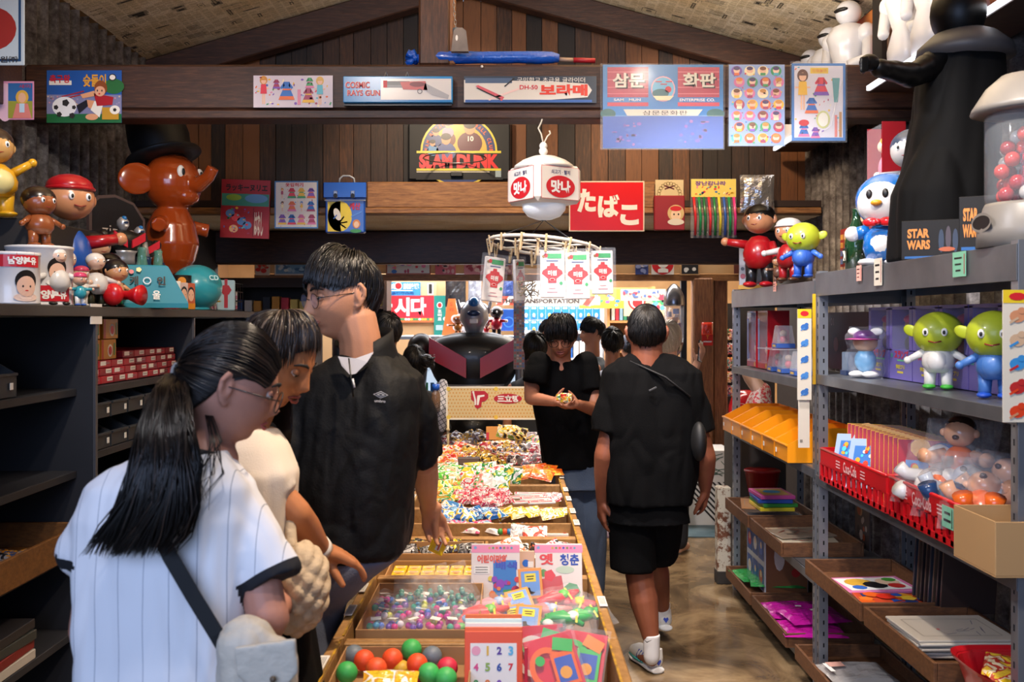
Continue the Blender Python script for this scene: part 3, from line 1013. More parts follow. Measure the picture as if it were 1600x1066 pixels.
m=MB();m.tube([P(530,287,YF),P(531,279,YF),P(536,275,YF),P(546,275,YF),P(553,279,YF),P(554,287,YF)],.006,mat('#9aa0a8',.3),8);m.build('carry_handle',parent=t)

s=Sheet(889,283,1007,362,YF,gl('#e8dcc8',.3),th=.006)
s.mb=MB(frame(P(948,322.5,YF),roll=0));s.mb.box((0,0,-.003),(s.w,s.h,.006),gl('#d8cdb8',.35),bev=.002)
s.rect(891,285,1005,360,mat('#d01f24',.25,coat=.5))
s.text('た',902,295,931,332,WHITE,3,.05);s.text('ば',934,304,968,340,WHITE,3,.05);s.text('こ',969,320,998,352,WHITE,3,.06)
s.build('tobacco_sign',label='bright red enamel sign with large white hiragana over the passage',cat='sign')
t=thing('coin_purse','dark red purse with lace top and a girl picture, right of the red hiragana sign','purse',P(1046,360,YF))
s=Sheet(1022,305,1070,360,YF,mat('#8e1c26',.45),th=.03,bev=.006);s.disc(1056,333,13,13,gl('#cdb27a'),1);s.disc(1056,336,8,9,gl('#e7c9a8'),2);s.disc(1056,326,9,4,RED,3);s.disc(1056,347,13,5,gl('#d8d0c0'),3);s.disc(1053,335,1.3,1.6,INK,4,n=8);s.disc(1060,335,1.3,1.6,INK,4,n=8)
s.build('purse_body',parent=t)
s=Sheet(1024,281,1068,306,YF+.005,gl('#c9b890',.6),th=.001);s.disc(1046,306,22,24,gl('#cbb98f',.6),1,n=30)
for a in range(12):s.ring(1046+17*cos(R(15*a+7)),306-19*sin(R(15*a+7)),3,3,1,gl('#8a7448'),2)
s.rect(1038,292,1054,294,gl('#5a1c26'),3,ang=20);s.rect(1038,292,1054,294,gl('#5a1c26'),3,ang=-20)
s.mb=s.mb
s.build('lace_top',parent=t)
t=thing('ballpoint_pack','hanging pack of coloured tube drink sticks under a yellow header card','packet',P(1115,372,YF))
s=Sheet(1079,279,1151,372,YF,CLEARW,th=.002);s.build('plastic_bag',parent=t)
s=Sheet(1080,280,1150,308,YF-.006,gl('#e3cf6a'),th=.002);s.text('장난감나라',1086,283,1134,290,gl('#6a3c9c'),3,.03);bits(s,1083,292,1147,305,24,q,2.4);s.build('header_card',parent=t)
for i,c in enumerate(['#c8232b','#1f8a4c','#1d6a3c','#d8313a','#1c7a40','#d9c93a','#2c5ab0','#1f8a4c','#cf2c7c']):
 m=MB();x=1084+i*7.8;m.tube([P(x,308,YF-.012),P(x+3,340,YF-.02),P(x+2,368,YF-.014)],.009,mat(c,.25,coat=.5),8);m.build('stick',parent=t)
m=MB();q2=random.Random(4)
def foil(m,c,w,h,d,mt,q,nx=10,ny=12,amp=.16,yaw=0,T=None):
 vs,fs=[],[]
 for sgn in(1,-1):
  for j in range(ny+1):
   for i in range(nx+1):
    u,v=i/nx*2-1,j/ny*2-1
    t_=max(0,(1-u*u))**.5*max(0,(1-v**4))**.6
    a=noise.noise(Vector((u*2.2+q.random()*.02,v*2.4,sgn*3+c[0]*9)))
    vs.append((u*w/2*(1-.04*(1-abs(v))),v*h/2,sgn*(d/2*t_*(1+amp*2*a)+amp*d*.35*noise.noise(Vector((u*6,v*5,c[2]*7)))*t_)))
  o=0 if sgn>0 else(nx+1)*(ny+1)
  for j in range(ny):
   for i in range(nx):
    a=o+j*(nx+1)+i
    f=(a,a+1,a+nx+2,a+nx+1)
    fs.append(f if sgn>0 else f[::-1])
 m.add(vs,fs,mt,False,T if T is not None else frame(c,yaw))
foil(m,P(1183,303,YF),.22,.24,.06,mat('#b9bcc2',.12,metal=.8,bump=(25,1),var=('#d8d4d2',12,.1)),q2)
m.build('foil_toy_bag',label='crumpled silver foil bag hanging at the right end over the passage',cat='packet')

# ---- hanging lamp over the stall
YL=4.92
t=thing('hanging_lamp','boxy white plastic lamp with red oval Korean lettering on its faces, hanging from a hook','lamp',P(850,345,YL))
c=P(850,291,YL);shade=mat('#e6dfd3',.35,emit=.0)
m=MB(Matrix.Translation(c)@Matrix.Rotation(R(33),4,'Z'))
m.box((0,0,0),(.275,.275,.185),shade,bev=.022)
m.lathe([(.15,.085),(.145,.1),(.11,.125),(.06,.145),(.03,.15),(.0,.152)],shade,n=28)
m.build('lamp_shade',parent=t)
m=MB(Matrix.Translation(c));m.lathe([(.0,-.17),(.04,-.165),(.08,-.15),(.105,-.12),(.11,-.09)],mat('#dfe4ea',.25,emit=.15),n=28);m.build('bulb_globe',parent=t)
for yaw,nm in((33,1),(-57,2)):
 m=MB(frame(c,yaw));z=.1378
 for k,(w_,mt)in enumerate(((.222,RED),(.218,shade))):m.box((0,0,z+.0005*k),(w_,.158-k*.004,.001),mt,bev=0)
 m.disc(0,-.018,.085,RED,z+.003,ry=.053,n=32);m.text('맛나',0,-.018,.115,.062,WHITE,z+.004,bold=.05)
 m.text('쇠고기 · 멸치',0,.052,.11,.022,gl('#3a3a66'),z+.003,bold=.02)
 m.build('printed_face',parent=t)
m=MB();h0=P(849,232,YL)
m.ball(h0+Vector((0,0,.012)),.02,WHITE,n=12);m.ball(h0+Vector((0,0,-.014)),.022,WHITE,n=12);m.build('bead',parent=t)
m=MB();top=P(848,183,YL)
m.tube([h0+Vector((0,0,.02)),h0+Vector((-.01,0,.07)),h0+Vector((-.025,0,.1)),h0+Vector((-.01,0,.13)),top],.004,OFFW,6)
m.tube([h0+Vector((0,0,.02)),h0+Vector((.02,0,.06)),h0+Vector((.035,.01,.075)),h0+Vector((.03,.01,.09))],.004,OFFW,6);m.build('hook',parent=t)

# ---- round drying hanger with packets
t=thing('clothes_drying_hanger','round white clip hanger under the lamp, ringed with wooden pegs','hanger',P(850,410,YL))
c=P(850,385,YL);tilt=Matrix.Rotation(R(6),4,'Y')@Matrix.Rotation(R(-5),4,'X');W1=mat('#e0d8c8',.4)
RG=Matrix.Translation(c)@tilt
m=MB(RG);pts=[(.275*cos(a),.275*sin(a),0)for a in[i*pi/18 for i in range(37)]];m.tube(pts,.009,W1,8);pts=[(.15*cos(a),.15*sin(a),0)for a in[i*pi/12 for i in range(25)]];m.tube(pts,.006,W1,6)
for i in range(6):
 a=i*pi/3+.3;m.tube([(.02*cos(a),.02*sin(a),0),(.275*cos(a),.275*sin(a),0)],.005,W1,6)
m.build('ring_frame',parent=t)
m=MB()
for i in range(4):
 a=i*pi/2+.5;m.tube([c+Vector((0,0,.13)),RG@Vector((.27*cos(a),.27*sin(a),0))],.0018,DSTEEL,5)
m.build('wire',parent=t)
PEG=mat('#c9b088',.55)
for i in range(22):
 rr=.275 if i<15 else .15
 a=(i*2*pi/15+.1)if i<15 else(i*2*pi/7)
 b=RG@Vector((rr*cos(a),rr*sin(a),-.0))
 m=MB(Matrix.Translation(b)@Matrix.Rotation(a+pi/2,4,'Z')@Matrix.Rotation(R(q.uniform(-16,16)),4,'Y'))
 for sg in(-1,1):
  m.box((0,sg*.006,-.028),(.011,.006,.085),PEG,rot=(sg*-7,0,0),bev=.0015)
 m.tube([(-.007,0,-.02),(.007,0,-.02)],.004,STEEL,6)
 m.build('clothespin',parent=t)
def packet(px0,py0,px1,py1,Y,yaw,roll,label,grp='white seasoning packets pegged to the drying hanger'):
 w,h=(px1-px0)*Y/F,(py1-py0)*Y/F
 T=frame(P((px0+px1)/2,(py0+py1)/2,Y),yaw,0,roll)
 W0=.165
 sc=Matrix.Diagonal((h*.55/.165,h/.3,1,1))
 m=MB(T@sc);m.box((0,0,0),(.14,.27,.016),mat('#e6e1dc',.3,bump=(18,.6)),bev=.006)
 z=.0095;g=gl('#2f9a58')
 m.rect(.012,.105,.08,.028,g,z);m.disc(-.05,.103,.009,gl('#8a6a2c'),z,n=10);m.disc(-.036,.108,.012,RED,z,n=12)
 m.rect(0,.078,.07,.006,gl('#4a5a8a'),z)
 m.flat([(-.012,.065),(.012,.065),(.014,.05),(.03,.047),(.032,.035),(.055,.022),(.06,.005),(.035,-.015),(.024,-.025),(.024,-.048),(-.024,-.048),(-.024,-.025),(-.035,-.015),(-.06,.005),(-.055,.022),(-.032,.035),(-.03,.047),(-.014,.05)],RED,z)
 m.text('미원',0,.008,.05,.03,WHITE,z+.0012,bold=.04);m.disc(0,-.03,.016,WHITE,z+.0008,ry=.008,n=14);m.disc(0,-.03,.013,RED,z+.0014,ry=.006,n=14)
 m.disc(.05,-.05,.01,g,z,n=10);m.rect(0,-.08,.04,.004,gl('#c98a92'),z);m.rect(0,-.1,.06,.005,gl('#c98a92'),z)
 o=m.build('seasoning_packet',label=label,cat='packet',group=grp)
 c=MB(T@sc);c.box((0,-.01,0),(.178,.33,.02),CLEARW,bev=.006);c.build('clear_bag',parent=o)
packet(757,398,785,476,YL+.0,28,-6,'white seasoning packet hanging alone at the left edge of the drying hanger')
packet(790,402,832,474,YL+.2,62,3,'white seasoning packet turned edge-on behind the left side of the drying hanger')
packet(838,388,888,470,YL-.26,-3,0,'white seasoning packet at the front of the drying hanger, left of its twin')
packet(880,390,925,472,YL-.25,4,1,'white seasoning packet at the front of the drying hanger, under the middle peg')
packet(917,388,965,464,YL-.12,14,1,'white seasoning packet in a loose bag at the right end of the drying hanger')
m=MB();cc=P(826,448,YL)
for i in range(26):m.tube([cc+Vector((q.uniform(-.05,.05),q.uniform(-.02,.02),q.uniform(-.05,.03))),cc+Vector((q.uniform(-.06,.06),q.uniform(-.02,.02),q.uniform(-.06,.03)))],.003,mat('#8a7654',.5),4)
o=m.build('bag_of_rubber_bands',label='clear bag of brown rubber bands hanging under the drying hanger',cat='packet')
c_=MB(frame(cc,8));c_.box((0,.005,0),(.15,.17,.05),CLEARW,bev=.01);c_.build('clear_bag',parent=o)
# ---------------------------------------------------------------- the stall table and its crates
def G(px,py,z):
 """the point at height z that the photograph shows at px, py"""
 Y=(CH-z)*F/(py-500)
 return Vector(((px-797)/F*Y,Y,z))

TX0,TX1=-.470,.285
t=thing('stall_table','long wooden trestle table carrying the row of toy and snack crates','table',(-.09,4.4,0))
m=MB();m.box((-.09,4.38,.645),(.70,4.72,.04),M_tray,bev=.004);m.build('table_top',parent=t)
for y in(2.2,4.4,6.6):
 for x in(-.38,.2):
  m=MB();m.box((x,y,.3125),(.06,.06,.625),M_tray,bev=.004);m.build('leg',parent=t)
m=MB();m.box((-.09,4.38,.2),(.6,4.3,.03),M_tray,bev=.004);m.build('lower_shelf',parent=t)
for y,h_,c in((2.6,.3,'#8a6a44'),(3.3,.26,'#9a7a52'),(4.1,.3,'#7d6040'),(4.9,.26,'#8a6a44')):
 m=MB();m.box((-.09,y,.216+h_/2),(.5,.5,h_),mat(c,.8),bev=.004);m.box((-.09,y,.2165+h_),(.05,.5,.002),mat('#b89a6a',.4))
 m.build('cardboard_box',label={2.6:'closed cardboard box on the shelf under the nearest crate',3.3:'pale closed cardboard box under the second crate',4.1:'dark closed cardboard box under the yellow box crate',4.9:'closed cardboard box under the middle of the stall'}[y],cat='box')

YEL=mat('#c79a2a',.4,var=('#8d6b3a',30,.1))
def crate(y0,y1,label,tags=()):
 t=thing('display_crate',label,'crate',(-.09,(y0+y1)/2,.665),group='wooden display crates on the stall table')
 a,b=y0+.004,y1-.004
 w=.03
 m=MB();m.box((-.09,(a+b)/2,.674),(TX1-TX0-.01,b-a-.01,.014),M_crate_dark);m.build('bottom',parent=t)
 for x in(TX0+w/2,TX1-w/2):
  m=MB();m.box((x,(a+b)/2,.736),(w,b-a,.128),M_crate,bev=.004)
  m.box((x+(.012 if x<0 else-.012),(a+b)/2,.8015),(.006,b-a-.02,.003),YEL)
  m.build('side_board',parent=t)
 for y in(a+.009,b-.009):
  m=MB();m.box((-.09,y,.732),(TX1-TX0-2*w-.002,.018,.12),M_crate,bev=.003);m.build('end_board',parent=t)
 for side,y in tags:
  x=TX0+.012 if side<0 else TX1-.012
  m=MB();m.box((x,y,.8065),(.024,.10,.003),WHITE,bev=.001)
  for k in range(4):m.box((x-.006+k*.004,y,.8082),(.0015,.07,.0004),mat('#6a7078',.5))
  m.build('price_tag',parent=t)
 return t
CR=[(2.0,2.63,'nearest display crate, holding rubber balls and number cards',[(-1,2.42)]),
  (2.63,3.29,'second display crate, with magazines and bags of glittering balls',[(-1,2.86),(-1,3.1),(1,2.95)]),
  (3.29,3.88,'third display crate, with yellow caramel boxes',[(-1,3.42),(-1,3.7)]),
  (3.88,4.49,'fourth display crate, with blue sweet bags and white packs',[(-1,4.05),(-1,4.3),(1,4.1),(1,4.35)]),
  (4.49,5.12,'fifth display crate, full of red and white sweets',[(-1,4.7),(-1,4.95),(1,4.65),(1,4.9)]),
  (5.12,5.76,'sixth display crate, with orange snack packs at its right',[(1,5.3),(1,5.55)]),
  (5.76,6.72,'farthest display crate, heaped with dark and silver snack bags',[(1,6.0)])]
CRT=[crate(*c)for c in CR]

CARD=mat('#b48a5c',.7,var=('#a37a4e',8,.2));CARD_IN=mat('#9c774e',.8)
def carton(x0,x1,y0,y1,z0,z1,label,th=.004,m_=None):
 t=thing('open_carton',label,'carton',((x0+x1)/2,(y0+y1)/2,z0))
 m_=m_ or CARD
 m=MB();m.box(((x0+x1)/2,(y0+y1)/2,z0+th/2),(x1-x0,y1-y0,th),m_);m.build('carton_bottom',parent=t)
 for c,d in((((x0+x1)/2,y0+th/2),(x1-x0,th)),(((x0+x1)/2,y1-th/2),(x1-x0,th)),((x0+th/2,(y0+y1)/2),(th,y1-y0-2*th)),((x1-th/2,(y0+y1)/2),(th,y1-y0-2*th))):
  m=MB();m.box((c[0],c[1],(z0+z1)/2+.002),(d[0],d[1],z1-z0-.004),m_,bev=.0012);m.build('carton_wall',parent=t)
 return t

# --- nearest crate: balls
carton(-.425,-.095,2.16,2.58,.683,.795,'open cardboard carton of plain rubber balls in the nearest crate')
BALLS=[('grey','#6c7780',553,1024,.775,'at the far left corner'),('orange','#f0562a',569,1032,.785,'second from the left'),('orange','#f25a2c',588,1045,.79,'in front, third from the left'),
   ('green','#3fae55',542,1051,.785,'nearest left'),('orange','#f2582a',613,1030,.79,'in the middle, touching the tall green one'),('green','#42b457',643,1015,.795,'highest at the back'),
   ('orange','#ee5528',652,1038,.79,'right of the middle'),('grey','#6f7a84',675,1026,.78,'at the back right'),('green','#45b85c',670,1053,.79,'in front right'),
   ('red','#d8304a',699,1044,.78,'by the right wall'),('green','#43b45a',697,1060,.785,'nearest right'),('yellow','#c9a22a',627,1047,.765,'sunk between orange ones'),('red','#dc3350',642,1066,.765,'lowest in front')]
for nm,c,px,py,z,w in BALLS:
 p=G(px,py,z);m=MB();m.ball(p,.0262 if nm!='yellow' else .024,mat(c,.5,bump=(180,.08)),n=28)
 m.build('rubber_ball',label=f'{nm} rubber ball {w} of the carton',cat='ball',group='rubber balls in the nearest crate')
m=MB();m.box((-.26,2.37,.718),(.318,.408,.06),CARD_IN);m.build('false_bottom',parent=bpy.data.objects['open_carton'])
def pack(cols,sc=22,rough=.22,coat=.5,bump=(38,.7)):
 key=('pack',tuple(cols),sc,rough)
 if key in MATS:return MATS[key]
 def fn(nt,b):
  tc=N(nt,'TexCoord');n=N(nt,'TexNoise',Scale=sc,Detail=1.5,Distortion=.6)
  oi=N(nt,'ObjectInfo');ad=N(nt,'VectorMath',operation='ADD')
  nt.links.new(tc.outputs['Object'],ad.inputs[0]);nt.links.new(oi.outputs['Random'],ad.inputs[1])
  nt.links.new(ad.outputs[0],n.inputs['Vector'])
  k=len(cols);st=[(.0 if i==0 else .33+.34*i/k,c)for i,c in enumerate(cols)]
  r=ramp(nt,st,n.outputs['Fac'],'CONSTANT');nt.links.new(r.outputs['Color'],b.inputs['Base Color'])
  b.inputs['Coat Weight'].default_value=coat;b.inputs['Coat Roughness'].default_value=.1
  n2=N(nt,'TexNoise',Scale=bump[0],Detail=3);nt.links.new(tc.outputs['Object'],n2.inputs['Vector'])
  bp=N(nt,'Bump',Strength=bump[1],Distance=.01);nt.links.new(n2.outputs['Fac'],bp.inputs['Height']);nt.links.new(bp.outputs['Normal'],b.inputs['Normal'])
 MATS[key]=nodes_mat('pack_print',fn,rough)
 return MATS[key]
qb=random.Random(77)
def bag(p,w,h,d,yaw,pitch,roll,mt,label,cat='packet',name='snack_bag',group=None,amp=.2,seal=True):
 m=MB();foil(m,p,w,h,d,mt,qb,nx=10,ny=10,amp=amp,T=frame(p,yaw,pitch,roll))
 if seal:
  for sg in(-1,1):
   m.box((0,sg*(h/2-.004),0),(w*.93,.010,.0016),mt,T=frame(p,yaw,pitch,roll))
 return m.build(name,label=label,cat=cat,group=group)

def card(p,w,h,th,yaw,pitch,roll,m_,name,label,cat,draw=None,group=None):
 m=MB(frame(p,yaw,pitch,roll));m.box((0,0,-th/2),(w,h,th),m_,bev=min(.001,th*.3))
 if draw:draw(m)
 return m.build(name,label=label,cat=cat,group=group)

# number cards
def numbers(m):
 m.rect(0,-.005,.112,.125,WHITE,.0006);g=['1','2','3','4','5','6','7','8','9','0'];c=['#e0b13a','#5a3a94','#5fb0d8','#d84a86','#8fae4a','#2f4fa0','#d8303a','#3f9a5a','#e07a2a','#7a4ab0']
 k=0
 m.disc(-.042,.04,.011,gl('#e9a0b4'),.0012,n=16)
 for r_i in range(3):
  for cc in range(4):
   if(r_i==0 and cc==0)or k>9:continue
   m.text(g[k],-.042+cc*.028,.04-r_i*.038,.012,.022,gl(c[k]),.0014,bold=.04,keep=True);k+=1
for i,(c,l)in enumerate((('#e8562c','orange number card with digits one to nine, front of the stack in the nearest crate'),('#e86a34','orange number card just behind the front one in the nearest crate'),('#f0e6da','white edged number card in the middle of the stack'),('#d8e8e0','pale green edged number card behind the others'),('#e8702e','orange number card at the very back of the stack'))):
 card(P(771,1044-i*7,2.40+i*.012),.14,.17,.004,0,-10,0,gl(c),'number_card',l,'card',numbers,'number cards in the nearest crate')
# toy packs to the right
def waterpack(p,yaw,pitch,roll,c1,c2,label,nm='toy_pack'):
 t_=frame(p,yaw,pitch,roll);m=MB(t_);m.box((0,0,-.003),(.125,.15,.003),gl('#d8283c'),bev=.001)
 m.ring(-.02,.0,.045,.014,gl(c1),.006,ry=.05);m.rect(.022,-.01,.06,.08,gl(c1),.008);m.rect(.022,-.012,.045,.06,gl('#3a5fb4'),.0086);m.disc(.02,-.02,.015,gl('#e8a03a'),.0092,n=12);m.disc(-.035,.02,.012,gl('#38b04c'),.0088,n=14)
 m.rect(.03,.045,.05,.03,gl(c2),.0088,ang=-20)
 o=m.build(nm,label=label,cat='toy');c=MB();foil(c,p,.14,.17,.03,CLEARW,qb,T=t_@Matrix.Translation((0,0,.006)));c.build('clear_bag',parent=o);return o
waterpack(P(868,1042,2.42),8,-30,12,'#ef6a2c','#46b858','orange toy in a clear bag on a red card, right side of the nearest crate')
waterpack(P(905,1033,2.50),-6,-35,-8,'#4fbf62','#e88a3a','green toy in a clear bag behind the orange one, nearest crate')
waterpack(P(845,1025,2.52),2,-25,3,'#e9e2da','#4fbf62','white toy in a crumpled clear bag at the back of the nearest crate')
card(P(822,1056,2.40),.008,.13,.004,0,-8,0,gl('#c8263a'),'card_backing','narrow red card edge standing between number cards and bagged toys','card')
bag(P(610,1063,2.3),.13,.05,.03,0,-60,0,pack(['#e9c22e','#f2efe8','#e9a82e','#e9c22e']),'yellow and white sweet bag lying in front of the balls')

# --- second crate
carton(-.420,-.085,2.70,3.18,.683,.80,'open cardboard carton of glittering bead bags in the second crate')
cols=['#d0338a','#2f8fc0','#6f4ab0','#c9cf5a','#e05aa0','#3f6fd0','#59b8a0','#b8329a','#e8e4f0']
bn=0
WHERE=['far left','left','middle','right','far right']
ROWN=['front','second','third','back']
for r_i,(py,z)in enumerate(((978,.765),(962,.77),(949,.775),(938,.775))):
 for k in range(5):
  px=590+k*31+(r_i%2)*7+r_i*2-(r_i<1)*4
  p=G(px,py,z);t_=thing('bead_bag',f'clear bag of coloured glass balls, {ROWN[r_i]} row of the carton, {WHERE[k]}','toy bag',p-Vector((0,0,.02)),'bags of glass balls in the second crate')
  for b in range(5):
   m=MB();a=b*1.26+k;m.ball(p+Vector((.017*cos(a),.019*sin(a),.004*sin(b*3)+(.008 if b==4 else 0))),.0105,mat(qb.choice(cols),.08,coat=1,spec=.8),n=12);m.build('glass_ball',parent=t_)
  m=MB();m.box(p+Vector((qb.uniform(-.008,.008),0,.021)),(.03,.016,.001),WHITE,rot=(qb.uniform(-15,15),qb.uniform(-10,10),qb.uniform(-40,40)));m.build('paper_label',parent=t_)
  m=MB();foil(m,p,.068,.07,.045,CLEARW,qb,nx=6,ny=6,amp=.3,T=frame(p+Vector((0,0,.004)),0,-80,qb.uniform(-30,30)));m.build('clear_bag',parent=t_)
for k,(px,py,s_)in enumerate(((640,928,.10),(672,922,.12),(705,925,.13),(726,934,.08))):
 p=G(px,py,.80);t_=thing('marble_bag',f'crumpled clear bag of green glass marbles at the back of the carton, {["far left", "centre left", "centre right", "far right"][k]}','toy bag',p-Vector((0,0,.03)),'green marble bags in the second crate')
 for b in range(8):
  m=MB();a=b*.8;m.ball(p+Vector((s_*.35*cos(a),s_*.2*sin(a),-.01+.012*(b%2))),.009,mat('#5f9a8c',.05,coat=1,spec=.9),n=10);m.build('marble',parent=t_)
 m=MB();foil(m,p,s_,s_,.06,CLEARW,qb,amp=.5,T=frame(p+Vector((0,0,.018)),0,-30,10*k));m.build('clear_bag',parent=t_)

def magazine(t1,c1,t2=None,c2=None,art=True):
 def d(m):
  m.rect(0,.096,.156,.024,gl('#e58aa8'),.0006);m.disc(-.066,.1,.005,gl('#7aa0c8'),.0012,n=10)
  for i in range(7):m.disc(-.02+i*.012,.099,.004,gl(['#c8a24a','#6a9a5a','#d8603a','#4a5aa8','#7a8a4a','#c85a8a','#5a9aa8'][i]),.0012,n=8)
  if t2:
   m.text(t1,-.04,.063,.045,.036,gl(c1),.0012,bold=.04);m.text(t2,.035,.062,.062,.036,gl(c2),.0012,bold=.03)
   m.disc(-.05,.02,.012,gl('#6a9a5a'),.001,n=12);m.disc(-.03,.012,.02,gl('#d84a4a'),.0011,n=5);m.disc(.02,.03,.03,gl('#b8c8b0'),.001,ry=.012)
   m.rect(-.03,-.03,.09,.07,gl('#c85a5a'),.0009,ang=10);m.disc(.04,-.04,.03,gl('#58a070'),.0012,n=7)
  else:
   m.text(t1,-.01,.064,.10,.026,gl(c1),.0014,bold=.06);m.text('배색',.035,.043,.07,.024,gl('#3a4ab0'),.0016,bold=.04)
   m.rect(.03,.0,.075,.12,gl('#3a78c0'),.0008)
   for i in range(26):m.disc(qb.uniform(-.02,.07),qb.uniform(-.1,.005),qb.uniform(.006,.015),gl(qb.choice(['#c8382e','#e0803a','#4a9a4a','#8a3ab0','#d8c23a','#b82a4a'])),.001+i*.00012,n=9)
   m.rect(-.045,.03,.05,.026,WHITE,.0012)
   for i in range(3):m.rect(-.045,.038-i*.008,.04,.0018,INK,.0018)
  m.rect(-.05,-.09,.02,.01,gl('#8a8070'),.0012)
 return d
card(G(774,958,.70)+Vector((0,0.03,.10)),.158,.225,.004,0,-14,0,gl('#ddd3cc'),'colouring_magazine','pink topped magazine with fruit picture standing in the second crate','magazine',magazine('어린이만화','#d8542e'))
card(G(874,958,.70)+Vector((.0,0.03,.10)),.152,.225,.004,0,-14,0,gl('#ddd3cc'),'youth_magazine','pink topped magazine with a red and a blue Korean title, second crate','magazine',magazine('옛','#d8443a','청춘','#2f4aa0'))
card(G(824,940,.72)+Vector((0,.06,.10)),.05,.10,.01,0,-8,0,gl('#d8b49a'),'card_pack','small pack with a blue round mark standing between the two magazines','packet',lambda m:(m.disc(-.004,.01,.012,gl('#2f6fd0'),.001,n=14),m.rect(.012,.006,.018,.02,WHITE,.0014),m.rect(0,-.03,.04,.01,RED,.001)))
def fishcard(m):
 m.rect(0,0,.058,.076,gl('#6f9ad8'),.0006);m.rect(.0,.018,.036,.026,gl('#e2cf3a'),.0012);m.rect(0,.022,.024,.003,INK,.0018);m.rect(0,.014,.02,.003,INK,.0018)
 m.flat([(-.014,-.014),(-.004,-.012),(.0,-.024),(.014,-.028),(.004,-.034),(-.012,-.03)],INK,.0012)
for i,(px,py,yaw,pt,ro,z,l)in enumerate(((829,912,0,-20,4,.80,'orange edged blue card with yellow label, leaning between the magazines'),(812,938,-10,-60,24,.79,'orange edged blue card lying tilted in front of the fruit magazine'),(825,966,0,-55,-6,.785,'orange edged blue card nearest the viewer in the second crate'),(803,964,0,-58,10,.77,'orange edged blue card half hidden under the nearest one'))):
 card(G(px,py,z),.075,.095,.003,yaw,pt,ro,gl('#e0923e'),'diver_card',l,'card',fishcard,'orange and blue cards in the second crate')
def spinner(p,yaw,roll,c1,c2,c3,label):
 t_=frame(p,yaw,-70,roll);o=None
 m=MB(t_)
 m.tube([(-.07,-.01,0),(-.04,.012,.006),(0,.0,.01),(.05,.018,.004),(.075,.03,0)],[.006,.014,.016,.013,.007],gl(c1),8)
 m.tube([(-.06,.02,0),(-.01,.025,.008),(.05,-.015,.004)],[.008,.012,.007],gl(c1),8)
 m.ball((.02,.01,.016),(.018,.018,.01),gl(c2),n=12);m.ball((-.05,-.02,.008),(.016,.014,.01),gl(c3),n=12);m.rect(.03,.0,.006,.06,gl('#e8c83a'),.022)
 o=m.build('bagged_spinning_toy',label=label,cat='toy',group='bagged plastic toys in the second crate');c=MB();foil(c,p,.18,.10,.05,CLEARW,qb,amp=.35,T=t_@Matrix.Translation((0,0,.006)));c.build('clear_bag',parent=o)
spinner(G(756,962,.78),0,6,'#ee5a5c','#7ac85a','#8ab8e8','coral and green toy in a clear bag left of the blue cards')
spinner(G(748,978,.76),4,-8,'#f06a62','#f0a0a0','#6fc060','coral toy bag nearest the viewer beside the bead carton')
spinner(G(770,950,.77),-8,14,'#e89aa8','#9ab8e0','#ee5a5c','pink and pale blue toy bag against the fruit magazine')
spinner(G(873,940,.80),4,16,'#ee4a58','#5fc050','#8ab8e8','bright coral toy bag lying across the right magazine')
spinner(G(893,948,.785),-4,-12,'#ee5260','#e8c83a','#c8343a','coral toy bag with yellow strap at the right side of the second crate')
spinner(G(884,972,.78),0,-4,'#34b25c','#f0f0ea','#f0f0ea','green toy bag with a white ball at the near right corner')
spinner(G(912,967,.775),8,10,'#3cba5a','#2a9a4c','#e8c83a','green toy bag with yellow strap touching the right crate board')
spinner(G(852,960,.78),-14,4,'#e88a90','#b8c8e8','#f0e6e0','pale pink toy bag between the coral and green ones')

# --- third crate
carton(-.415,-.10,3.60,3.80,.683,.795,'open carton of dark foil packets behind the yellow boxes')
carton(-.425,-.10,3.34,3.58,.683,.775,'shallow carton filled with small yellow boxes in the third crate')
k=0
for r_i,y in enumerate((3.40,3.465,3.53)):
 for i in range(6):
  p=Vector((-.388+i*.05,y,.742));m=MB(Matrix.Translation(p)@Matrix.Rotation(R(qb.uniform(-5,5)),4,'Z'));m.box((0,0,0),(.046,.06,.04),mat('#eec422',.3,coat=.3),bev=.002)
  m.rect(0,.006,.034,.014,WHITE,.0206);m.rect(0,.006,.026,.005,gl('#c85a3a'),.0212);m.disc(0,-.018,.009,gl('#b8542c'),.0208,ry=.005,n=12)
  m.build('caramel_box',label=f'small yellow caramel box, {["near", "middle", "far"][r_i]} row of the shallow carton, {["leftmost", "second from left", "third from left", "third from right", "second from right", "rightmost"][i]}',cat='box',group='yellow caramel boxes')
DK=[('grey foil',['#4a4a4c','#8c8c90','#2a2a2c','#b0b0b4']),('black and yellow',['#232325','#3c3c40','#d8c02c','#5a5a5e'])]
for i,(px,py,r_,dk)in enumerate(((637,860,20,0),(655,852,-40,1),(672,862,10,0),(690,860,60,0),(710,853,-60,1),(730,858,15,0))):
 bag(G(px,py,.775),.075,.06,.03,qb.uniform(-20,20),-65,r_,pack(DK[dk][1],30),f'{DK[dk][0]} packet in the back carton, {["leftmost", "second from left", "third from left", "third from right", "second from right", "rightmost"][i]}',group='dark packets in the third crate')
m=MB();m.box((-.09+.0,3.60,.735),(.012,.5,.10),M_crate,bev=.002);m.build('divider_board',parent=CRT[2])
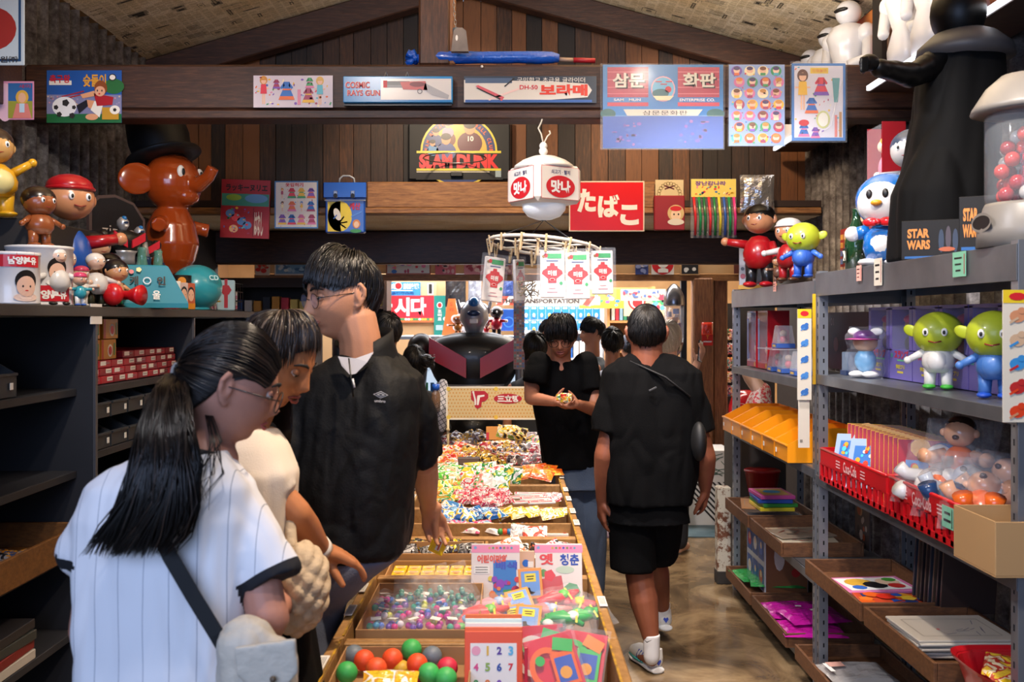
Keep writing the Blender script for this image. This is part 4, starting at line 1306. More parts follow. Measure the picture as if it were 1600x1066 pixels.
for i,(px,py,w,h,yaw,pt,ro,c,l)in enumerate(((790,862,.15,.10,0,-50,25,['#d8d4cc','#f0eee8','#d85a3a','#e8e4dc'],'white paper packet leaning left'),(812,838,.08,.09,10,-20,-10,['#c8c8c8','#f0f0f0','#a0a0a4','#e0e0e0'],'clear crinkled bag standing at the back'),
  (808,858,.09,.06,0,-60,0,['#1c1c1e','#e8e4e0','#2c2c2e','#c8c8c8'],'black and white packet'),(836,842,.10,.10,-10,-30,5,['#e4e0dc','#f2f0ec','#d85a4a','#d0ccc8'],'white bag with small red marks'),
  (840,858,.06,.05,0,-45,-12,['#1a1618','#c84a2c','#2a2022','#3a3032'],'black card packet with orange picture'),(862,856,.09,.05,14,-50,30,['#dcd8d4','#c84a5a','#f0eeea','#3a3a40'],'white stick shaped packet'),
  (882,856,.055,.045,0,-45,-10,['#232a4a','#e8e4e0','#1c1c24','#c8303a'],'dark blue card packet at the right'),(800,868,.09,.06,0,-75,12,['#e8b09a','#f0ece6','#d8664a','#e8e4dc'],'pale packet with red print in front'),(860,868,.12,.06,0,-80,-6,['#d8d4d0','#e8e6e2','#9a9a9e','#f0f0ee'],'flat crinkled clear packet in front right'))):
 bag(G(px,py,.775),w,h,.02,yaw,pt,ro,pack(c,26),l+' in the third crate',group='white and clear packets in the third crate')

# --- fourth crate
m=MB();m.box((-.09,4.16,.735),(.69,.012,.11),M_crate,bev=.002);m.build('divider_board',parent=CRT[3])
def row(pts,cols,w,h,d,tmpl,grp,z=.785,sc=26,pitch=-65,roll=lambda:qb.uniform(-30,30),amp=.25):
 n=len(pts)
 for i,(px,py)in enumerate(pts):
  o=['leftmost','second from left','third from left','fourth from left','fifth from left','sixth from left','seventh from left','eighth from left','ninth from left','tenth from left'][i]if i<n-1 else 'rightmost'
  bag(G(px,py,z),w*qb.uniform(.9,1.1),h*qb.uniform(.9,1.1),d,qb.uniform(-12,12),pitch+qb.uniform(-12,12),roll(),pack(cols[i%len(cols)],sc),tmpl.format(o),group=grp,amp=amp)
BLU=[['#2f7ac8','#e8ecf4','#1c5aa8','#8ac0ea'],['#3c8ad0','#f2f4f8','#e8c84a','#1c5aa8']]
row([(688,797),(704,792),(716,800),(728,806),(740,803),(694,805),(762,802),(774,804)],BLU,.10,.07,.03,'shiny blue and white sweet bag, {} in the fourth crate','blue sweet bags in the fourth crate')
YW=[['#e8cf4a','#f4f0e0','#d8b02a','#f0e8b8'],['#f2efe6','#e8d24a','#f2f0ea','#c8b83a']]
row([(790,802),(802,799),(815,802),(826,798),(838,803),(850,800),(862,804),(872,801)],YW,.11,.045,.018,'yellow and white stick sweet pack, {} in the fourth crate','yellow stick packs in the fourth crate',roll=lambda:qb.uniform(5,35))
card(G(672,826,.72),.11,.06,.05,0,-90,0,mat('#a8889c',.3),'lilac_box','pale lilac plastic box at the left end of the fourth crate','box')
PW=[['#e8709a','#f4ece8','#f4ece8','#e8e0dc'],['#f0ebe6','#f2c8d0','#d84a7a','#8ab0d8']]
row([(700,824),(718,822),(735,826),(752,822),(768,826)],PW,.10,.06,.03,'white and pink sweet pack with frilled ends, {} of its row','white and pink packs in the fourth crate',z=.765)
CB=['#3a8ac8','#e8822c','#e8c23a','#4a9a4a','#e8542c','#2f7ab8','#f08a3a','#e8762c']
for r_ in range(2):
 for i in range(8):
  m=MB();p=G(782+i*6.8,822+r_*9,.775-r_*.01);m.ball(p,.0135,mat(CB[(i+r_*3)%8],.2,coat=.6),n=12)
  m.build('gum_ball',label=f'{["blue", "orange", "yellow", "green", "red", "blue", "orange", "orange"][(i + r_ * 3) % 8]} gum ball in the {["back", "front"][r_]} line, {["first", "second", "third", "fourth", "fifth", "sixth", "seventh", "eighth"][i]} from the left',cat='sweet',group='gum balls in the fourth crate')
card(G(812,831,.745),.025,.09,.03,0,-90,0,gl('#e6d8d2'),'white_packet','narrow white packet beside the gum balls','packet')
card(G(852,831,.75),.19,.10,.03,0,-90,0,gl('#e8ddd8'),'white_flat_box','wide flat white box with a red edge at the right of the fourth crate','box',lambda m:(m.rect(-.09,0,.006,.09,gl('#d8405a'),.001),m.disc(.08,-.03,.008,RED,.001,n=10)))

# --- fifth crate
YG=[['#e8c83a','#f0e8c0','#3f9a4a','#e89a3a'],['#f0d84a','#8ac04a','#e88a3a','#f4f0e0']]
row([(690,757),(708,755),(688,768),(706,767),(690,779),(710,778)],YG,.13,.06,.02,'yellow and green snack pack, {} of the pile by the left rim','yellow and green packs in the fifth crate',z=.80,pitch=-70,roll=lambda:qb.uniform(-8,12))
RW=[['#d83a5a','#f4e8e4','#b82a4a','#f0c8c8'],['#f2ece8','#d84a5a','#e8a0a8','#c8304a'],['#e8e0dc','#c83a6a','#f4f0ee','#d8707a']]
row([(722,772),(736,768),(748,775),(760,769),(772,776),(783,770),(730,781),(752,784),(768,785),(786,783)],RW,.10,.06,.03,'crumpled red and white sweet, {} of the red heap','red and white sweets in the fifth crate',z=.795,sc=40,amp=.5)
for i,(px,py,ro,w)in enumerate(((820,776,4,.18),(834,771,-3,.19),(828,783,12,.17),(846,784,8,.13),(838,778,6,.16))):
 def dr(m,w=w):m.rect(0,0,w*.8,.012,gl('#d84a5a'),.0012);m.text('쫀드기',.01,0,w*.4,.01,WHITE,.002,bold=.03);m.rect(-w*.46,0,w*.05,.03,RED,.0012)
 card(G(px,py,.785),w,.035,.008,0,-82,ro,gl('#ece4de'),'candy_stick_box',f'long white sweet box with red lettering, {["second from the back", "backmost", "second from the front", "nearest", "middle"][i]} of its pile','box',dr,'long white sweet boxes')
row([(858,775),(866,780),(872,774)],[['#f0e6e2','#d84a5a','#f4f0ee','#e87a7a']],.06,.035,.015,'small red and white pack, {} beside the right rim','small packs in the fifth crate',z=.78,sc=50)

# --- sixth crate
GR=[['#4fb83a','#8ad05a','#e8e8d8','#2f8a3a'],['#e89a6a','#f2c8a0','#3f9a3a','#f4e8d8']]
row([(690,742),(706,738),(688,733),(700,729),(722,735),(714,744)],GR,.13,.08,.02,'green and orange snack pack, {} of the stack by the left rim','green snack packs',z=.83,pitch=-60,roll=lambda:qb.uniform(-25,5))
WG=[['#e8e8e4','#f4f4f0','#2f8a4a','#e8c83a'],['#ecebe6','#d83a3a','#f4f4f0','#e8c83a'],['#f0f0ea','#e89a8a','#3a9a4a','#f4f4f0']]
row([(728,741),(740,736),(752,742),(764,737),(776,743),(788,738),(800,744),(734,750),(758,752),(782,753)],WG,.10,.10,.02,'white clear-topped snack pack with green and yellow stripes, {} of its row','white striped snack packs',z=.83,sc=24,pitch=-35,roll=lambda:qb.uniform(-15,15))
OR=[['#f0641e','#e8922a','#f07a2a','#f4c23a'],['#f08a1e','#f2a83a','#e85a1e','#f0641e']]
row([(824,741),(836,735),(850,732),(846,742),(862,738)],OR,.13,.08,.02,'bright orange snack pack, {} at the right of the sixth crate','orange snack packs',z=.83,pitch=-62)

# --- farthest crate: heap
HP=[(['#3a3036','#c8a050','#6a5a6a','#b8b0b8'],'dark foil'),(['#d8a82a','#3a2a1e','#e8c25a','#8a3a2a'],'gold and brown'),(['#d83a2a','#f0d8c8','#e8a83a','#e85a3a'],'red and cream'),(['#c8c4c8','#e8e4e4','#a83a4a','#9a969c'],'silver with red print'),(['#4a3a3c','#d8c8b8','#a8283a','#e8a83a'],'brown and red'),(['#e8d8c8','#d88a9a','#4fa08a','#e8c83a'],'cream and pink')]
LAY=[[(700,690,3,.80,-55),(716,686,0,.84,-50),(736,684,0,.84,-48),(756,683,0,.85,-40),(782,676,1,.87,8),(806,680,1,.86,0),(820,684,0,.86,10),(840,690,5,.84,5),(853,694,5,.82,80)],
  [(702,706,2,.84,10),(722,701,2,.86,-15),(740,706,1,.85,-10),(766,699,4,.87,4),(790,697,1,.87,-6),(806,704,0,.86,20),(824,702,3,.86,8),(846,704,3,.85,-10)],
  [(696,720,2,.83,8),(716,716,2,.83,-6),(740,716,1,.83,12),(770,718,1,.84,2),(792,716,4,.84,-4),(812,717,3,.83,8),(832,719,3,.83,-6),(852,717,3,.83,4)]]
for r_i,L in enumerate(LAY):
 for i,(px,py,c,z,ro)in enumerate(L):
  big=.17 if r_i==0 else .15
  bag(G(px,py,z-.02),big,.10,.045,qb.uniform(-15,15),-58,ro,pack(HP[c][0],24),f'{HP[c][1]} snack bag in the {["top", "middle", "front"][r_i]} layer of the far heap, {["leftmost", "second from left", "third", "fourth", "fifth", "sixth", "seventh", "eighth", "rightmost"][i]}',group='snack bags heaped in the farthest crate',amp=.35)
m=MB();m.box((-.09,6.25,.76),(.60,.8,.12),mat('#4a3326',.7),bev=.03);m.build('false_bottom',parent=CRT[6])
card(P(782,677,6.62),.19,.09,.09,0,-12,0,gl('#d8902e'),'orange_carton','orange snack carton standing at the back of the far heap','box',lambda m:(m.text('쫄쫄이',.01,.01,.07,.02,gl('#a8342a'),.001,bold=.03),m.rect(-.085,-.02,.018,.05,RED,.001)))
bag(P(800,676,6.45),.2,.11,.06,6,-50,-12,pack(['#3a2c28','#e8b83a','#e8d8c0','#8a9a3a'],24),'big yellow and brown snack bag on top of the heap before the orange carton',amp=.3)

# --- painted tin sign over the far end
t=thing('tin_sign','cream dotted tin sign with red oval lettering on two posts at the far table end','sign',(-.09,6.76,.66))
s=Sheet(698,605,853,655,6.76,gl('#d8c08a',.35),th=.05,bev=.004)
for i in range(31):
 for j in range(9):
  s.mb.disc(-.325+i*.0218+(j%2)*.0109,-.092+j*.023,.0055,gl('#cf9338'),.0008,n=6)
s.rect(698,604,853,606.5,gl('#ece4d0'),2);s.rect(698,653.5,853,656,gl('#ece4d0'),2);s.rect(697,605,699.5,655,gl('#ece4d0'),2);s.rect(851.5,605,854,655,gl('#ece4d0'),2)
for x,y in((701,608),(775,608),(850,608),(701,652),(775,652),(850,652)):s.disc(x,y,3.4,3.4,gl('#e2c24a'),3,n=10)
lr=gl('#b5202c');s.poly([(736,611),(757,611),(763,616),(763,622),(758,627),(753,628),(752,636),(746,639),(742,636),(741,628),(736,624)],lr,3)
s.poly([(738.5,614),(741,614),(744,626),(744,633),(741.5,633),(741,624)],WHITE,4);s.poly([(746,618),(757,617),(757,619.5),(750,621),(748,633),(745,633),(745.5,621)],WHITE,4);s.disc(739.5,612.8,1.7,1.7,WHITE,5,n=8)
s.disc(793.5,623,22,7.8,lr,3,n=30);s.text('三立빵',777,617.5,811,628.5,WHITE,4,.05);s.rect(829,611,845,619,gl('#b8b4c4'),3);s.rect(832,613,842,615,gl('#6a6478'),4)
s.build('sign_panel',parent=t)
for px in(700,850):
 m=MB();b=P(px,655,6.76);m.cyl((b.x,6.76,.664),(b.x,6.76,b.z),.009,mat('#c8b48a',.45),10);m.ball((b.x,6.75,b.z-.07),.014,mat('#c8b48a',.45),n=10);m.build('sign_post',parent=t)
# ---------------------------------------------------------------- people
V=Vector
def rem(mb,name,parent,vox=.006,it=6,wr=None,label=None):
 """grow one continuous surface from overlapping closed shapes; wr = (amplitude, scale xyz) cloth folds"""
 o=mb.build(name,parent,label)
 bake(o,[('REMESH',dict(mode='VOXEL',voxel_size=vox,use_smooth_shade=True)),('SMOOTH',dict(factor=.5,iterations=it))])
 if not o.data.materials:o.data.materials.append(mb.mats[0])
 me=o.data
 off=V(o['_o'])if parent is None else V(parent['_o'])
 for a,sc in((wr if isinstance(wr[0],tuple)else(wr,))if wr else()):
  me.update()
  nn_=[0.0]*(3*len(me.vertices));cc_=nn_[:]
  me.vertex_normals.foreach_get('vector',nn_);me.vertices.foreach_get('co',cc_)
  for i in range(0,len(cc_),3):
   q_=V(((cc_[i]+off.x)*sc[0],(cc_[i+1]+off.y)*sc[1],(cc_[i+2]+off.z)*sc[2]))
   w=noise.noise(q_+V((0,0,noise.noise(q_*.6)*1.5)))
   w=a*(abs(w)*2-.5)
   cc_[i]+=nn_[i]*w;cc_[i+1]+=nn_[i+1]*w;cc_[i+2]+=nn_[i+2]*w
  me.vertices.foreach_set('co',cc_)
 me.update();smooth_all(o)
 return o

def ellrings(m,rings,mt,n=28):
 """rings: (centre, half width, half depth, yaw)"""
 out=[]
 for c,rx,ry,yw in rings:
  a0=R(yw);c=V(c)
  ring=[]
  for i in range(n):
   a=2*pi*i/n
   x,y=rx*cos(a),ry*sin(a)
   e=abs(cos(a)*sin(a))*.22
   x*=1+e;y*=1+e
   ring.append(c+V((x*cos(a0)-y*sin(a0),x*sin(a0)+y*cos(a0),0)))
  out.append(ring)
 m.loft(out,mt)

def limb(m,pts,rs,mt,n=14,end=True):
 pts=[V(p)for p in pts]
 # soften the joint
 P2,R2=[],[]
 for i in range(len(pts)-1):
  for k in range(5):
   u=k/5
   P2.append(pts[i].lerp(pts[i+1],u));R2.append(rs[i]+(rs[i+1]-rs[i])*u)
 P2.append(pts[-1]);R2.append(rs[-1])
 m.tube(P2,R2,mt,n)
 for p,r in list(zip(pts,rs))[:None if end else-1]:m.ball(p,r*.985,mt,n=14)

def hand(m,wrist,fd,pn,mt,hs=1,L=.18,curls=(25,30,35,40),thumb=None,spread=6,wr=.026):
 fd=V(fd).normalized();pn=V(pn);pn=(pn-fd*pn.dot(fd)).normalized();s=fd.cross(pn)*hs
 k=L/.18;wrist=V(wrist)
 offs=[.030,.010,-.011,-.030];ln=[.070,.078,.073,.057]
 for i in range(4):
  kn=wrist+fd*(.092-abs(i-1.2)*.004)*k+s*offs[i]*k
  m.tube([wrist+s*offs[i]*.45*k,wrist.lerp(kn,.55)-pn*.002,kn],[.017*k,.0155*k,.0125*k],mt,10)
  m.ball(kn,.0125*k,mt,n=12)
  d=(fd*cos(R(spread*(1.5-i)))+s*sin(R(spread*(1.5-i)))).normalized()
  p,a=kn,0
  for j,(f_,r_)in enumerate(((.44,.0098),(.31,.0088),(.25,.0078))):
   a+=R(curls[i]*(.7 if j==0 else 1.0 if j==1 else .6))
   dd=d*cos(a)+pn*sin(a);p2=p+dd*ln[i]*f_*k
   m.tube([p,p2],[r_*1.04*k,r_*.96*k],mt,10);m.ball(p2,r_*.97*k,mt,n=10)
   p=p2
 tb=wrist+fd*.022*k+s*.022*k+pn*.004
 td=(V(thumb)if thumb is not None else(fd*.62+s*.62+pn*.38)).normalized()
 t1=tb+td*.045*k;t2=t1+(td*.85+fd*.35+pn*.1).normalized()*.032*k;t3=t2+(td*.7+fd*.5+pn*.15).normalized()*.026*k
 m.tube([tb,t1,t2,t3],[.018*k,.0135*k,.0115*k,.009*k],mt,10)
 for p,r in((tb,.018),(t1,.0133),(t2,.0113),(t3,.0089)):m.ball(p,r*k,mt,n=10)
 m.ball(wrist+fd*.045*k+s*.012*k+pn*.006,(.03*k,)*3,mt,n=12)if False else None
 m.tube([wrist-fd*.03*k,wrist+fd*.01*k,wrist+fd*.06*k],[wr*k,.026*k,.021*k],mt,12)

def head_shape(m,M,mt,s=1.,jaw=.30,fem=False,nose=1.):
 nu,nv=96,64
 vs=[]
 for j in range(nv+1):
  el=-pi/2+pi*j/nv
  for i in range(nu):
   az=2*pi*i/nu
   x,y,z=sin(az)*cos(el),cos(az)*cos(el),sin(el)
   p=[x*.077,y*.097,z*.118]
   if z<0:
    t=-z
    p[0]*=1-jaw*t**1.25
    p[1]*=(1-.06*t)if y>0 else(1-.5*t)
    if y>0:p[1]+=.012*t*(1-t)*2
   if y>.1:
    p[1]*=1-.05*(1-abs(z))
    g=lambda cx,cz,sx,sz:exp(-((p[0]-cx)/sx)**2-((p[2]-cz)/sz)**2)
    d=.010*g(0,.004,.008,.020)+.020*nose*g(0,-.022,.0105,.0125)+.006*g(0,-.008,.009,.016)
    for q_ in(-1,1):
     d+=.008*nose*g(q_*.0115,-.028,.0065,.007)-.0105*g(q_*.032,.011,.0175,.0125)
     d+=.0035*g(q_*.03,.032,.024,.008)+.0045*g(q_*.046,-.022,.02,.022)
    d+=.0085*g(0,-.0475,.019,.0048)+.0095*g(0,-.0575,.017,.0055)-.004*g(0,-.0525,.02,.0018)
    d+=.009*g(0,-.09,.022,.014)-.004*g(0,-.069,.02,.005)-.003*g(0,-.038,.007,.005)
    p[1]+=d
   vs.append((p[0]*s,p[1]*s,p[2]*s))
 fs=[]
 for j in range(nv):
  for i in range(nu):
   i2=(i+1)%nu
   fs.append((j*nu+i,(j+1)*nu+i,(j+1)*nu+i2,j*nu+i2))
 m.add(vs,fs,mt,True,M)
 for q_ in(-1,1):
  pts=[V((q_*.072,-.006,.026)),V((q_*.083,-.018,.03)),V((q_*.088,-.026,.014)),V((q_*.085,-.023,-.006)),V((q_*.079,-.012,-.024)),V((q_*.074,-.004,-.03)),V((q_*.073,.0,-.02))]
  m.tube([p*s for p in pts],[.006*s,.0065*s,.0065*s,.006*s,.006*s,.0075*s,.005*s],mt,8,T=M)
  m.ball(V((q_*.078,-.012,.0))*s,(.005*s,.014*s,.024*s),mt,rot=(0,0,q_*-28),n=12,T=M)

def lid_patch(m,c,r,e0,e1,mt):
 vs,fs=[],[]
 nu,nv=14,6
 for j in range(nv+1):
  e=R(e0+(e1-e0)*j/nv)
  for i in range(nu+1):
   a=R(-80+160*i/nu);vs.append(V(c)+V((sin(a),cos(a)*cos(e),cos(a)*sin(e)))*r)
 for j in range(nv):
  for i in range(nu):
   k=j*(nu+1)+i;fs.append((k,k+nu+1,k+nu+2,k+1))
 m.add(vs,fs,mt,True)
def face_parts(M,parent,s=1.,look=-15,lip='#a8544a',open_=0.,brow='#1c1613'):
 for q_ in(-1,1):
  m=MB(M)
  c=V((q_*.0315,.0722,.0105))*s
  m.ball(c,.0118*s,mat('#c9beb6',.3),n=14)
  g=V((0,cos(R(look)),sin(R(look))))*.0075*s
  m.ball(c+g,.0062*s,mat('#17100d',.1),n=12)
  m.build('eye',parent)
  m=MB(M)
  m.tube([*[c+V((.0135*sin(R(a_)),.0135*cos(R(a_))*cos(R(look+16)),.0135*cos(R(a_))*sin(R(look+16))))*s for a_ in(-72,-36,0,36,72)]],[.0006*s,.0012*s,.0014*s,.0012*s,.0006*s],mat('#1a1210',.5),6)
  skm=parent.children[0].data.materials[0]
  lid_patch(m,c,.0128*s,look+16,88,skm);lid_patch(m,c,.0126*s,look-20,-80,skm)
  m.build('eyelid',parent)
  m=MB(M)
  m.tube([V((q_*.013,.0925,.031))*s,V((q_*.027,.0915,.037))*s,V((q_*.042,.083,.036))*s,V((q_*.052,.073,.029))*s],[.002*s,.003*s,.0026*s,.001*s],mat(brow,.7),6,flat=1.4)
  m.build('eyebrow',parent)
 lm=mat(lip,.35)
 m=MB(M)
 for z,r in((-.0475,.0034),(-.0585-open_,.0042)):
  m.tube([V((-.024,.084,-.052))*s,V((-.013,.0945,z))*s,V((0,.0985,z))*s,V((.013,.0945,z))*s,V((.024,.084,-.052))*s],[.0008,r*.9*s,r*s,r*.9*s,.0008],lm,8)
 if open_:m.ball(V((0,.093,-.053-open_/2))*s,(.013*s,.004*s,open_*.6),mat('#3a1512',.5),n=10)
 m.build('lips',parent)

HAIRM={}
def hair_mat(c='#14100f',c2='#2c221d',rough=.34):
 k=(c,c2,rough)
 if k not in HAIRM:
  def fn(nt,b):
   g=N(nt,'NewGeometry');r=ramp(nt,[(0,c),(.75,c),(1,c2)],g.outputs['Random Per Island'])
   nt.links.new(r.outputs['Color'],b.inputs['Base Color']);b.inputs['Specular IOR Level'].default_value=.4
   b.inputs['Anisotropic'].default_value=.5
  HAIRM[k]=nodes_mat('hair',fn,rough)
 return HAIRM[k]
def dirv(az,el):
 return V((sin(R(az))*cos(R(el)),cos(R(az))*cos(R(el)),sin(R(el))))
def on_head(d,f=1.):
 p=V((d.x*.077,d.y*.097,d.z*.118))
 if d.z<0:
  p.x*=1-.28*(-d.z);p.y*=(1-.3*-d.z)if d.y<0 else 1
 return p*f
def slerp(a,b,t):
 w=a.angle(b,0)
 if w<1e-3:return a.copy()
 return(a*sin((1-t)*w)+b*sin(t*w))/sin(w)
def strand(m,pts,r,mt,M,n=3):
 k=len(pts)
 m.tube(pts,[r*(.7+.6*sin(pi*min(1,(i+.4)/(k-.2))))if i<k-1 else r*.15 for i in range(k)],mt,n,T=M,caps=False,flat=.6)
def interp(tab,az):
 az=(az+180)%360-180
 a=abs(az)
 for(a0,v0),(a1,v1)in zip(tab,tab[1:]):
  if a0<=a<=a1:return v0+(v1-v0)*(a-a0)/(a1-a0)
 return tab[-1][1]
def cap(m,M,s,tab,mt,f=1.05,seed=1):
 nu,nv=48,26
 vs,fs=[],[]
 for j in range(nv+1):
  for i in range(nu):
   az=360*i/nu;e0=interp(tab,az)-2
   el=90-(90-e0)*j/nv
   vs.append(on_head(dirv(az,el),f*s))
 for j in range(nv):
  for i in range(nu):
   fs.append((j*nu+i,(j+1)*nu+i,(j+1)*nu+(i+1)%nu,j*nu+(i+1)%nu))
 m.add(vs,fs,mt,True,M)
def hair_short(M,parent,s,tab,n,seed,mt,whorl=(0,58),back=True,lift=.10,r=.0017,mess=1.,lenf=.55):
 q=random.Random(seed);m=MB();cap(m,M,s,tab,mt,1.045)
 w=dirv(180,whorl[1])
 for i in range(n):
  az=q.uniform(-180,180);e=interp(tab,az)+q.gauss(0,3.0*mess)+5*mess*sin(az*.11+seed)*sin(az*.037)
  end=dirv(az+q.gauss(0,7*mess),e)
  t0=q.uniform(0,1)**.8*.80;t1=min(1.0,t0+lenf*q.uniform(.7,1.2));lf=lift*q.uniform(.35,1.0);tw=q.gauss(0,.035*mess)
  pts=[]
  K=7
  for k in range(K):
   u=k/(K-1);t=t0+(t1-t0)*u
   d=slerp(w,end,t);d=(d+V((tw*u,tw*u*.6,0))).normalized()
   pts.append(on_head(d,s*(1.035+lf*sin(pi*min(.86,.12+t*.8))*(.35+.65*min(1,u*2)))))
  strand(m,pts,r*s*q.uniform(.8,1.4),mt,M)
 return m.build('hair',parent)

def MH(c,yaw,pitch=0.,roll=0.):
 return Matrix.Translation(V(c))@Matrix.Rotation(R(yaw),4,'Z')@Matrix.Rotation(R(pitch),4,'X')@Matrix.Rotation(R(roll),4,'Y')

def skin(c,c2):return mat(c,.5,var=(c2,9,.3),bump=(220,.06),spec=.4)
def fabric(c,sc=420,st=.25,rough=.85,**k):return mat(c,rough,bump=(sc,st),**k)
BLACKT=mat('#0c0c0d',.9,bump=(300,.2),spec=.1)

# ============ man in the black zip pullover (left of the stall, turned to the left)
Y1=2.85
t=thing('person','tall man in glasses and black zip pullover, reaching into the stall from its left','person',(-.6,2.85,0))
SK=skin('#c68f6f','#b57c5c')
hc=P(535,464,Y1);Mh=MH(hc,124,-10,0)
b=MB();head_shape(b,Mh,SK,1.07)
nb=P(566,572,Y1)+V((0,.02,0))
limb(b,[hc+V((.035,.0,-.06)),hc+V((.05,.0,-.12)),nb+V((0,0,-.02))],[.062,.060,.075],SK)
ellrings(b,[((-.56,2.87,.90),.10,.08,0),((-.48,2.87,1.0),.11,.09,0),((-.47,2.87,1.2),.12,.09,0),((-.43,2.87,1.38),.16,.10,0),((-.43,2.87,1.45),.11,.08,0),((-.425,2.87,1.50),.07,.06,0)],SK)
ellrings(b,[((-.665,2.87,.74),.12,.09,0),((-.64,2.87,.84),.11,.09,0),((-.48,2.87,.95),.11,.08,0)],SK)
sh=V((-.29,2.88,1.39));el=V((-.262,3.02,1.21));wr=P(669,788,3.24)
limb(b,[sh,el],[.045,.045],SK)
limb(b,[el,el.lerp(wr,.35),wr],[.043,.042,.027],SK)
fdir=(P(688,848,3.34)-wr)
hand(b,wr,fdir,(.25,-.2,-.6),SK,hs=-1,curls=(22,34,40,44),thumb=(-.1,.25,-1.0),L=.185,spread=4)
# far arm, resting down at his other side
limb(b,[V((-.58,2.86,1.38)),V((-.66,2.82,1.2)),V((-.66,2.95,1.0))],[.055,.043,.028],SK)
hand(b,(-.66,2.95,1.0),(.15,.35,-.9),(1,0,0),SK,hs=1)
for sx,x0 in((-1,-.74),(1,-.61)):
 limb(b,[V((x0,2.87,.80)),V((x0-.01,2.86,.48)),V((x0,2.9,.08))],[.09,.058,.04],SK)
 limb(b,[V((x0,2.88,.05)),V((x0+.0,3.07,.03))],[.045,.035],SK)
rem(b,'body',t,.0042,5)
face_parts(Mh,t,1.07,-5,'#a2604f')
HM1=hair_mat('#100d0c','#2a2320',.33)
hair_short(Mh,t,1.07,[(0,27),(28,25),(46,17),(60,12),(74,14),(98,16),(112,-6),(135,-26),(180,-30)],2600,5,HM1,whorl=(0,62),lift=.22,r=.0019,mess=.9,lenf=.6)
# spectacles
m=MB(Mh);gm=mat('#2a2624',.25,metal=.6)
for q_ in(-1,1):
 c=V((q_*.034,.103,.004));m.tube([c+V((.024*cos(a),-.004*abs(cos(a)),.021*sin(a)))for a in[k*pi/12 for k in range(25)]],.0011,gm,6)
 m.tube([V((q_*.058,.099,.010)),V((q_*.076,.085,.012)),V((q_*.084,.0,.010)),V((q_*.087,-.02,.004))],.0012,gm,6)
m.tube([V((-.011,.105,.008)),V((0,.108,.011)),V((.011,.105,.008))],.0011,gm,6)
o=m.build('spectacles',t)
for q_ in(-1,1):m=MB(Mh);m.add([V((q_*.034+.023*cos(a),.1025,.004+.020*sin(a)))for a in[k*pi/10 for k in range(20)]],[tuple(range(20))],mat('#d8d4f4',.05,alpha=.16,spec=1.),False);m.build('lens',o)
# pullover
BJ=mat('#0b0c0e',.65,bump=(160,.12),spec=.25)
c=MB()
ellrings(c,[((-.475,2.87,.965),.165,.13,0),((-.475,2.87,.985),.178,.14,0),((-.472,2.87,1.05),.186,.145,0),((-.462,2.87,1.2),.185,.14,0),((-.445,2.87,1.34),.188,.13,0),((-.435,2.87,1.425),.182,.12,0),((-.426,2.87,1.475),.165,.105,0),((-.422,2.875,1.515),.118,.092,0),((-.42,2.88,1.545),.088,.082,0)],BJ)
limb(c,[V((-.31,2.88,1.42)),V((-.270,2.91,1.36)),V((-.262,2.98,1.232))],[.064,.064,.062],BJ,end=False)
limb(c,[V((-.56,2.87,1.425)),V((-.63,2.84,1.3)),V((-.66,2.82,1.2))],[.068,.080,.085],BJ,end=False)
rem(c,'pullover',t,.007,3,((.016,(5,5,2.0)),(.007,(12,12,5)),(.002,(34,34,20))))
m=MB()  # stand collar
for k in range(2):
 pass
ring=[]
for zz,rr in((-.035,.088),(0,.080),(.035,.077),(.036,.071),(0,.072),(-.035,.078)):
 ring.append([nb+V((.004+rr*cos(a),rr*.9*sin(a)+.012,zz+.012*sin(a+.4)+.028))for a in[2*pi*i/36 for i in range(4+0,33)]][:])
# open at the front-left where the zip is undone: azimuths around -120 degrees are left out
def arcring(c0,rr,zz,a0,a1,n=30):return[c0+V((rr*cos(R(a0+(a1-a0)*i/n)),rr*.92*sin(R(a0+(a1-a0)*i/n)),zz-.035*(abs(i/n-.5)*2)**2+.02+.014*cos(R(a0+(a1-a0)*i/n-40))))for i in range(n+1)]
cc=nb+V((.0,.01,.01));rows=[arcring(cc,r_,z_,-88,222)for r_,z_ in((.116,-.05),(.100,-.005),(.087,.035),(.085,.068),(.078,.068),(.079,.035),(.090,-.005),(.104,-.05))]
nn=len(rows[0]);vs=[p for r_ in rows for p in r_];fs=[]
for i in range(len(rows)):
 for j in range(nn-1):
  i2=(i+1)%len(rows);fs.append((i*nn+j,i*nn+j+1,i2*nn+j+1,i2*nn+j))
fs.append(tuple(i*nn for i in range(len(rows))));fs.append(tuple(i*nn+nn-1 for i in range(len(rows)))[::-1])
m=MB();m.add(vs,fs,BJ,True);m.build('collar',t)
m=MB()  # white tee in the neckline
f0=P(559,592,2.742)
m.add([P(528,557,2.765),P(556,560,2.757),P(584,550,2.775),P(574,566,2.750),P(556,584,2.735),P(547,586,2.733),P(534,572,2.75)],[(6,5,4,3,2,1,0)],mat('#a9a9b2',.8))
m.build('tee_neckline',t)
m=MB();m.tube([P(545,560+0,2.73),P(549,596,2.715),P(552,620,2.705)],.0022,mat('#060607',.4),6)
m.tube([P(551,592,2.705),P(554,606,2.70)],.003,mat('#d0d0d2',.4),6);m.build('zip',t)
m=MB(frame(P(595,617,2.712),3,0,-4));g=mat('#b8b4b0',.5)
def rhomb(w,h,z):m.flat([(-w,0),(0,-h),(w,0),(0,h)],None,z)
for w,h,z,mt in((.021,.010,0,g),(.017,.0075,.0006,BJ),(.012,.0052,.0012,g),(.006,.0024,.0018,BJ)):
 m.flat([(-w,0),(0,-h),(w,0),(0,h)],mt,z)
m.text('umbro',-.001,-.017,.030,.008,g,.0005,bold=.03);m.build('embroidered_logo',t)
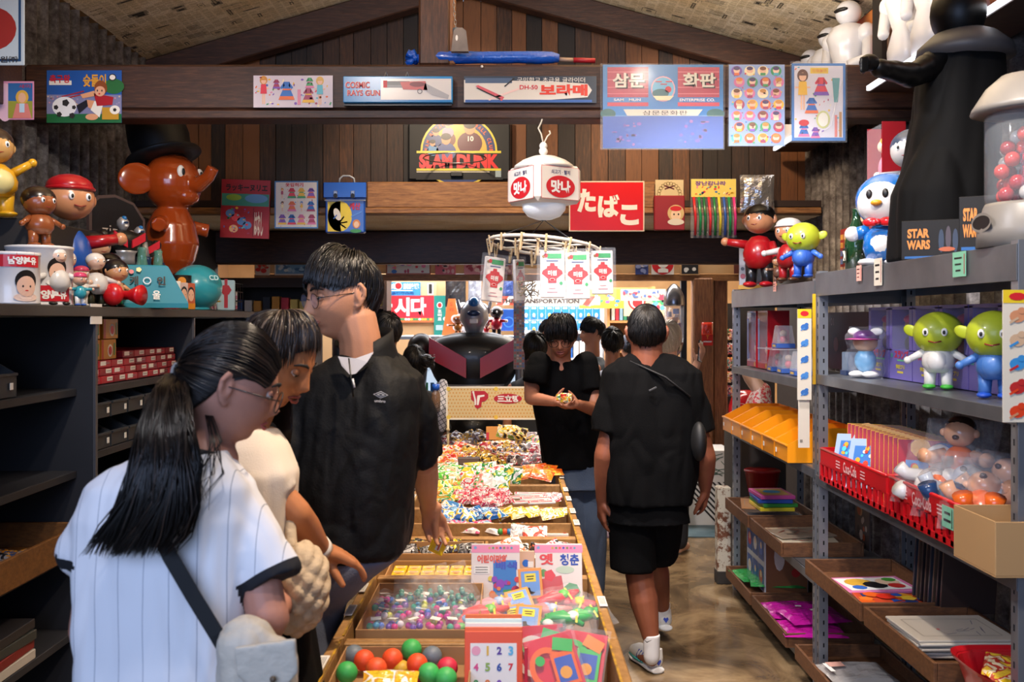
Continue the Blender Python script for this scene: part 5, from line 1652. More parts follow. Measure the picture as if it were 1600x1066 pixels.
SHO=mat('#6b7286',.8,bump=(200,.2))
c=MB();ellrings(c,[((-.665,2.87,.60),.16,.135,0),((-.665,2.87,.74),.165,.14,0),((-.64,2.87,.82),.155,.135,0),((-.55,2.87,.90),.15,.125,0),((-.46,2.87,.97),.155,.12,0)],SHO)
for x0 in(-.74,-.60):limb(c,[V((x0,2.87,.72)),V((x0,2.87,.45))],[.095,.10],SHO)
rem(c,'shorts',t,.009,5,(.008,(6,6,2.5)))
for x0 in(-.74,-.61):
 m=MB();limb(m,[V((x0,2.86,.05)),V((x0+.0,3.08,.04))],[.052,.042],mat('#d8d8d8',.5));rem(m,'shoe',t,.008,3)
pk=P(685,851,3.345)
m=MB(frame(pk,20,-10,-28));m.box((0,0,0),(.05,.062,.018),mat('#f0c81e',.3,coat=.3),bev=.002);m.rect(0,.004,.016,.05,WHITE,.0095);m.rect(.002,-.004,.006,.03,gl('#c85a3a'),.0102)
m.build('caramel_box',label='yellow caramel box held in the fingers of the man in the pullover',cat='box')

# ============ woman in the cream tee, behind the ponytailed girl
Y2=2.35
t=thing('person','woman in cream tee with a pale watch, looking down and reaching towards the stall','person',(-.62,2.3,0))
SK2=skin('#bf7d52','#ab6a40')
hc=P(430,562,Y2);Mh=MH(hc,-106,-30,0)
b=MB();head_shape(b,Mh,SK2,.98,jaw=.32,nose=.85)
sp=V((-.62,2.33,1.36))
limb(b,[hc+V((-.02,0,-.05)),sp+V((0,0,.03)),sp],[.052,.052,.06],SK2)
ellrings(b,[((-.66,2.32,.80),.13,.10,-20),((-.66,2.32,.95),.12,.09,-20),((-.65,2.32,1.15),.12,.09,-20),((-.64,2.32,1.28),.12,.085,-20),((-.625,2.33,1.36),.07,.06,-20)],SK2)
sh=V((-.575,2.285,1.29));el=P(462,802,2.30);wr=P(503,860,2.48)
limb(b,[sh,el],[.034,.036],SK2);limb(b,[el,el.lerp(wr,.35),wr],[.036,.036,.024],SK2)
fd=P(575,884,2.56)-wr
hand(b,wr,fd,(-.1,.15,-1),SK2,hs=1,L=.172,curls=(12,20,22,18),thumb=(.35,-.35,-.62),spread=5)
limb(b,[V((-.70,2.4,1.32)),V((-.74,2.42,1.1)),V((-.66,2.55,.95))],[.045,.036,.025],SK2)
hand(b,(-.66,2.55,.95),(.4,.7,-.4),(0,0,-1),SK2,hs=-1)
for x0 in(-.69,-.55):limb(b,[V((x0,2.32,.82)),V((x0,2.31,.46)),V((x0,2.33,.07))],[.085,.055,.036],SK2);limb(b,[V((x0,2.32,.05)),V((x0+.05,2.48,.03))],[.04,.03],SK2)
rem(b,'body',t,.0042,5)
face_parts(Mh,t,.98,-30,'#a04a3c',.002)
HM2=hair_mat('#231c19','#6d5f54',.3)
hair_short(Mh,t,.98,[(0,46),(25,38),(48,28),(66,14),(80,-14),(100,-38),(180,-48)],2200,9,HM2,whorl=(0,66),lift=.17,r=.0017,mess=1.1,lenf=.75)
m=MB();q=random.Random(3)
for i in range(150):  # the loose lock under her chin and over the shoulder
 a=q.uniform(0,1);p0=P(430+q.uniform(-16,20),615+q.uniform(-20,12),2.40)
 m.tube([p0,p0+V((.01,0,-.05)),P(443+q.uniform(-10,14),668,2.40),P(448+q.uniform(-5,5),695+q.uniform(-8,4),2.39)],[.0022,.0026,.0022,.0005],hair_mat('#17110f','#33261f'),3)
m.build('loose_hair',t)
CR_=fabric('#d8c9b8',300,.15)
c=MB();ellrings(c,[((-.665,2.32,.90),.15,.125,-20),((-.66,2.32,1.02),.148,.12,-20),((-.65,2.32,1.18),.148,.12,-20),((-.64,2.32,1.29),.148,.108,-20),((-.63,2.33,1.35),.11,.09,-20),((-.62,2.33,1.39),.07,.066,-20)],CR_)
limb(c,[V((-.575,2.28,1.32)),sh.lerp(el,.50)],[.052,.052],CR_,end=False);limb(c,[V((-.68,2.39,1.33)),V((-.73,2.42,1.2))],[.058,.058],CR_,end=False)
rem(c,'cream_tee',t,.008,5,((.007,(6,6,3)),(.003,(16,16,8))))
c=MB();ellrings(c,[((-.62,2.32,.55),.15,.12,0),((-.62,2.32,.75),.18,.14,0),((-.62,2.32,.94),.155,.12,0)],BLACKT)
for x0 in(-.69,-.55):limb(c,[V((x0,2.32,.7)),V((x0,2.31,.1))],[.095,.08],BLACKT)
rem(c,'black_trousers',t,.01,4,(.008,(6,6,2.5)))
ax=(wr-el).normalized();m=MB();m.tube([wr-ax*.028,wr-ax*.002],.0295,mat('#ded3c6',.4),20);wrot=ax.to_track_quat('Z','Y').to_matrix().to_4x4()
m.build('watch_strap',t);m=MB();m.ball(wr-ax*.015+V((-.005,-.005,.028)),(.017,.017,.007),mat('#c8c0b4',.25),n=16);m.build('watch_case',t)
for x0 in(-.69,-.55):
 m=MB();limb(m,[V((x0,2.31,.045)),V((x0+.05,2.49,.035))],[.048,.038],mat('#e8e6e2',.6));rem(m,'shoe',t,.008,3)
# quilted bag at her side
t=thing('quilted_bag','puffy beige quilted shoulder bag between the two women and the stall','bag',P(478,985,2.25))
m=MB();cb=P(474,915,2.24);QB=mat('#bfa98c',.75,bump=(60,.5))
m.ball(cb,(.055,.07,.095),QB,n=24);m.ball(cb+V((-.02,.02,-.03)),(.06,.075,.085),QB,n=24)
o=rem(m,'bag_body',t,.006,3)
nn_=[v.vector.copy()for v in o.data.vertex_normals]
for v,n_ in zip(o.data.vertices,nn_):
 p=v.co;a=sin(p.x*75+p.z*75)*sin(p.x*75-p.z*75+p.y*40);v.co+=n_*.009*abs(a)**.6
m=MB();m.tube([cb+V((-.03,0,.08)),P(455,850,2.25),P(452,790,2.3),P(446,740,2.3)],[.012,.014,.012,.01],QB,8);m.build('bag_strap',t)

# ============ girl with the ponytail
Y3=2.0
t=thing('person','young woman with long dark ponytail and white pinstriped jersey, back to the viewer','person',(-.66,1.95,0))
SK3=skin('#b98470','#aa7461')
hc=P(357,603,Y3);Mh=MH(hc,-68,-20,4)
b=MB();head_shape(b,Mh,SK3,1.0,jaw=.34,nose=.85)
nk=P(322,700,1.98)
limb(b,[hc+V((-.02,-.0,-.05)),hc+V((-.035,-.01,-.11)),nk+V((0,0,-.03))],[.055,.050,.066],SK3)
ellrings(b,[((-.665,1.95,.80),.15,.11,0),((-.665,1.95,1.0),.13,.095,0),((-.665,1.95,1.2),.14,.095,0),((-.66,1.95,1.28),.12,.085,0),((-.64,1.96,1.36),.07,.06,0)],SK3)
rs=P(428,800,1.93);re=P(418,966,1.90)
limb(b,[V((-.56,1.95,1.25)),V((-.50,1.95,1.19)),re],[.036,.040,.040],SK3);rw=P(400,1010,2.12)
limb(b,[re,re.lerp(rw,.4),V((-.50,2.15,1.02))],[.042,.039,.024],SK3)
hand(b,(-.50,2.15,1.02),(.1,1,.1),(-1,0,-.3),SK3,hs=1)
ls=V((-.79,1.95,1.26));le=P(136,985,1.93);limb(b,[ls,le,le+V((.0,.10,-.22))],[.038,.035,.024],SK3)
hand(b,le+V((.0,.10,-.22)),(0,.3,-1),(1,0,0),SK3,hs=-1)
for x0 in(-.74,-.59):limb(b,[V((x0,1.95,.82)),V((x0,1.94,.46)),V((x0,1.92,.07))],[.085,.055,.036],SK3);limb(b,[V((x0,1.92,.05)),V((x0+.02,2.08,.03))],[.04,.03],SK3)
rem(b,'body',t,.0042,5)
face_parts(Mh,t,1.0,-20,'#a8504a')
HM3=hair_mat('#130f0e','#3a2c24',.28)
tab=[(0,38),(30,30),(50,12),(66,16),(82,16),(98,8),(115,-14),(140,-32),(180,-36)]
m=MB();cap(m,Mh,1.0,tab,HM3,1.04)
tied=dirv(180,2);q=random.Random(11)
Mi=Mh.inverted();tie=Mi@P(277,584,1.97)
for i in range(2300):
 az=q.uniform(-180,180);e=interp(tab,az)+q.uniform(0,3);st=dirv(az,e)
 if q.random()<.35:st=dirv(az,q.uniform(e,88))
 lf=q.uniform(.02,.10);pts=[]
 for k in range(8):
  u=k/7;d=slerp(st,tied,u*.97);p=on_head(d,1.035+lf*sin(pi*(.15+.75*u)))
  if u>.75:p=p.lerp(tie,((u-.75)/.25)**1.5*.8)
  pts.append(p)
 strand(m,pts,.0016*q.uniform(.8,1.4),HM3,Mh)
m.build('hair',t)
m=MB();tw=P(277,584,1.97)  # the tail itself
# guide: out from the tie, down the back
G1=[tw,P(264,606,1.90),P(256,660,1.84),P(252,720,1.80),P(240,780,1.79),P(215,830,1.79),P(190,868,1.79)]
for i in range(1500):
 a,b_=q.gauss(0,1),q.gauss(0,1);Ln=q.uniform(.62,1.0)if q.random()<.5 else q.uniform(.86,1.03)
 sprd=[.012,.020,.030,.036,.044,.052,.050];pts=[]
 K=9
 for k in range(K):
  u=min(k/(K-1)*Ln*6,5.999);j=int(u);f_=u-j;p=G1[j].lerp(G1[j+1],f_);s_=sprd[j]+(sprd[j+1]-sprd[j])*f_
  aa=max(-2,min(2.1,a));wv=.007*sin(k*1.3+a*3)
  # right-hand locks fall straighter, left-hand ones flick out
  p=p+V((aa*s_*.62+wv+(.016*max(0,aa)*(j/6)),max(-1.6,min(1.6,b_))*s_*.33,0))
  pts.append(p)
 m.tube(pts,[.0018]*(K-2)+[.0014,.0003],HM3,3,caps=False)
for i in range(12):  # wisps by the neck
 p0=P(322+q.uniform(-6,8),640,1.95);m.tube([p0,P(338+q.uniform(-10,10),690,1.90),P(330+q.uniform(-22,22),740,1.86),P(305+q.uniform(-12,22),790+q.uniform(-30,20),1.83)],[.0012,.0012,.001,.0003],HM3,3)
m.build('ponytail',t)
m=MB();m.tube([tw+V((.012*cos(a),.004,.020*sin(a)))for a in[k*pi/8 for k in range(17)]],.004,mat('#8a8580',.4),6);m.build('hair_tie',t)
m=MB(Mh)
for q_ in(-1,1):
 c=V((q_*.034,.100,.002));m.tube([c+V((.025*cos(a),0,.022*sin(a)))for a in[k*pi/12 for k in range(25)]],.0014,mat('#1a1816',.3),6)
 m.tube([V((q_*.058,.097,.008)),V((q_*.078,.08,.008)),V((q_*.085,-.01,.006))],.0014,mat('#1a1816',.3),6)
m.build('spectacles',t)
def _jersey(nt,b):
 tc=N(nt,'TexCoord');sp_=N(nt,'SeparateXYZ');nt.links.new(tc.outputs['Object'],sp_.inputs[0])
 w=N(nt,'TexNoise',Scale=3.0);nt.links.new(tc.outputs['Object'],w.inputs['Vector'])
 mm=N(nt,'Math',operation='MULTIPLY_ADD');nt.links.new(w.outputs['Fac'],mm.inputs[0]);mm.inputs[1].default_value=.02;nt.links.new(sp_.outputs['X'],mm.inputs[2])
 md=N(nt,'Math',operation='PINGPONG');nt.links.new(mm.outputs[0],md.inputs[0]);md.inputs[1].default_value=.0235
 r=ramp(nt,[(0,'#6a7488'),(.045,'#e6e6ea')],md.outputs[0],'LINEAR')
 mu=N(nt,'Math',operation='MULTIPLY');nt.links.new(md.outputs[0],mu.inputs[0]);mu.inputs[1].default_value=42.0;nt.links.new(mu.outputs[0],r.inputs['Fac'])
 nt.links.new(r.outputs['Color'],b.inputs['Base Color'])
 n=N(nt,'TexNoise',Scale=500);nt.links.new(tc.outputs['Object'],n.inputs['Vector']);bp=N(nt,'Bump',Strength=.15,Distance=.002);nt.links.new(n.outputs['Fac'],bp.inputs['Height']);nt.links.new(bp.outputs['Normal'],b.inputs['Normal'])
MJ=nodes_mat('pinstripe_jersey',_jersey,.8)
c=MB()
ellrings(c,[((-.665,1.95,.62),.195,.15,0),((-.67,1.95,.80),.182,.145,0),((-.67,1.95,1.0),.165,.13,0),((-.67,1.95,1.16),.166,.125,0),((-.665,1.95,1.26),.172,.115,0),((-.66,1.95,1.32),.155,.102,0),((-.648,1.955,1.36),.11,.088,0),((-.625,1.965,1.388),.072,.068,0)],MJ)
JA=[(V((-.495,1.94,1.20)),P(428,912,1.92)),(V((-.822,1.94,1.19)),P(129,882,1.93))]
limb(c,[V((-.55,1.95,1.285)),JA[0][0],JA[0][1]],[.060,.062,.056],MJ,end=False)
limb(c,[V((-.775,1.95,1.275)),JA[1][0],JA[1][1]],[.060,.060,.054],MJ,end=False)
jr=rem(c,'jersey',t,.007,4,((.010,(7,7,1.6)),(.004,(16,16,5))))
NV=mat('#14151c',.8)
def cuffs(o,parent,arms,mt,w):
 o.data.materials.append(mt);off=V(parent['_o']);k=len(o.data.materials)-1
 for a0,a1 in arms:
  ax_=(a1-a0).normalized();bm=bmesh.new();bm.from_mesh(o.data)
  bmesh.ops.bisect_plane(bm,geom=bm.verts[:]+bm.edges[:]+bm.faces[:],plane_co=a1-ax_*w-off,plane_no=ax_);bm.to_mesh(o.data);bm.free()
 for p in o.data.polygons:
  c0=p.center+off
  for a0,a1 in arms:
   ax_=(a1-a0).normalized();d_=(c0-a1).dot(ax_)
   if-w<d_<.02 and((c0-a1)-ax_*d_).length<.070 and c0.z<a0.z:p.material_index=k
cuffs(jr,t,JA,NV,.024)
def band(c0,ax,r,w,mt,th=.004,sc=(1,1)):
 mb_=MB();A=V(ax).normalized();M=Matrix.Translation(V(c0))@A.to_track_quat('Z','Y').to_matrix().to_4x4()
 mb_.lathe([(r,-w/2),(r+th,-w/2),(r+th,w/2),(r,w/2),(r,-w/2)],mt,n=32,T=M@Matrix.Diagonal((sc[0],sc[1],1,1)));return mb_
band(V((-.622,1.967,1.384)),(.25,.12,1),.064,.018,NV,.008,(1.1,1)).build('neck_band',t)
m=MB();S1,S2=P(232,800,1.80),P(368,1052,1.80)
pts=[P(250,720,1.83),P(232,796,1.805),P(265,870,1.80),P(300,930,1.80),P(338,992,1.80),P(372,1050,1.81)]
rows=[]
for i,p in enumerate(pts):
 d=(pts[min(i+1,5)]-pts[max(i-1,0)]).normalized();s_=V((d.z,0,-d.x));w_=.014
 rows.append([p-s_*w_,p+s_*w_,p+s_*w_+V((0,.004,0)),p-s_*w_+V((0,.004,0))])
m.loft(rows,mat('#0e0f12',.7),smooth=False);strap=m
c=MB();ellrings(c,[((-.665,1.95,.55),.16,.12,0),((-.665,1.95,.78),.19,.14,0)],fabric('#33405c'));
for x0 in(-.74,-.59):limb(c,[V((x0,1.95,.7)),V((x0,1.93,.1))],[.1,.085],fabric('#33405c'))
rem(c,'jeans',t,.01,4,(.008,(6,6,2.5)))
for x0 in(-.74,-.59):
 m=MB();limb(m,[V((x0,1.91,.045)),V((x0+.02,2.09,.035))],[.048,.038],mat('#e8e6e2',.6));rem(m,'shoe',t,.008,3)
t=thing('crossbody_bag','cream nylon crossbody bag with a black strap on the ponytailed woman','bag',P(400,1090,1.84))
strap.build('shoulder_strap',t)
CBM=mat('#c9bfae',.55,bump=(40,.4));c=MB();cb=P(402,1040,1.80)
c.ball(cb+V((0,0,-.02)),(.075,.055,.085),CBM,n=24);c.ball(cb+V((-.02,.0,.03)),(.055,.05,.06),CBM,n=20)
rem(c,'bag_body',t,.006,4,(.006,(22,22,14)))
c=MB();c.prism([(-.055,.03),(.05,.04),(.055,-.02),(.02,-.055),(-.02,-.05),(-.05,-.02)],.012,CBM,T=frame(cb+V((.03,-.052,.025)),10));rem(c,'bag_flap',t,.004,4)
m=MB();m.ball(cb+V((.045,-.07,.0)),.006,mat('#5a4a38',.4),n=10);m.build('snap_button',t)

# ============ man in black walking away
Y4=4.62
t=thing('person','broad man in black tee, black shorts and white trainers walking away down the right aisle','person',(.66,4.7,0))
SK4=skin('#8f553c','#7d4630');SK4b=SK4
hc=P(1010,522,4.62);Mh=MH(hc,-4,-6,0)
b=MB();head_shape(b,Mh,SK4,1.12)
limb(b,[hc+V((0,-.01,-.05)),hc+V((0,-.015,-.13)),hc+V((0,-.01,-.2))],[.072,.076,.09],SK4)
cx=P(1020,600,4.65).x
ellrings(b,[((cx-.01,4.65,.80),.13,.10,0),((cx,4.65,1.05),.18,.14,0),((cx,4.65,1.25),.18,.12,0),((cx,4.65,1.36),.17,.10,0),((cx-.01,4.65,1.44),.10,.08,0)],SK4)
for(s0,e0,w0,fd,hs)in((P(968,618,4.64),P(945,712,4.60),P(941,782,4.66),P(940,830,4.68),1),(P(1074,618,4.64),P(1102,715,4.62),P(1102,762,4.74),P(1102,806,4.86),-1)):
 limb(b,[s0,e0],[.050,.050],SK4);limb(b,[e0,e0.lerp(w0,.4),w0],[.050,.046,.030],SK4)
 hand(b,w0,fd-w0,(hs*1,.3,0),SK4,hs=hs,L=.185,curls=(22,28,32,34),thumb=None)
kneeL,ankL=P(1000,905,4.66),P(1018,1003,4.60)
limb(b,[V((.57,4.66,.84)),kneeL,kneeL.lerp(ankL,.35),ankL],[.10,.066,.068,.036],SK4)
kneeR,ankR=V((.71,4.95,.46)),V((.775,5.06,.17))
limb(b,[V((.72,4.68,.84)),kneeR,kneeR.lerp(ankR,.35)+V((0,-.01,0)),ankR],[.10,.066,.066,.036],SK4)
limb(b,[ankL,V((.66,4.62,.06)),V((.62,4.72,.045))],[.035,.028,.02],SK4)
limb(b,[ankR,V((.78,5.06,.10)),V((.77,5.20,.06))],[.035,.028,.02],SK4)
rem(b,'body',t,.006,5)
hair_short(Mh,t,1.12,[(0,25),(50,15),(75,6),(95,2),(115,-14),(150,-24),(180,-26)],1700,15,hair_mat('#0d0b0a','#1e1815',.5),whorl=(0,66),lift=.06,r=.0018,mess=1.0,lenf=.35)
BT=mat('#0b0b0c',.9,bump=(240,.2),spec=.1)
c=MB();z=4.65
ellrings(c,[((cx-.02,z,.79),.20,.155,0),((cx-.015,z,.88),.208,.16,0),((cx-.01,z,1.0),.215,.165,0),((cx,z,1.15),.225,.165,0),((cx,z,1.3),.235,.158,0),((cx,z,1.40),.225,.135,0),((cx-.005,z,1.455),.16,.11,0),((cx-.01,z,1.485),.10,.09,0)],BT)
limb(c,[P(966,606,4.64),P(953,640,4.62),P(949,676,4.61)],[.070,.072,.076],BT,end=False)
limb(c,[P(1074,606,4.64),P(1088,640,4.63),P(1094,676,4.62)],[.070,.072,.076],BT,end=False)
rem(c,'black_tee',t,.008,3,((.009,(6,6,2.2)),(.006,(13,13,6))))
c=MB();ellrings(c,[((.645,4.66,.70),.19,.15,0),((.645,4.66,.78),.175,.135,0),((.645,4.66,.86),.15,.12,0)],BT)
limb(c,[V((.565,4.66,.80)),V((.578,4.665,.475))],[.108,.112],BT,end=False);limb(c,[V((.72,4.68,.80)),V((.715,4.84,.50))],[.108,.105],BT,end=False)
rem(c,'black_shorts',t,.009,5,(.008,(6,6,2)))
def shoe(parent,heel,toe,lift=.0,pitch=0.):
 heel,toe=V(heel),V(toe);d=(toe-heel).normalized();M=Matrix.Translation(heel)@d.to_track_quat('Y','Z').to_matrix().to_4x4()
 L=(toe-heel).length
 W_=mat('#dcdad6',.45);sp_=[(-.02,.032,.0),(.02,.042,0),(L*.45,.040,0),(L*.75,.048,0),(L*.95,.036,0),(L+.015,.012,0)]
 m=MB(M);rings=[]
 for y,w_,_ in sp_:
  rings.append([V((w_*cos(a),y,.016+.016*sin(a)))for a in[2*pi*i/20 for i in range(20)]])
 m.loft(rings,mat('#f0f0ee',.4));rem_o=rem(m,'sole',parent,.005,2)
 m=MB(M);limb(m,[V((0,.02,.055)),V((0,L*.45,.052)),V((0,L*.72,.046)),V((0,L*.92,.036))],[.040,.043,.042,.032],W_);limb(m,[V((0,.02,.06)),V((0,.03,.105))],[.040,.041],W_,end=False)
 up=rem(m,'upper',parent,.005,3)
 for sx in(-1,1):
  for k in range(3):
   m=MB(M);m.tube([V((sx*.040,L*.36+k*.022,.03)),V((sx*.0395,L*.36+k*.022-.008,.055)),V((sx*.033,L*.36+k*.022-.02,.08))],[.004,.004,.003],mat('#2b3f9c',.4),6);m.build('side_stripe',up)
 m=MB(M);m.flat([(0,.0),(.014,.018),(.009,.028),(0,.022),(-.009,.028),(-.014,.018)],mat('#3a50b8',.4),0,T=Matrix.Translation((0,-.0205,.04))@Matrix.Rotation(R(90),4,'X'));m.build('heel_patch',up)
 m=MB(M);m.tube([V((-.036,L*.3,.032)),V((-.042,L*.6,.03)),V((-.03,L*.92,.028))],.006,mat('#3f9a94',.4),6);m.build('teal_trim',up)
shoe(t,G(1026,1052,.0),G(990,1026,.0))
shoe(t,V((.785,5.02,.07)),V((.765,5.25,.005)))
for a0 in(ankL,ankR):
 m=MB();limb(m,[a0+V((0,0,-.07)),a0+V((0,0,.035))],[.038,.0395],mat('#d8d8da',.8),end=False);rem(m,'sock',t,.006,2)
m=MB(frame(P(1012,1002,4.545),0));m.tube([(-.014,.004,0),(-.004,-.005,.002),(.018,.004,0)],[.001,.0028,.0006],BLACK,5);m.build('sock_mark',t)
m=MB();m.ball(P(1092,690,4.50),(.035,.06,.09),mat('#0c0c0d',.6),n=20);m.tube([P(1078,620,4.50),P(1040,590,4.48),P(985,565,4.56)],[.012,.012,.012],mat('#1c1c1d',.7),6,flat=.4);m.build('sling_bag',label='small black sling bag under the right arm of the man walking away',cat='bag')
m=MB(frame(P(1020,608,4.475),0,0,26));m.box((0,0,0),(.038,.008,.004),mat('#3c3c3e',.5),bev=.001);m.build('strap_slider',t)

# ============ man in glasses facing us at the right side of the stall
Y5=5.6
t=thing('person','man in glasses and loose black tee looking down at sweets in his hands','person',(.38,5.7,0))
SK5=skin('#b87c60','#a66b4e')
hc=P(877,526,5.55);Mh=MH(hc,172,-24,0)
b=MB();head_shape(b,Mh,SK5,1.02)
limb(b,[hc+V((0,.03,-.05)),hc+V((.0,.06,-.12)),hc+V((0,.07,-.18))],[.058,.058,.07],SK5)
ellrings(b,[((.36,5.68,.85),.15,.11,0),((.34,5.67,1.1),.15,.11,0),((.31,5.66,1.3),.17,.11,0),((.295,5.65,1.38),.12,.08,0)],SK5)
for(s0,e0,w0,hs)in((V((.13,5.64,1.33)),P(830,622,5.50),P(866,628,5.38),1),(V((.46,5.66,1.33)),P(928,640,5.55),P(903,632,5.38),-1)):
 limb(b,[s0,e0],[.05,.040],SK5);limb(b,[e0,w0],[.040,.027],SK5)
 hand(b,w0,V((hs*.55,-.35,-.12)),(-.05*hs,.2,1),SK5,hs=hs,L=.15,curls=(24,28,30,32),thumb=(hs*.3,.3,.8))
for x0,dy in((.345,0),(.465,.05)):limb(b,[V((x0,5.68,.82)),V((x0,5.66+dy,.46)),V((x0,5.70+dy,.08))],[.085,.055,.04],SK5);limb(b,[V((x0,5.7+dy,.05)),V((x0,5.52+dy,.03))],[.04,.03],SK5)
rem(b,'body',t,.006,5)
face_parts(Mh,t,1.02,-25,'#95504a')
hair_short(Mh,t,1.02,[(0,16),(35,12),(60,4),(80,6),(110,-8),(180,-26)],1500,25,hair_mat('#0f0d0c','#2a2320',.36),whorl=(0,64),lift=.24,r=.0026,mess=1.5,lenf=.6)
m=MB(Mh)
for q_ in(-1,1):
 c=V((q_*.034,.101,.002));m.tube([c+V((.026*cos(a),0,.021*sin(a)))for a in[k*pi/12 for k in range(25)]],.0018,gm,6)
 m.tube([V((q_*.06,.098,.008)),V((q_*.082,.06,.008)),V((q_*.085,-.01,.006))],.0016,gm,6)
m.build('spectacles',t)
c=MB();ellrings(c,[((.37,5.68,.80),.175,.135,0),((.36,5.68,.9),.18,.14,0),((.335,5.67,1.1),.19,.14,0),((.31,5.66,1.28),.20,.13,0),((.30,5.65,1.36),.15,.10,0),((.285,5.63,1.41),.085,.08,0)],BT)
limb(c,[V((.18,5.65,1.32)),P(843,568,5.56),P(836,600,5.53)],[.066,.072,.078],BT,end=False);limb(c,[V((.42,5.66,1.32)),P(915,568,5.6),P(921,610,5.58)],[.066,.072,.080],BT,end=False)
rem(c,'black_tee',t,.009,5,((.009,(6,6,2.5)),(.004,(14,14,6))))
JN=fabric('#3d4a5e',200,.3,var=('#566478',5,.3))
c=MB();ellrings(c,[((.40,5.68,.68),.16,.125,0),((.385,5.68,.86),.155,.12,0)],JN)
for x0,dy in((.345,0),(.465,.05)):limb(c,[V((x0+.01,5.68,.74)),V((x0,5.66+dy,.1))],[.09,.075],JN)
rem(c,'jeans',t,.009,4,((.010,(6,6,3)),))
for x0,dy in((.345,0),(.465,.05)):
 m=MB();limb(m,[V((x0,5.72+dy,.05)),V((x0,5.5+dy,.04))],[.05,.042],BLACK);rem(m,'shoe',t,.008,3)
q=random.Random(5)
t2=thing('sweet_handful','handful of small red and yellow wrapped sweets in the bespectacled man\'s hands','sweets',P(885,628,5.33))
for i in range(12):
 m=MB();foil(m,P(885+q.uniform(-9,9),621+q.uniform(-4,4),5.32+q.uniform(-.02,.02)),.05,.035,.02,pack([['#d8302a','#e8a02a','#f0e0c8','#8a2a1a'],['#e8702a','#d8c03a','#f0e8d8','#3a8a4a']][i%2],40),q,nx=5,ny=5,amp=.4,yaw=q.uniform(-60,60));m.build('wrapped_sweet',t2)

# ============ shoppers farther in
def shopper(label,hx,hy,Y,yaw,col,hair_c=('#100d0c','#241d1a'),tall=None,pitch=0,skinc=('#b47c60','#a46c50'),kind='short',dx=0.,pants='#1c1e24',hs_=1.,arm=None,tee=None,wid=.2):
 hc=P(hx,hy,Y);t=thing('person',label,'person',(hc.x+dx,Y,0));Mh=MH(hc,yaw,pitch);sk=skin(*skinc);b=MB();head_shape(b,Mh,sk,hs_)
 zs=hc.z-.232*hs_;x=hc.x+dx;a=Matrix.Rotation(R(yaw),3,'Z')
 limb(b,[hc+V((0,0,-.06)),V(((x+hc.x)/2,Y,zs+.05))],[.055,.062],sk)
 ellrings(b,[((x,Y,zs*.60),.14,.1,yaw),((x,Y,zs*.8),.14,.10,yaw),((x,Y,zs-.06),.15,.10,yaw),((x,Y,zs+.02),.09,.08,yaw)],sk)
 cl=tee or fabric(col,260,.15);c=MB()
 ellrings(c,[((x,Y,zs*.60),wid*.86,.13,yaw),((x,Y,zs*.8),wid*.9,.135,yaw),((x,Y,zs-.10),wid*.95,.13,yaw),((x,Y,zs-.03),wid*.8,.115,yaw),((x,Y,zs+.035),.085,.08,yaw)],cl)
 for sg in(-1,1):
  s0=V((x,Y,zs-.06))+a@V((sg*(wid-.035),0,0));e0=s0+a@V((sg*.04,.0,-.27));w0=e0+a@V((sg*-.02,.14,-.2))
  if arm and sg==arm[0]:e0,w0=arm[1],arm[2]
  limb(b,[s0,e0,w0],[.046,.038,.026],sk);hand(b,w0,(w0-e0),a@V((-sg,.2,0)),sk,hs=sg,L=.17)
  limb(c,[s0-a@V((sg*.02,0,0)),s0.lerp(e0,.75)],[.058,.064],cl,end=False)
  lx=V((x,Y,0))+a@V((sg*.085,0,0));limb(b,[lx+V((0,0,zs*.58)),lx+V((0,0,.45)),lx+V((0,0,.07))],[.085,.055,.038],sk);limb(b,[lx+V((0,0,.05)),lx+a@V((0,.16,.03))],[.04,.03],sk)
 rem(b,'body',t,.009,4);rem(c,'top',t,.012,4,(.009,(6,6,2.5)))
 c=MB();pm_=fabric(pants);ellrings(c,[((x,Y,zs*.50),.15,.12,yaw),((x,Y,zs*.64),.15,.115,yaw)],pm_)
 for sg in(-1,1):
  lx=V((x,Y,0))+a@V((sg*.085,0,0));limb(c,[lx+V((0,0,zs*.55)),lx+V((0,0,.1))],[.09,.07],pm_)
 rem(c,'trousers',t,.012,4)
 face_parts(Mh,t,hs_,-10)
 hm=hair_mat(*hair_c,.4)
 if kind=='short':hair_short(Mh,t,hs_,[(0,20),(40,14),(65,4),(85,6),(110,-8),(180,-28)],800,int(hx),hm,lift=.18,r=.003,mess=1.2,lenf=.6)
 else:hair_short(Mh,t,hs_,[(0,32),(30,20),(60,6),(80,-10),(110,-40),(180,-52)],900,int(hx),hm,lift=.16,r=.003,mess=1.1,lenf=.8)
 return t,Mh,hc
shopper('man with curly dark hair seen from behind, past the right shoulder of the pullover man',606,520,6.3,30,'#2a2c33',dx=-.02)
t,Mh,hc=shopper('woman with a dark bun in black, left of the big toy robot',648,568,7.1,25,'#121214',kind='long',dx=.02,pants='#17181c')
m=MB();m.ball(hc+V((.09,-.07,.02)),.05,hair_mat('#17110f','#33261f',.4),n=16);q=random.Random(2)
for i in range(70):c0=hc+V((.09,-.07,.02));a1,a2=q.uniform(0,6.28),q.uniform(-1,1);m.tube([c0+V((.045*cos(a1),.045*sin(a1),.04*a2)),c0+V((.06*cos(a1+.6),.06*sin(a1+.6),.05*a2)),c0+V((.05*cos(a1+1.3),.05*sin(a1+1.3),.06*a2-.02))],[.002,.002,.0006],hair_mat('#17110f','#33261f',.4),3)
m.build('hair_bun',t)
shopper('man in a slate tee in profile, looking left behind the grey tee man',926,520,8.2,96,'#3c444e',pitch=-8,pants='#20242c',wid=.19)
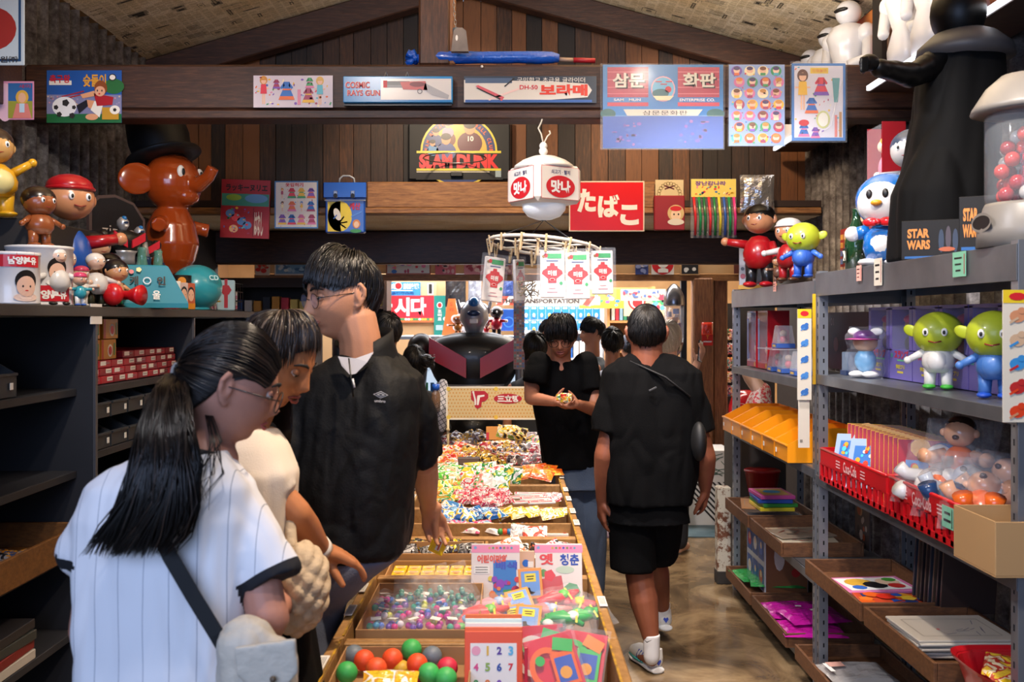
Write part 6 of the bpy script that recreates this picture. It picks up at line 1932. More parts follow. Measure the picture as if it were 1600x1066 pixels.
t,Mh,hc=shopper('man in a pale grey tee with a blue mountain print, seen from behind',957,538,7.6,0,'#a9aebd',pants='#2c3038')
m=MB(frame(V((hc.x-.03,7.6-.148,hc.z-.42)),0));m.rect(0,.05,.14,.02,gl('#2a6fc0'),.004);m.rect(0,.03,.14,.018,gl('#5aa0d8'),.004);m.rect(0,.012,.14,.014,gl('#d8603a'),.004);m.rect(0,-.04,.14,.09,gl('#c8ccd8'),.003)
for i in range(4):m.flat([(-.07+i*.03,-.08),(-.045+i*.03,-.01-.02*(i%2)),(-.02+i*.03,-.08)],gl('#5a6070'),.005)
m.build('shirt_print',t)
t,Mh,hc=shopper('person in black with a dark cap, right behind the walking man\'s left side',984,545,9.1,20,'#141416')
m=MB(Mh);m.lathe([(.098,.0),(.1,.04),(.085,.09),(.05,.125),(.0,.135)],mat('#2a3040',.8),n=24);m.prism([(-.07,.05),(.07,.05),(.06,.16),(0,.175),(-.06,.16)],.006,mat('#2a3040',.8),z0=.01);m.build('cap',t)
shopper('dark haired person just left of the bespectacled man, seen from behind',836,545,7.3,10,'#26282e',kind='long')
shopper('person with short dark hair between the bespectacled man and the steel post',858,524,8.45,40,'#3a3e46')
e0=P(1076,596,6.9);w0=P(1088,566,6.85)
t,Mh,hc=shopper('person with blond hair in a white top, raising a phone beside the wooden column',1046,530,7.0,-30,'#d8d8d8',hair_c=('#c8b8a0','#e8dcc8'),kind='long',arm=(1,P(1078,592,7.0),P(1090,566,6.95)),dx=-.02,skinc=('#d8a890','#c89880'),wid=.17)
m=MB(frame(P(1094,549,6.93),60,0,-12));m.box((0,0,0),(.074,.15,.009),mat('#20242c',.2),bev=.003);m.box((0,0,.005),(.068,.14,.001),mat('#c8d4e8',.2));m.build('mobile_phone',label='mobile phone held up beside the wooden column',cat='phone')
# drink bottle and checked cloth by the bun woman
t=thing('drink_bottle','clear drink bottle with a blue cap left of the dotted tin sign','bottle',P(680,640,6.85))
m=MB();p=P(681,622,6.85);m.lathe([(.0,-.09),(.03,-.09),(.032,-.02),(.03,.03),(.014,.06),(.014,.07)],mat('#8a6a52',.1,alpha=.7),c=p,n=18);m.build('bottle_body',t)
m=MB();m.cyl(p+V((0,0,.055)),p+V((0,0,.095)),.026,mat('#1f5fd0',.35),18);m.build('bottle_cap',t)
def _check(nt,b):
 tc=N(nt,'TexCoord');br=N(nt,'TexBrick',Scale=18.);br.offset=0;nt.links.new(tc.outputs['Object'],br.inputs['Vector'])
 mp=N(nt,'Mapping');mp.inputs['Rotation'].default_value=(R(90),0,R(30));nt.links.new(tc.outputs['Object'],mp.inputs['Vector']);nt.links.new(mp.outputs['Vector'],br.inputs['Vector'])
 br.inputs['Brick Width'].default_value=.5;br.inputs['Row Height'].default_value=.5;br.inputs['Mortar Size'].default_value=.04
 br.inputs['Color1'].default_value=br.inputs['Color2'].default_value=(*lin('#c8c6cc'),1);br.inputs['Mortar'].default_value=(*lin('#3c4048'),1)
 nt.links.new(br.outputs['Color'],b.inputs['Base Color'])
c=MB();limb(c,[P(692,600,6.95),P(690,640,6.93),P(688,668,6.93)],[.03,.07,.04],nodes_mat('checked_cloth',_check,.8))
o=rem(c,'checked_shirt',None,.009,3,(.012,(9,9,5)));tag(o,'white and black checked shirt hanging at the left edge of the dotted tin sign','shirt')
# ---------------------------------------------------------------- steel rack on the right
ZINC=mat('#8e9298',.38,metal=.75,var=('#6c7076',5,.25));ZINC2=mat('#a2a6ac',.35,metal=.75);HOLE=mat('#15161a',.8)
XF,XB=1.36,1.78
def upright(t,x,y,h,front=True):
 m=MB();m.box((x,y+.018,h/2),(.004,.038,h),ZINC2);m.box((x+(.018 if front else-.018),y,h/2),(.038,.004,h),ZINC2)
 z=.06
 while z<h-.04:
  m.box((x+(.018 if front else-.018),y-.0022,z),(.007,.0008,.018),HOLE);m.box((x-.0022,y+.02,z),(.0008,.007,.018),HOLE)if front else None
  z+=.05
 return m.build('upright',parent=t)
def bay(y0,y1,top,shelves,label):
 t=thing('steel_shelving',label,'shelving',((XF+XB)/2,(y0+y1)/2,0),'galvanised shelving bays')
 for x in(XF,XB):
  for y in(y0+.003,y1-.043):
   upright(t,x,y,top+.01,x==XF)
 for z,d in[(top,.10)]+[(s,.042)for s in shelves]:
  m=MB();m.box(((XF+XB)/2,(y0+y1)/2,z-.004),(XB-XF-.008,y1-y0-.012,.006),ZINC)
  for x in(XF-.004,XB+.004):m.box((x,(y0+y1)/2,z-d/2),(.004,y1-y0-.004,d),ZINC,bev=.001)
  for y in(y0+.006,y1-.006):m.box(((XF+XB)/2,y,z-d/2),(XB-XF-.01,.003,d),ZINC)
  m.build('shelf_board',parent=t)
 return t
bay(4.43,6.09,1.815,[1.36,.975,.50,.09],'galvanised slotted steel shelving bay farther from the viewer, with orange bins')
bay(2.66,4.42,1.845,[1.40,.955,.53,.09],'galvanised slotted steel shelving bay nearest the viewer, with red crates')

def FX(y,z,x=XF-.007):return frame((x,y,z),-90)  # a frame on the rack front, facing the aisle
def FY(px,x=XF):return x*F/(px-797)
for px,py,w,h,c,l,x in((1214,448,.05,.05,'#e8a494','small pink price card on the upper beam under the red shirted doll',XF),(1347,427,.05,.06,'#e8a494','pink price card on the near upper beam',XF),(1377,425,.075,.10,'#ded6c4','cream handwritten card on the near upper beam',XF),(1505,413,.085,.075,'#7fc4a4','green price card high on the near upper beam',XF)):
 y=FY(px);p=P(px,py,y);m=MB(FX(y,p.z,XF-.012));m.box((0,0,0),(w,h,.002),gl(c));
 for i in range(3):m.rect(-.005,h*.25-i*h*.25,w*(.6-.1*i),h*.07,INK,.0016)
 m.rect(w*.42,0,w*.06,h*.8,gl('#a8303a'),.0016);m.build('price_card',label=l,cat='price card')

# rounded vinyl toy: plain doll built about its feet, facing -Y
def doll(name,label,p,h,yaw,body,head,hair=None,legs=None,arms=None,shoes=None,hat=None,hr=.20,bw=.17,pose=(0,0),cat='toy figure',skinh=None,belly=None,ears=None,group=None,gloss=.28,eyes=True,headz=.74):
 t=thing(name,label,cat,p,group);T0=Matrix.Translation(V_(p))@Matrix.Rotation(R(yaw),4,'Z')@Matrix.Scale(h,4)
 G_=lambda c:mat(c,gloss,coat=.25)
 legs=legs or body;arms=arms or body;shoes=shoes or legs
 m=MB(T0);m.lathe([(.0,.20),(bw*.7,.21),(bw,.30),(bw*1.02,.38),(bw*.85,.48),(bw*.5,.55),(.0,.57)],G_(body),n=22)
 if belly:m.ball((0,-bw*.45,.36),(bw*.72,bw*.7,.15),G_(belly),n=18)
 m.build('torso',t)
 for s in(-1,1):
  m=MB(T0);m.tube([(s*bw*.5,0,.26),(s*bw*.52,0,.12),(s*bw*.55,-.005,.03)],[bw*.42,bw*.36,bw*.36],G_(legs),14);m.build('leg',t)
  m=MB(T0);m.ball((s*bw*.55,-.03,.032),(bw*.42,bw*.62,.034),G_(shoes),n=14);m.build('foot',t)
  a=pose[0 if s<0 else 1];sh=Vector((s*bw*.8,0,.47));d=Vector((s*cos(R(a)),-.35,sin(R(a)))).normalized()
  m=MB(T0);m.tube([sh,sh+d*.12,sh+d*.22],[.052,.045,.04],G_(arms),12);m.ball(sh+d*.24,.048,G_(skinh or head),n=12);m.build('arm',t)
 m=MB(T0);m.ball((0,0,headz),(hr,hr*.92,hr*.9),G_(head),n=26)
 for s in(-1,1):
  if ears=='round':m.ball((s*hr*.98,.01,headz),(.035,.025,.05),G_(head),n=12)
  if ears=='big':m.ball((s*hr*1.1,.02,headz+hr*.1),(.10,.02,.07),G_(head),rot=(0,s*-25,s*15),n=14)
 m.build('head',t)
 if hair:
  m=MB(T0);vs=[];m.ball((0,hr*.12,headz+hr*.16),(hr*1.05,hr*1.0,hr*.86),G_(hair),n=22);m.build('hair',t)
  m2=MB(T0);m2.ball((0,-hr*.1,headz-hr*.1),(hr*.88,hr*.88,hr*.75),G_(head),n=20);m2.build('face',t)
 if hat:
  m=MB(T0);m.ball((0,.01,headz+hr*.52),(hr*.95,hr*.95,hr*.55),G_(hat),n=20);m.lathe([(hr*.98,-.012),(hr*1.02,0),(hr*.98,.012)],G_(hat),c=(0,0,headz+hr*.42),n=24);m.build('hat',t)
 if eyes:
  for s in(-1,1):
   m=MB(T0);m.ball((s*hr*.36,-hr*.86,headz+hr*.05),(hr*.13,hr*.09,hr*.17),G_('#f0efec'),n=12);m.ball((s*hr*.36,-hr*.94,headz+hr*.04),(hr*.06,hr*.04,hr*.09),G_('#15120f'),n=8);m.build('eye',t)
  m=MB(T0);m.tube([(-hr*.25,-hr*.86,headz-hr*.32),(0,-hr*.92,headz-hr*.38),(hr*.25,-hr*.86,headz-hr*.32)],hr*.03,G_('#8a2a24'),6);m.build('mouth',t)
 return t
def V_(p):return Vector(p)

ZT1,ZT2=1.817,1.847
# --- top of the far bay
t=thing('printed_gift_box','grey printed gift box at the far end on top of the right rack','box',(1.40,5.85,ZT1))
m=MB();m.box((1.44,5.82,ZT1+.13),(.17,.25,.26),gl('#a8a6ac'),rot=(0,0,-20),bev=.004);m.box((1.44,5.82,ZT1+.012),(.175,.255,.024),gl('#c9962e'),rot=(0,0,-20))
T_=frame((1.44,5.82,ZT1+.13))@Matrix.Rotation(R(-20),4,'Y');
for i in range(14):m.disc(rng.uniform(-.07,.07),rng.uniform(-.1,.1),rng.uniform(.01,.02),gl(rng.choice(['#4a4c58','#8a3a44','#6a6c78','#d8d4d0'])),.127+i*.0004,n=7,T=T_)
m.build('box_body',t);m=MB();m.flat([(-.05,.0),(.02,.08),(.06,.06),(.05,-.08),(-.02,-.1)],gl('#55575f'),.134,T=T_);m.flat([(-.03,.01),(.01,.06),(.02,.01)],gl('#c98a94'),.1352,T=T_);m.build('printed_picture',t)
doll('vinyl_doll','vinyl doll in red shirt, dark shorts and red boots with raised arm, rack top',P(1186,449,5.45),.50,-35,'#a8141c','#c98a60',hair='#17120f',legs='#1a1a1c',arms='#a8141c',shoes='#b81822',hr=.17,pose=(10,-60),ears='round')
doll('vinyl_doll','vinyl doll in a white cap and red suit behind the lime figure',P(1232,440,5.05),.34,-45,'#a01a20','#c98a64',hat='#cfcac6',legs='#a01a20',arms='#c8c4c0',shoes='#5a3a28',pose=(-10,-10),skinh='#d8d4d0',ears='round')
def lime(p,h,yaw,label,body,belly,shoes):
 t=doll('lime_vinyl_toy',label,p,h,yaw,body,'#aab82a',legs=body,arms=belly,shoes=shoes,hr=.30,bw=.19,pose=(-30,-30),ears='big',skinh=belly,belly=belly,cat='toy figure',headz=.70,eyes=True,gloss=.42)
 return t
lime(P(1255,434,4.72),.27,-40,'small lime green vinyl figure on a blue body, on top of the far bay','#2455b0','#3a6ac4','#2455b0')
doll('vinyl_doll','small dark haired doll seated low between the white capped doll and lime figure',P(1216,443,5.3),.16,-35,'#6a4a3a','#c9956e',hair='#2a1c14')
for i,(px,h,c,l)in enumerate(((1282,.26,'#8e2c22','red and yellow printed card box behind the lime figure'),(1300,.30,'#9c3426','red grid-printed card box, second in the row on the rack top'),(1318,.33,'#8a2420','red grid-printed card box beside the dark green bottle'))):
 y=4.75-i*.17;m=MB(FX(y,ZT2+h/2 if i else ZT1+h/2,1.60));m.box((0,0,-.04),(.155,h,.08),gl(c),bev=.002)
 for a in range(3):
  for b_ in range(6):m.rect(-.05+a*.05,-h*.4+b_*h*.15,.04,h*.1,gl(rng.choice(['#c98a3a','#d8b48a','#a85a3a','#5a6a8a','#c8a070'])),.001)
 m.build('card_box',label=l,cat='box',group='red card boxes on the rack top')
t=thing('boxed_doll','blond doll in pink dress in a tall red window box above the card boxes','boxed toy',(1.64,4.4,2.15))
m=MB(FX(4.40,2.32,1.66));m.box((0,0,-.05),(.18,.36,.005),gl('#8e1620'));m.box((0,-.13,0),(.18,.10,.10),gl('#a81822'),bev=.002);m.rect(0,-.12,.06,.03,INK,.052);m.box((-.088,.04,0),(.004,.28,.10),gl('#8e1620'));m.box((.088,.04,0),(.004,.28,.10),gl('#8e1620'));m.build('window_box',t)
m=MB(FX(4.40,2.32,1.66));m.ball((0,.09,0),(.035,.04,.03),gl('#d8a02a'),n=14);m.ball((0,.085,.014),(.024,.028,.022),gl('#e8bfa0'),n=12);m.lathe([(.03,-.07),(.055,-.05),(.02,.05),(.0,.06)],gl('#c87a90'),rot=(-90,0,0),n=14)if False else m.ball((0,-.01,0),(.045,.06,.03),gl('#c87a90'),n=14);m.build('blond_doll',t)
m=MB(FX(4.40,2.34,1.66));m.box((0,.02,.052),(.17,.26,.001),CLEARW);m.build('clear_window',t)
m=MB();m.box((1.70,4.40,(ZT2+2.14)/2),(.12,.24,2.14-ZT2),gl('#33241f'),bev=.003);m.build('cardboard_box',label='dark box carrying the red window box at the rack back',cat='box')
m=MB(frame((1.975,4.80,2.25),-90));m.box((0,0,0),(.22,.36,.01),gl('#6a7a86'));m.rect(0,.13,.2,.06,gl('#c9a23a'),.006)
for i in range(16):m.disc(rng.uniform(-.09,.09),rng.uniform(-.15,.08),rng.uniform(.012,.03),gl(rng.choice(['#5a6a9a','#b85a4a','#d8c8b0','#3a5a6a','#8a9a5a'])),.006+i*.0003,n=7)
m.build('printed_board',label='blue printed picture board leaning by the right wall above the card boxes',cat='poster')
t=thing('glass_bottle','dark green glass bottles carton beside the blue and white toy','bottle',P(1338,412,4.15))
b0=P(1338,412,4.15);b0.z=ZT2;m=MB();m.lathe([(.0,.0),(.045,.0),(.047,.12),(.035,.17),(.017,.21),(.016,.25),(.018,.255)],mat('#0f3a22',.05,coat=1,alpha=.85),c=b0,n=24);m.build('bottle_body',t)
m=MB(FX(b0.y,b0.z+.06,b0.x-.048));m.rect(0,0,.05,.06,gl('#1a2a1e'),.001);m.tube([(-.015,.02,.002),(.0,.0,.002),(-.01,-.02,.002),(.015,-.02,.002),(.0,.02,.002)],.002,OFFW,5);m.build('bottle_label',t)
tag(t,'dark green glass bottle beside the large blue and white toy')

# large blue and white round toy (plain)
p=P(1386,405,3.85);p.z=ZT2
t=thing('round_vinyl_toy','large glossy blue and white round headed toy with red bow, on the rack top','toy figure',p);T0=Matrix.Translation(p)@Matrix.Rotation(R(-38),4,'Z')
BLU_=mat('#1660a8',.22,coat=.5);WHI=mat('#dcdad8',.22,coat=.5);REDG=mat('#c01c24',.22,coat=.5)
m=MB(T0);m.lathe([(.0,.02),(.075,.025),(.09,.07),(.085,.12),(.05,.16),(.0,.17)],BLU_,n=26);m.build('torso',t)
m=MB(T0);m.ball((0,-.03,.085),(.06,.065,.06),WHI,n=20);m.build('belly',t)
for s in(-1,1):m=MB(T0);m.ball((s*.05,-.03,.016),(.05,.06,.017),WHI,n=18);m.build('foot',t)
for s in(-1,1):m=MB(T0);m.tube([(s*.07,0,.14),(s*.11,-.02,.13)],[.028,.026],BLU_,12);m.ball((s*.125,-.025,.13),.03,WHI,n=14);m.build('arm',t)
m=MB(T0);m.ball((0,0,.255),(.118,.112,.105),BLU_,n=30);m.build('head',t)
m=MB(T0);m.ball((0,-.022,.248),(.105,.100,.095),WHI,n=28);m.build('face',t)
for s in(-1,1):m=MB(T0);m.ball((s*.03,-.118,.27),(.012,.008,.018),BLACK,n=12);m.build('eye',t)
m=MB(T0);m.ball((0,-.128,.235),(.022,.018,.012),mat('#e0982a',.3),n=12);m.build('beak',t)
m=MB(T0);m.ball((-.03,-.10,.165),(.03,.012,.018),REDG,n=12);m.ball((.03,-.10,.165),(.03,.012,.018),REDG,n=12);m.ball((0,-.108,.165),.012,REDG,n=10);m.build('bow',t)
p2=P(1426,262,4.02);t=doll('vinyl_doll','pale vinyl figure with dark blue cap, high behind the large round toy',(p2.x,4.02,2.06),.36,-40,'#8a8c92','#b4b0ac',hair='#22364e',hr=.24,gloss=.4)
m=MB();m.box((p2.x+.01,4.04,(ZT2+2.06)/2+.0),(.22,.22,2.06-ZT2-.003),gl('#1c2838'),bev=.004);m.build('display_box',label='dark blue box under the pale capped figure',cat='box')

# posters boxes with orange lettering
def swbox(px,py,Y,w,h,yaw,label):
 p=P(px,py,Y);p.z=ZT2+h/2;T_=frame(p,yaw);m=MB(T_);m.box((0,0,-.05),(w,h,.10),gl('#0e0e13',.7),bev=.002)
 m.text('STAR',-w*.25,h*.17,w*.32,h*.24,gl('#d8841e'),.0012,bold=.05);m.text('WARS',-w*.25,-h*.12,w*.34,h*.24,gl('#d8841e'),.0012,bold=.05)
 for i in range(4):m.disc(w*.08+i*w*.1,-.005+.01*(i%2),w*.04,gl(['#2a3444','#4a3a3a','#30384a','#50505a'][i]),.0012+i*.0003,ry=h*.3,n=12)
 m.disc(w*.16,-h*.25,w*.12,gl('#b85a1e'),.0025,ry=h*.06,n=10);m.rect(-w*.05,-h*.44,w*.8,h*.06,gl('#1f5a9a'),.0012)
 return m.build('toy_box',label=label,cat='box',group='black boxes with orange lettering')
swbox(1462,350,3.40,.22,.135,-28,'black box with orange block lettering in front of the robed mannequin')
swbox(1535,330,3.02,.13,.17,-28,'taller black box with orange lettering, next to the capsule machine')

# robed mannequin
t=thing('robed_mannequin','tall black robed figure with one arm stretched over the cross beam','mannequin',(1.50,3.62,ZT2))
BK=mat('#060607',.75,spec=.2);BKG=mat('#060607',.4,spec=.3)
c=MB();ctr=lambda px,py:P(px,py,3.55)
def pxr(px0,px1,py):a,b_=P(px0,py,3.6),P(px1,py,3.6);return((a.x+b_.x)/2,3.62,a.z),(b_.x-a.x)/2
rings=[]
for(a,b_,y,d)in((1398,1560,352,.15),(1405,1556,300,.15),(1425,1556,240,.14),(1438,1560,180,.13),(1440,1566,130,.13),(1450,1566,90,.12),(1472,1556,62,.10),(1500,1535,48,.06)):
 cc,rx=pxr(a,b_,y);rings.append((cc,rx,d,0))
rings[0]=((rings[0][0][0],3.62,ZT2+.003),rings[0][1],.15,0)
ellrings(c,rings,BK);rem(c,'robe',t,.01,3,(.012,(7,7,1.6)))
c=MB();limb(c,[P(1470,95,3.58),P(1425,118,3.5),P(1372,106,3.42)],[.055,.045,.032],BKG);rem(c,'sleeve',t,.008,3,(.005,(12,12,12)))
c=MB();c.ball(P(1358,98,3.40),(.035,.03,.03),BKG,n=14)
for i in range(4):c.tube([P(1356,90+i*6,3.37),P(1346,92+i*6,3.36),P(1348,98+i*5,3.39)],.009,BKG,8)
rem(c,'gloved_hand',t,.005,2)
c=MB();c.ball(P(1497,20,3.60),(.095,.10,.12),BKG,n=24);c.build('hooded_head',t)
c=MB();q5=P(1507,70,3.60);c.lathe([(.17,-.05),(.16,-.01),(.11,.035),(.075,.05)],mat('#3e3d41',.5),c=q5,n=26);c.build('grey_shoulder_cape',t)

# capsule machine
t=thing('capsule_machine','capsule toy machine with pale lid, clear barrel of red capsules and white base','machine',(1.47,2.83,ZT2));b0=Vector((1.475,2.84,ZT2));PL=mat('#7d7872',.4)
m=MB();m.lathe([(.0,.0),(.135,.0),(.132,.05),(.115,.115),(.11,.125)],PL,c=b0,n=32);m.build('machine_base',t)
m=MB(FX(b0.y,b0.z+.07,b0.x-.128));m.disc(0,0,.055,BLACK,.003,ry=.022,n=24);m.ring(0,0,.06,.008,PL,.004,ry=.028);m.build('dispensing_slot',t)
m=MB();m.lathe([(.108,.125),(.112,.14),(.112,.37),(.108,.38)],mat('#c8d0d8',.05,alpha=.16,spec=1),c=b0,n=32);m.build('clear_barrel',t)
m=MB();m.lathe([(.115,.38),(.150,.385),(.145,.40),(.11,.455),(.07,.49),(.0,.50)],PL,c=b0,n=32);m.build('lid',t)
for i in range(46):
 a,rr=i*2.4,.075*((i*37%10)/10)**.5;m=MB();m.ball(b0+Vector((rr*cos(a),rr*sin(a),.15+(i//8)*.033)),.022,gl(['#a8202a','#c23a34','#8e1a22','#b8b4b0'][i%4],.2),n=10);m.build('capsule',t)

# --- lower shelves of the near bay
t=thing('bagged_figure','small figure in a winged purple cap, wrapped in clear film','bagged toy',P(1347,582,4.10));p=P(1347,582,4.12);p.z=1.402;p.x=1.47
T0=Matrix.Translation(p)@Matrix.Rotation(R(-50),4,'Z');
m=MB(T0);m.ball((0,0,.07),(.045,.04,.05),gl('#5a9ac8'),n=16);m.build('torso',t)
for s in(-1,1):m=MB(T0);m.ball((s*.03,-.01,.014),(.032,.045,.014),WHITE,n=12);m.build('foot',t)
m=MB(T0);m.ball((0,0,.145),(.05,.048,.042),gl('#c9956e'),n=18);m.build('head',t)
m=MB(T0);m.ball((0,.005,.168),(.053,.052,.03),gl('#5a2a6a'),n=18);m.lathe([(.05,0),(.075,-.004),(.05,-.006)],gl('#a83a7a'),c=(0,-.02,.162),n=20);m.ball((.05,.0,.19),(.03,.01,.016),WHITE,n=10);m.ball((-.05,.0,.19),(.03,.01,.016),WHITE,n=10);m.build('cap',t)
m=MB();foil(m,p+Vector((0,0,.10)),.17,.22,.12,CLEARW,rng,amp=.35,yaw=-60);m.build('clear_film',t)
def purple(y,i):
 l=['leftmost','second from the left','third from the left','fourth from the left, behind the big lime figure','rightmost, behind the lime figures'][i]
 t=thing('purple_doll_box',f'purple window box with red Japanese lettering, {l}','boxed toy',(1.60,y,1.402),'purple window boxes');T_=FX(y,1.402+.145,1.55);PU=mat('#6f62a8',.35)
 m=MB(T_);m.box((0,-.085,-.05),(.228,.12,.10),PU,bev=.001);m.box((0,0,-.099),(.228,.29,.003),mat('#3a3460',.5));m.box((0,.14,-.05),(.228,.012,.10),PU)
 for s in(-1,1):m.box((s*.100,.055,-.05),(.028,.17,.10),PU)
 m.text('スランプ',.01,-.045,.14,.034,gl('#c8283c'),.0012,bold=.05);m.text('復刻プリ',0,-.092,.09,.022,gl('#d8c22a'),.0012,bold=.05);m.rect(0,-.115,.06,.008,gl('#d8c22a'),.0012);m.rect(-.085,-.05,.02,.016,gl('#4a9a8a'),.0012);m.rect(.02,-.068,.1,.006,gl('#6ac07a'),.0012);m.build('box_shell',t)
 m=MB(T_);m.ball((0,.07,-.05),(.036,.034,.03),gl('#a87a5c'),n=14);m.ball((0,.095,-.05),(.04,.022,.034),gl(['#b83a6a','#c84a7a','#3a78c0','#c2386a','#3a9a5a'][i]),n=14);m.ball((0,.0,-.05),(.04,.04,.03),gl(['#4a3a4a','#2a2a34','#3a6aa8','#8a2a34','#3a6a8a'][i]),n=14);m.build('doll_inside',t)
 m=MB(T_);m.box((0,.055,-.001),(.172,.165,.001),CLEARW);m.build('clear_window',t)
for i in range(5):purple(4.19-i*.235,i)
lime(Vector((1.475,3.43,1.402)),.275,-32,'big lime green round headed vinyl figure in a white suit, before the purple boxes','#d8d6d2','#dcdad6','#3fae3a')
lime(Vector((1.475,3.03,1.402)),.275,-32,'lime green vinyl figure on a blue body, right of the white suited one','#3a6ab0','#4a7ac0','#1f50c0')
m=MB(FX(2.98,1.50,1.66));m.box((0,0,0),(.3,.2,.02),gl('#2a4a3a'));m.disc(-.05,.02,.05,gl('#7a3a2a'),.011,n=9);m.disc(.06,-.02,.05,gl('#2f7ab0'),.0115,n=9);m.disc(.0,.05,.03,gl('#c98a64'),.012,n=9);m.build('printed_box',label='dark green printed box at the back behind the lime figures',cat='box')
m=MB();m.box((1.52,4.35,1.45),(.12,.07,.10),mat('#8aa0b8',.08,alpha=.35),bev=.003);m.box((1.52,4.35,1.41),(.13,.08,.02),gl('#2a3a5a'));m.build('acrylic_case',label='clear display case on dark base beside the rack upright, near bay',cat='display case')

def strip(name,px0,px1,py0,py1,Y,th,label,top,items,col):
 s=Sheet(px0,py0,px1,py1,Y,OFFW,th=.003);s.rect(px0,py0,px1,py0+(py1-py0)*.1,gl('#e0c02a'),1);s.disc((px0+px1)/2,py0+(py1-py0)*.05,(px1-px0)*.3,(py1-py0)*.03,RED,2,n=10)
 n=items;k=(px1-px0)
 for i in range(n):
  y=py0+(py1-py0)*(.2+.72*i/(n-1));c=gl(col[i%len(col)]);s.disc((px0+px1)/2,y,k*.28,k*.22,c,2,n=12);s.disc((px0+px1)/2+k*.14,y-k*.2,k*.14,k*.12,c,3,n=9);s.rect((px0+px1)/2-k*.3,y+k*.1,(px0+px1)/2+k*.05,y+k*.18,gl(col[(i+1)%len(col)]),3,ang=30)
 return s.build(name,label=label,cat='sticker strip')
strip('sticker_strip',1246,1268,483,625,4.36,.003,'narrow strip of small blue stickers hanging from the middle rack upright',0,5,['#3a6fb4','#4a86c8'])
m=MB(frame(P(1256,650,4.375)));m.box((0,0,0),(.05,.28,.002),OFFW);m.rect(-.012,-.11,.012,.012,gl('#8a8478'),.002);m.build('sticker_strip',label='blank lower end of a sticker strip behind the blue sticker strip',cat='sticker strip')
m=MB(frame(P(1272,530,4.40)));m.box((0,0,0),(.014,.40,.003),gl('#d8a81e'));m.build('yellow_strip',label='thin yellow strip hanging beside the middle rack upright',cat='sticker strip')
strip('sticker_strip',1567,1612,453,660,2.60,.003,'wide strip of large cartoon stickers hanging from the nearest rack upright',0,5,['#c98a64','#c8a888','#3a8ac8','#b82a2a','#d8401e'])

# red crates
CRED=mat('#c3121c',.32,coat=.3)
def redcrate(y0,y1,z,label,x0=1.325,x1=1.68,h=.135):
 t=thing('red_plastic_crate',label,'crate',((x0+x1)/2,(y0+y1)/2,z),'red plastic bottle crates');zc=z+h
 m=MB()
 for x in(x0,x1):
  m.box((x,(y0+y1)/2,zc-.033),(.008,y1-y0,.066),CRED,bev=.002);m.box((x,(y0+y1)/2,z+.012),(.008,y1-y0,.02),CRED)
  n=int((y1-y0)/.055)
  for i in range(n+1):m.box((x,y0+(y1-y0)*i/n,z+.04),(.008,.022,.07),CRED)
 for y in(y0,y1):
  m.box(((x0+x1)/2,y,zc-.033),(x1-x0,.008,.066),CRED,bev=.002);m.box(((x0+x1)/2,y,z+.035),(x1-x0,.006,.066),CRED)
 m.box(((x0+x1)/2,(y0+y1)/2,z+.004),(x1-x0,y1-y0,.006),CRED);m.tube([(x0,y0,zc),(x0,y1,zc),(x1,y1,zc),(x1,y0,zc),(x0,y0,zc)],.007,CRED,6)
 m.build('crate_shell',t)
 T_=FX((y0+y1)/2,zc-.035,x0-.0045);m=MB(T_);m.text('Coca-Cola',0,0,.15,.042,gl('#e4b8b4'),.001,bold=.02)
 for s in(-1,1):
  for i in range(3):m.rect(s*.14,.012-i*.012,.05,.005,gl('#e4b8b4'),.001)
 m.build('crate_lettering',t);return t
redcrate(3.50,4.24,.957,'red plastic bottle crate holding a row of picture magazines')
redcrate(2.92,3.47,.957,'red plastic bottle crate holding bagged vinyl figures')
for i in range(13):
 y=4.10-i*.045;c='#a81420'
 T_=frame((1.50-.0*i,y,1.08),-24,-8);m=MB(T_);m.box((0,0,-.004),(.215,.26,.008),gl('#e0b41e'),bev=.001);m.box((0,.0,.001),(.212,.256,.002),gl(c,.4))
 if i>9 or i<13:
  m.rect(0,-.02,.16,.15,gl('#3f78b8',.2),.0025)
  for k in range(14):m.disc(rng.uniform(-.07,.07),rng.uniform(-.08,.04),rng.uniform(.01,.022),gl(rng.choice(['#e8a02a','#d8402c','#e8e0d0','#4a9ad0','#e8c43a'])),.003+k*.0002,n=8)
  m.disc(-.03,.10,.035,gl('#e8a83a'),.004,n=9);m.rect(.05,.10,.08,.02,gl('#e05a8a'),.004)
 l=['backmost','second','third','fourth','fifth','sixth','seventh','eighth','ninth','tenth','eleventh','twelfth','front one'][i]
 m.build('picture_magazine',label=f'red and yellow picture magazine in the red crate, {l} of the row',cat='magazine',group='picture magazines in the red crate')
 if i in(0,1):pass
for i,(dy,l)in enumerate(((0,'blue picture game in clear sleeve at the left end of the red crate'),(-.17,'blue picture game in clear sleeve in front of the magazines'))):
 T_=frame((1.40,4.08+dy*1.0,1.075),-55,-20,4);m=MB(T_);m.box((0,0,0),(.17,.20,.01),gl('#9ab0c8',.2),bev=.002);m.rect(0,.0,.12,.14,gl('#3a72b8'),.006)
 for k in range(22):m.disc(rng.uniform(-.05,.05),rng.uniform(-.06,.06),rng.uniform(.006,.014),gl(rng.choice(['#e8a02a','#d8402c','#4ac0e0','#e8e0d0'])),.0065+k*.0001,n=7)
 m.build('picture_game',label=l,cat='toy',group='sleeved picture games')
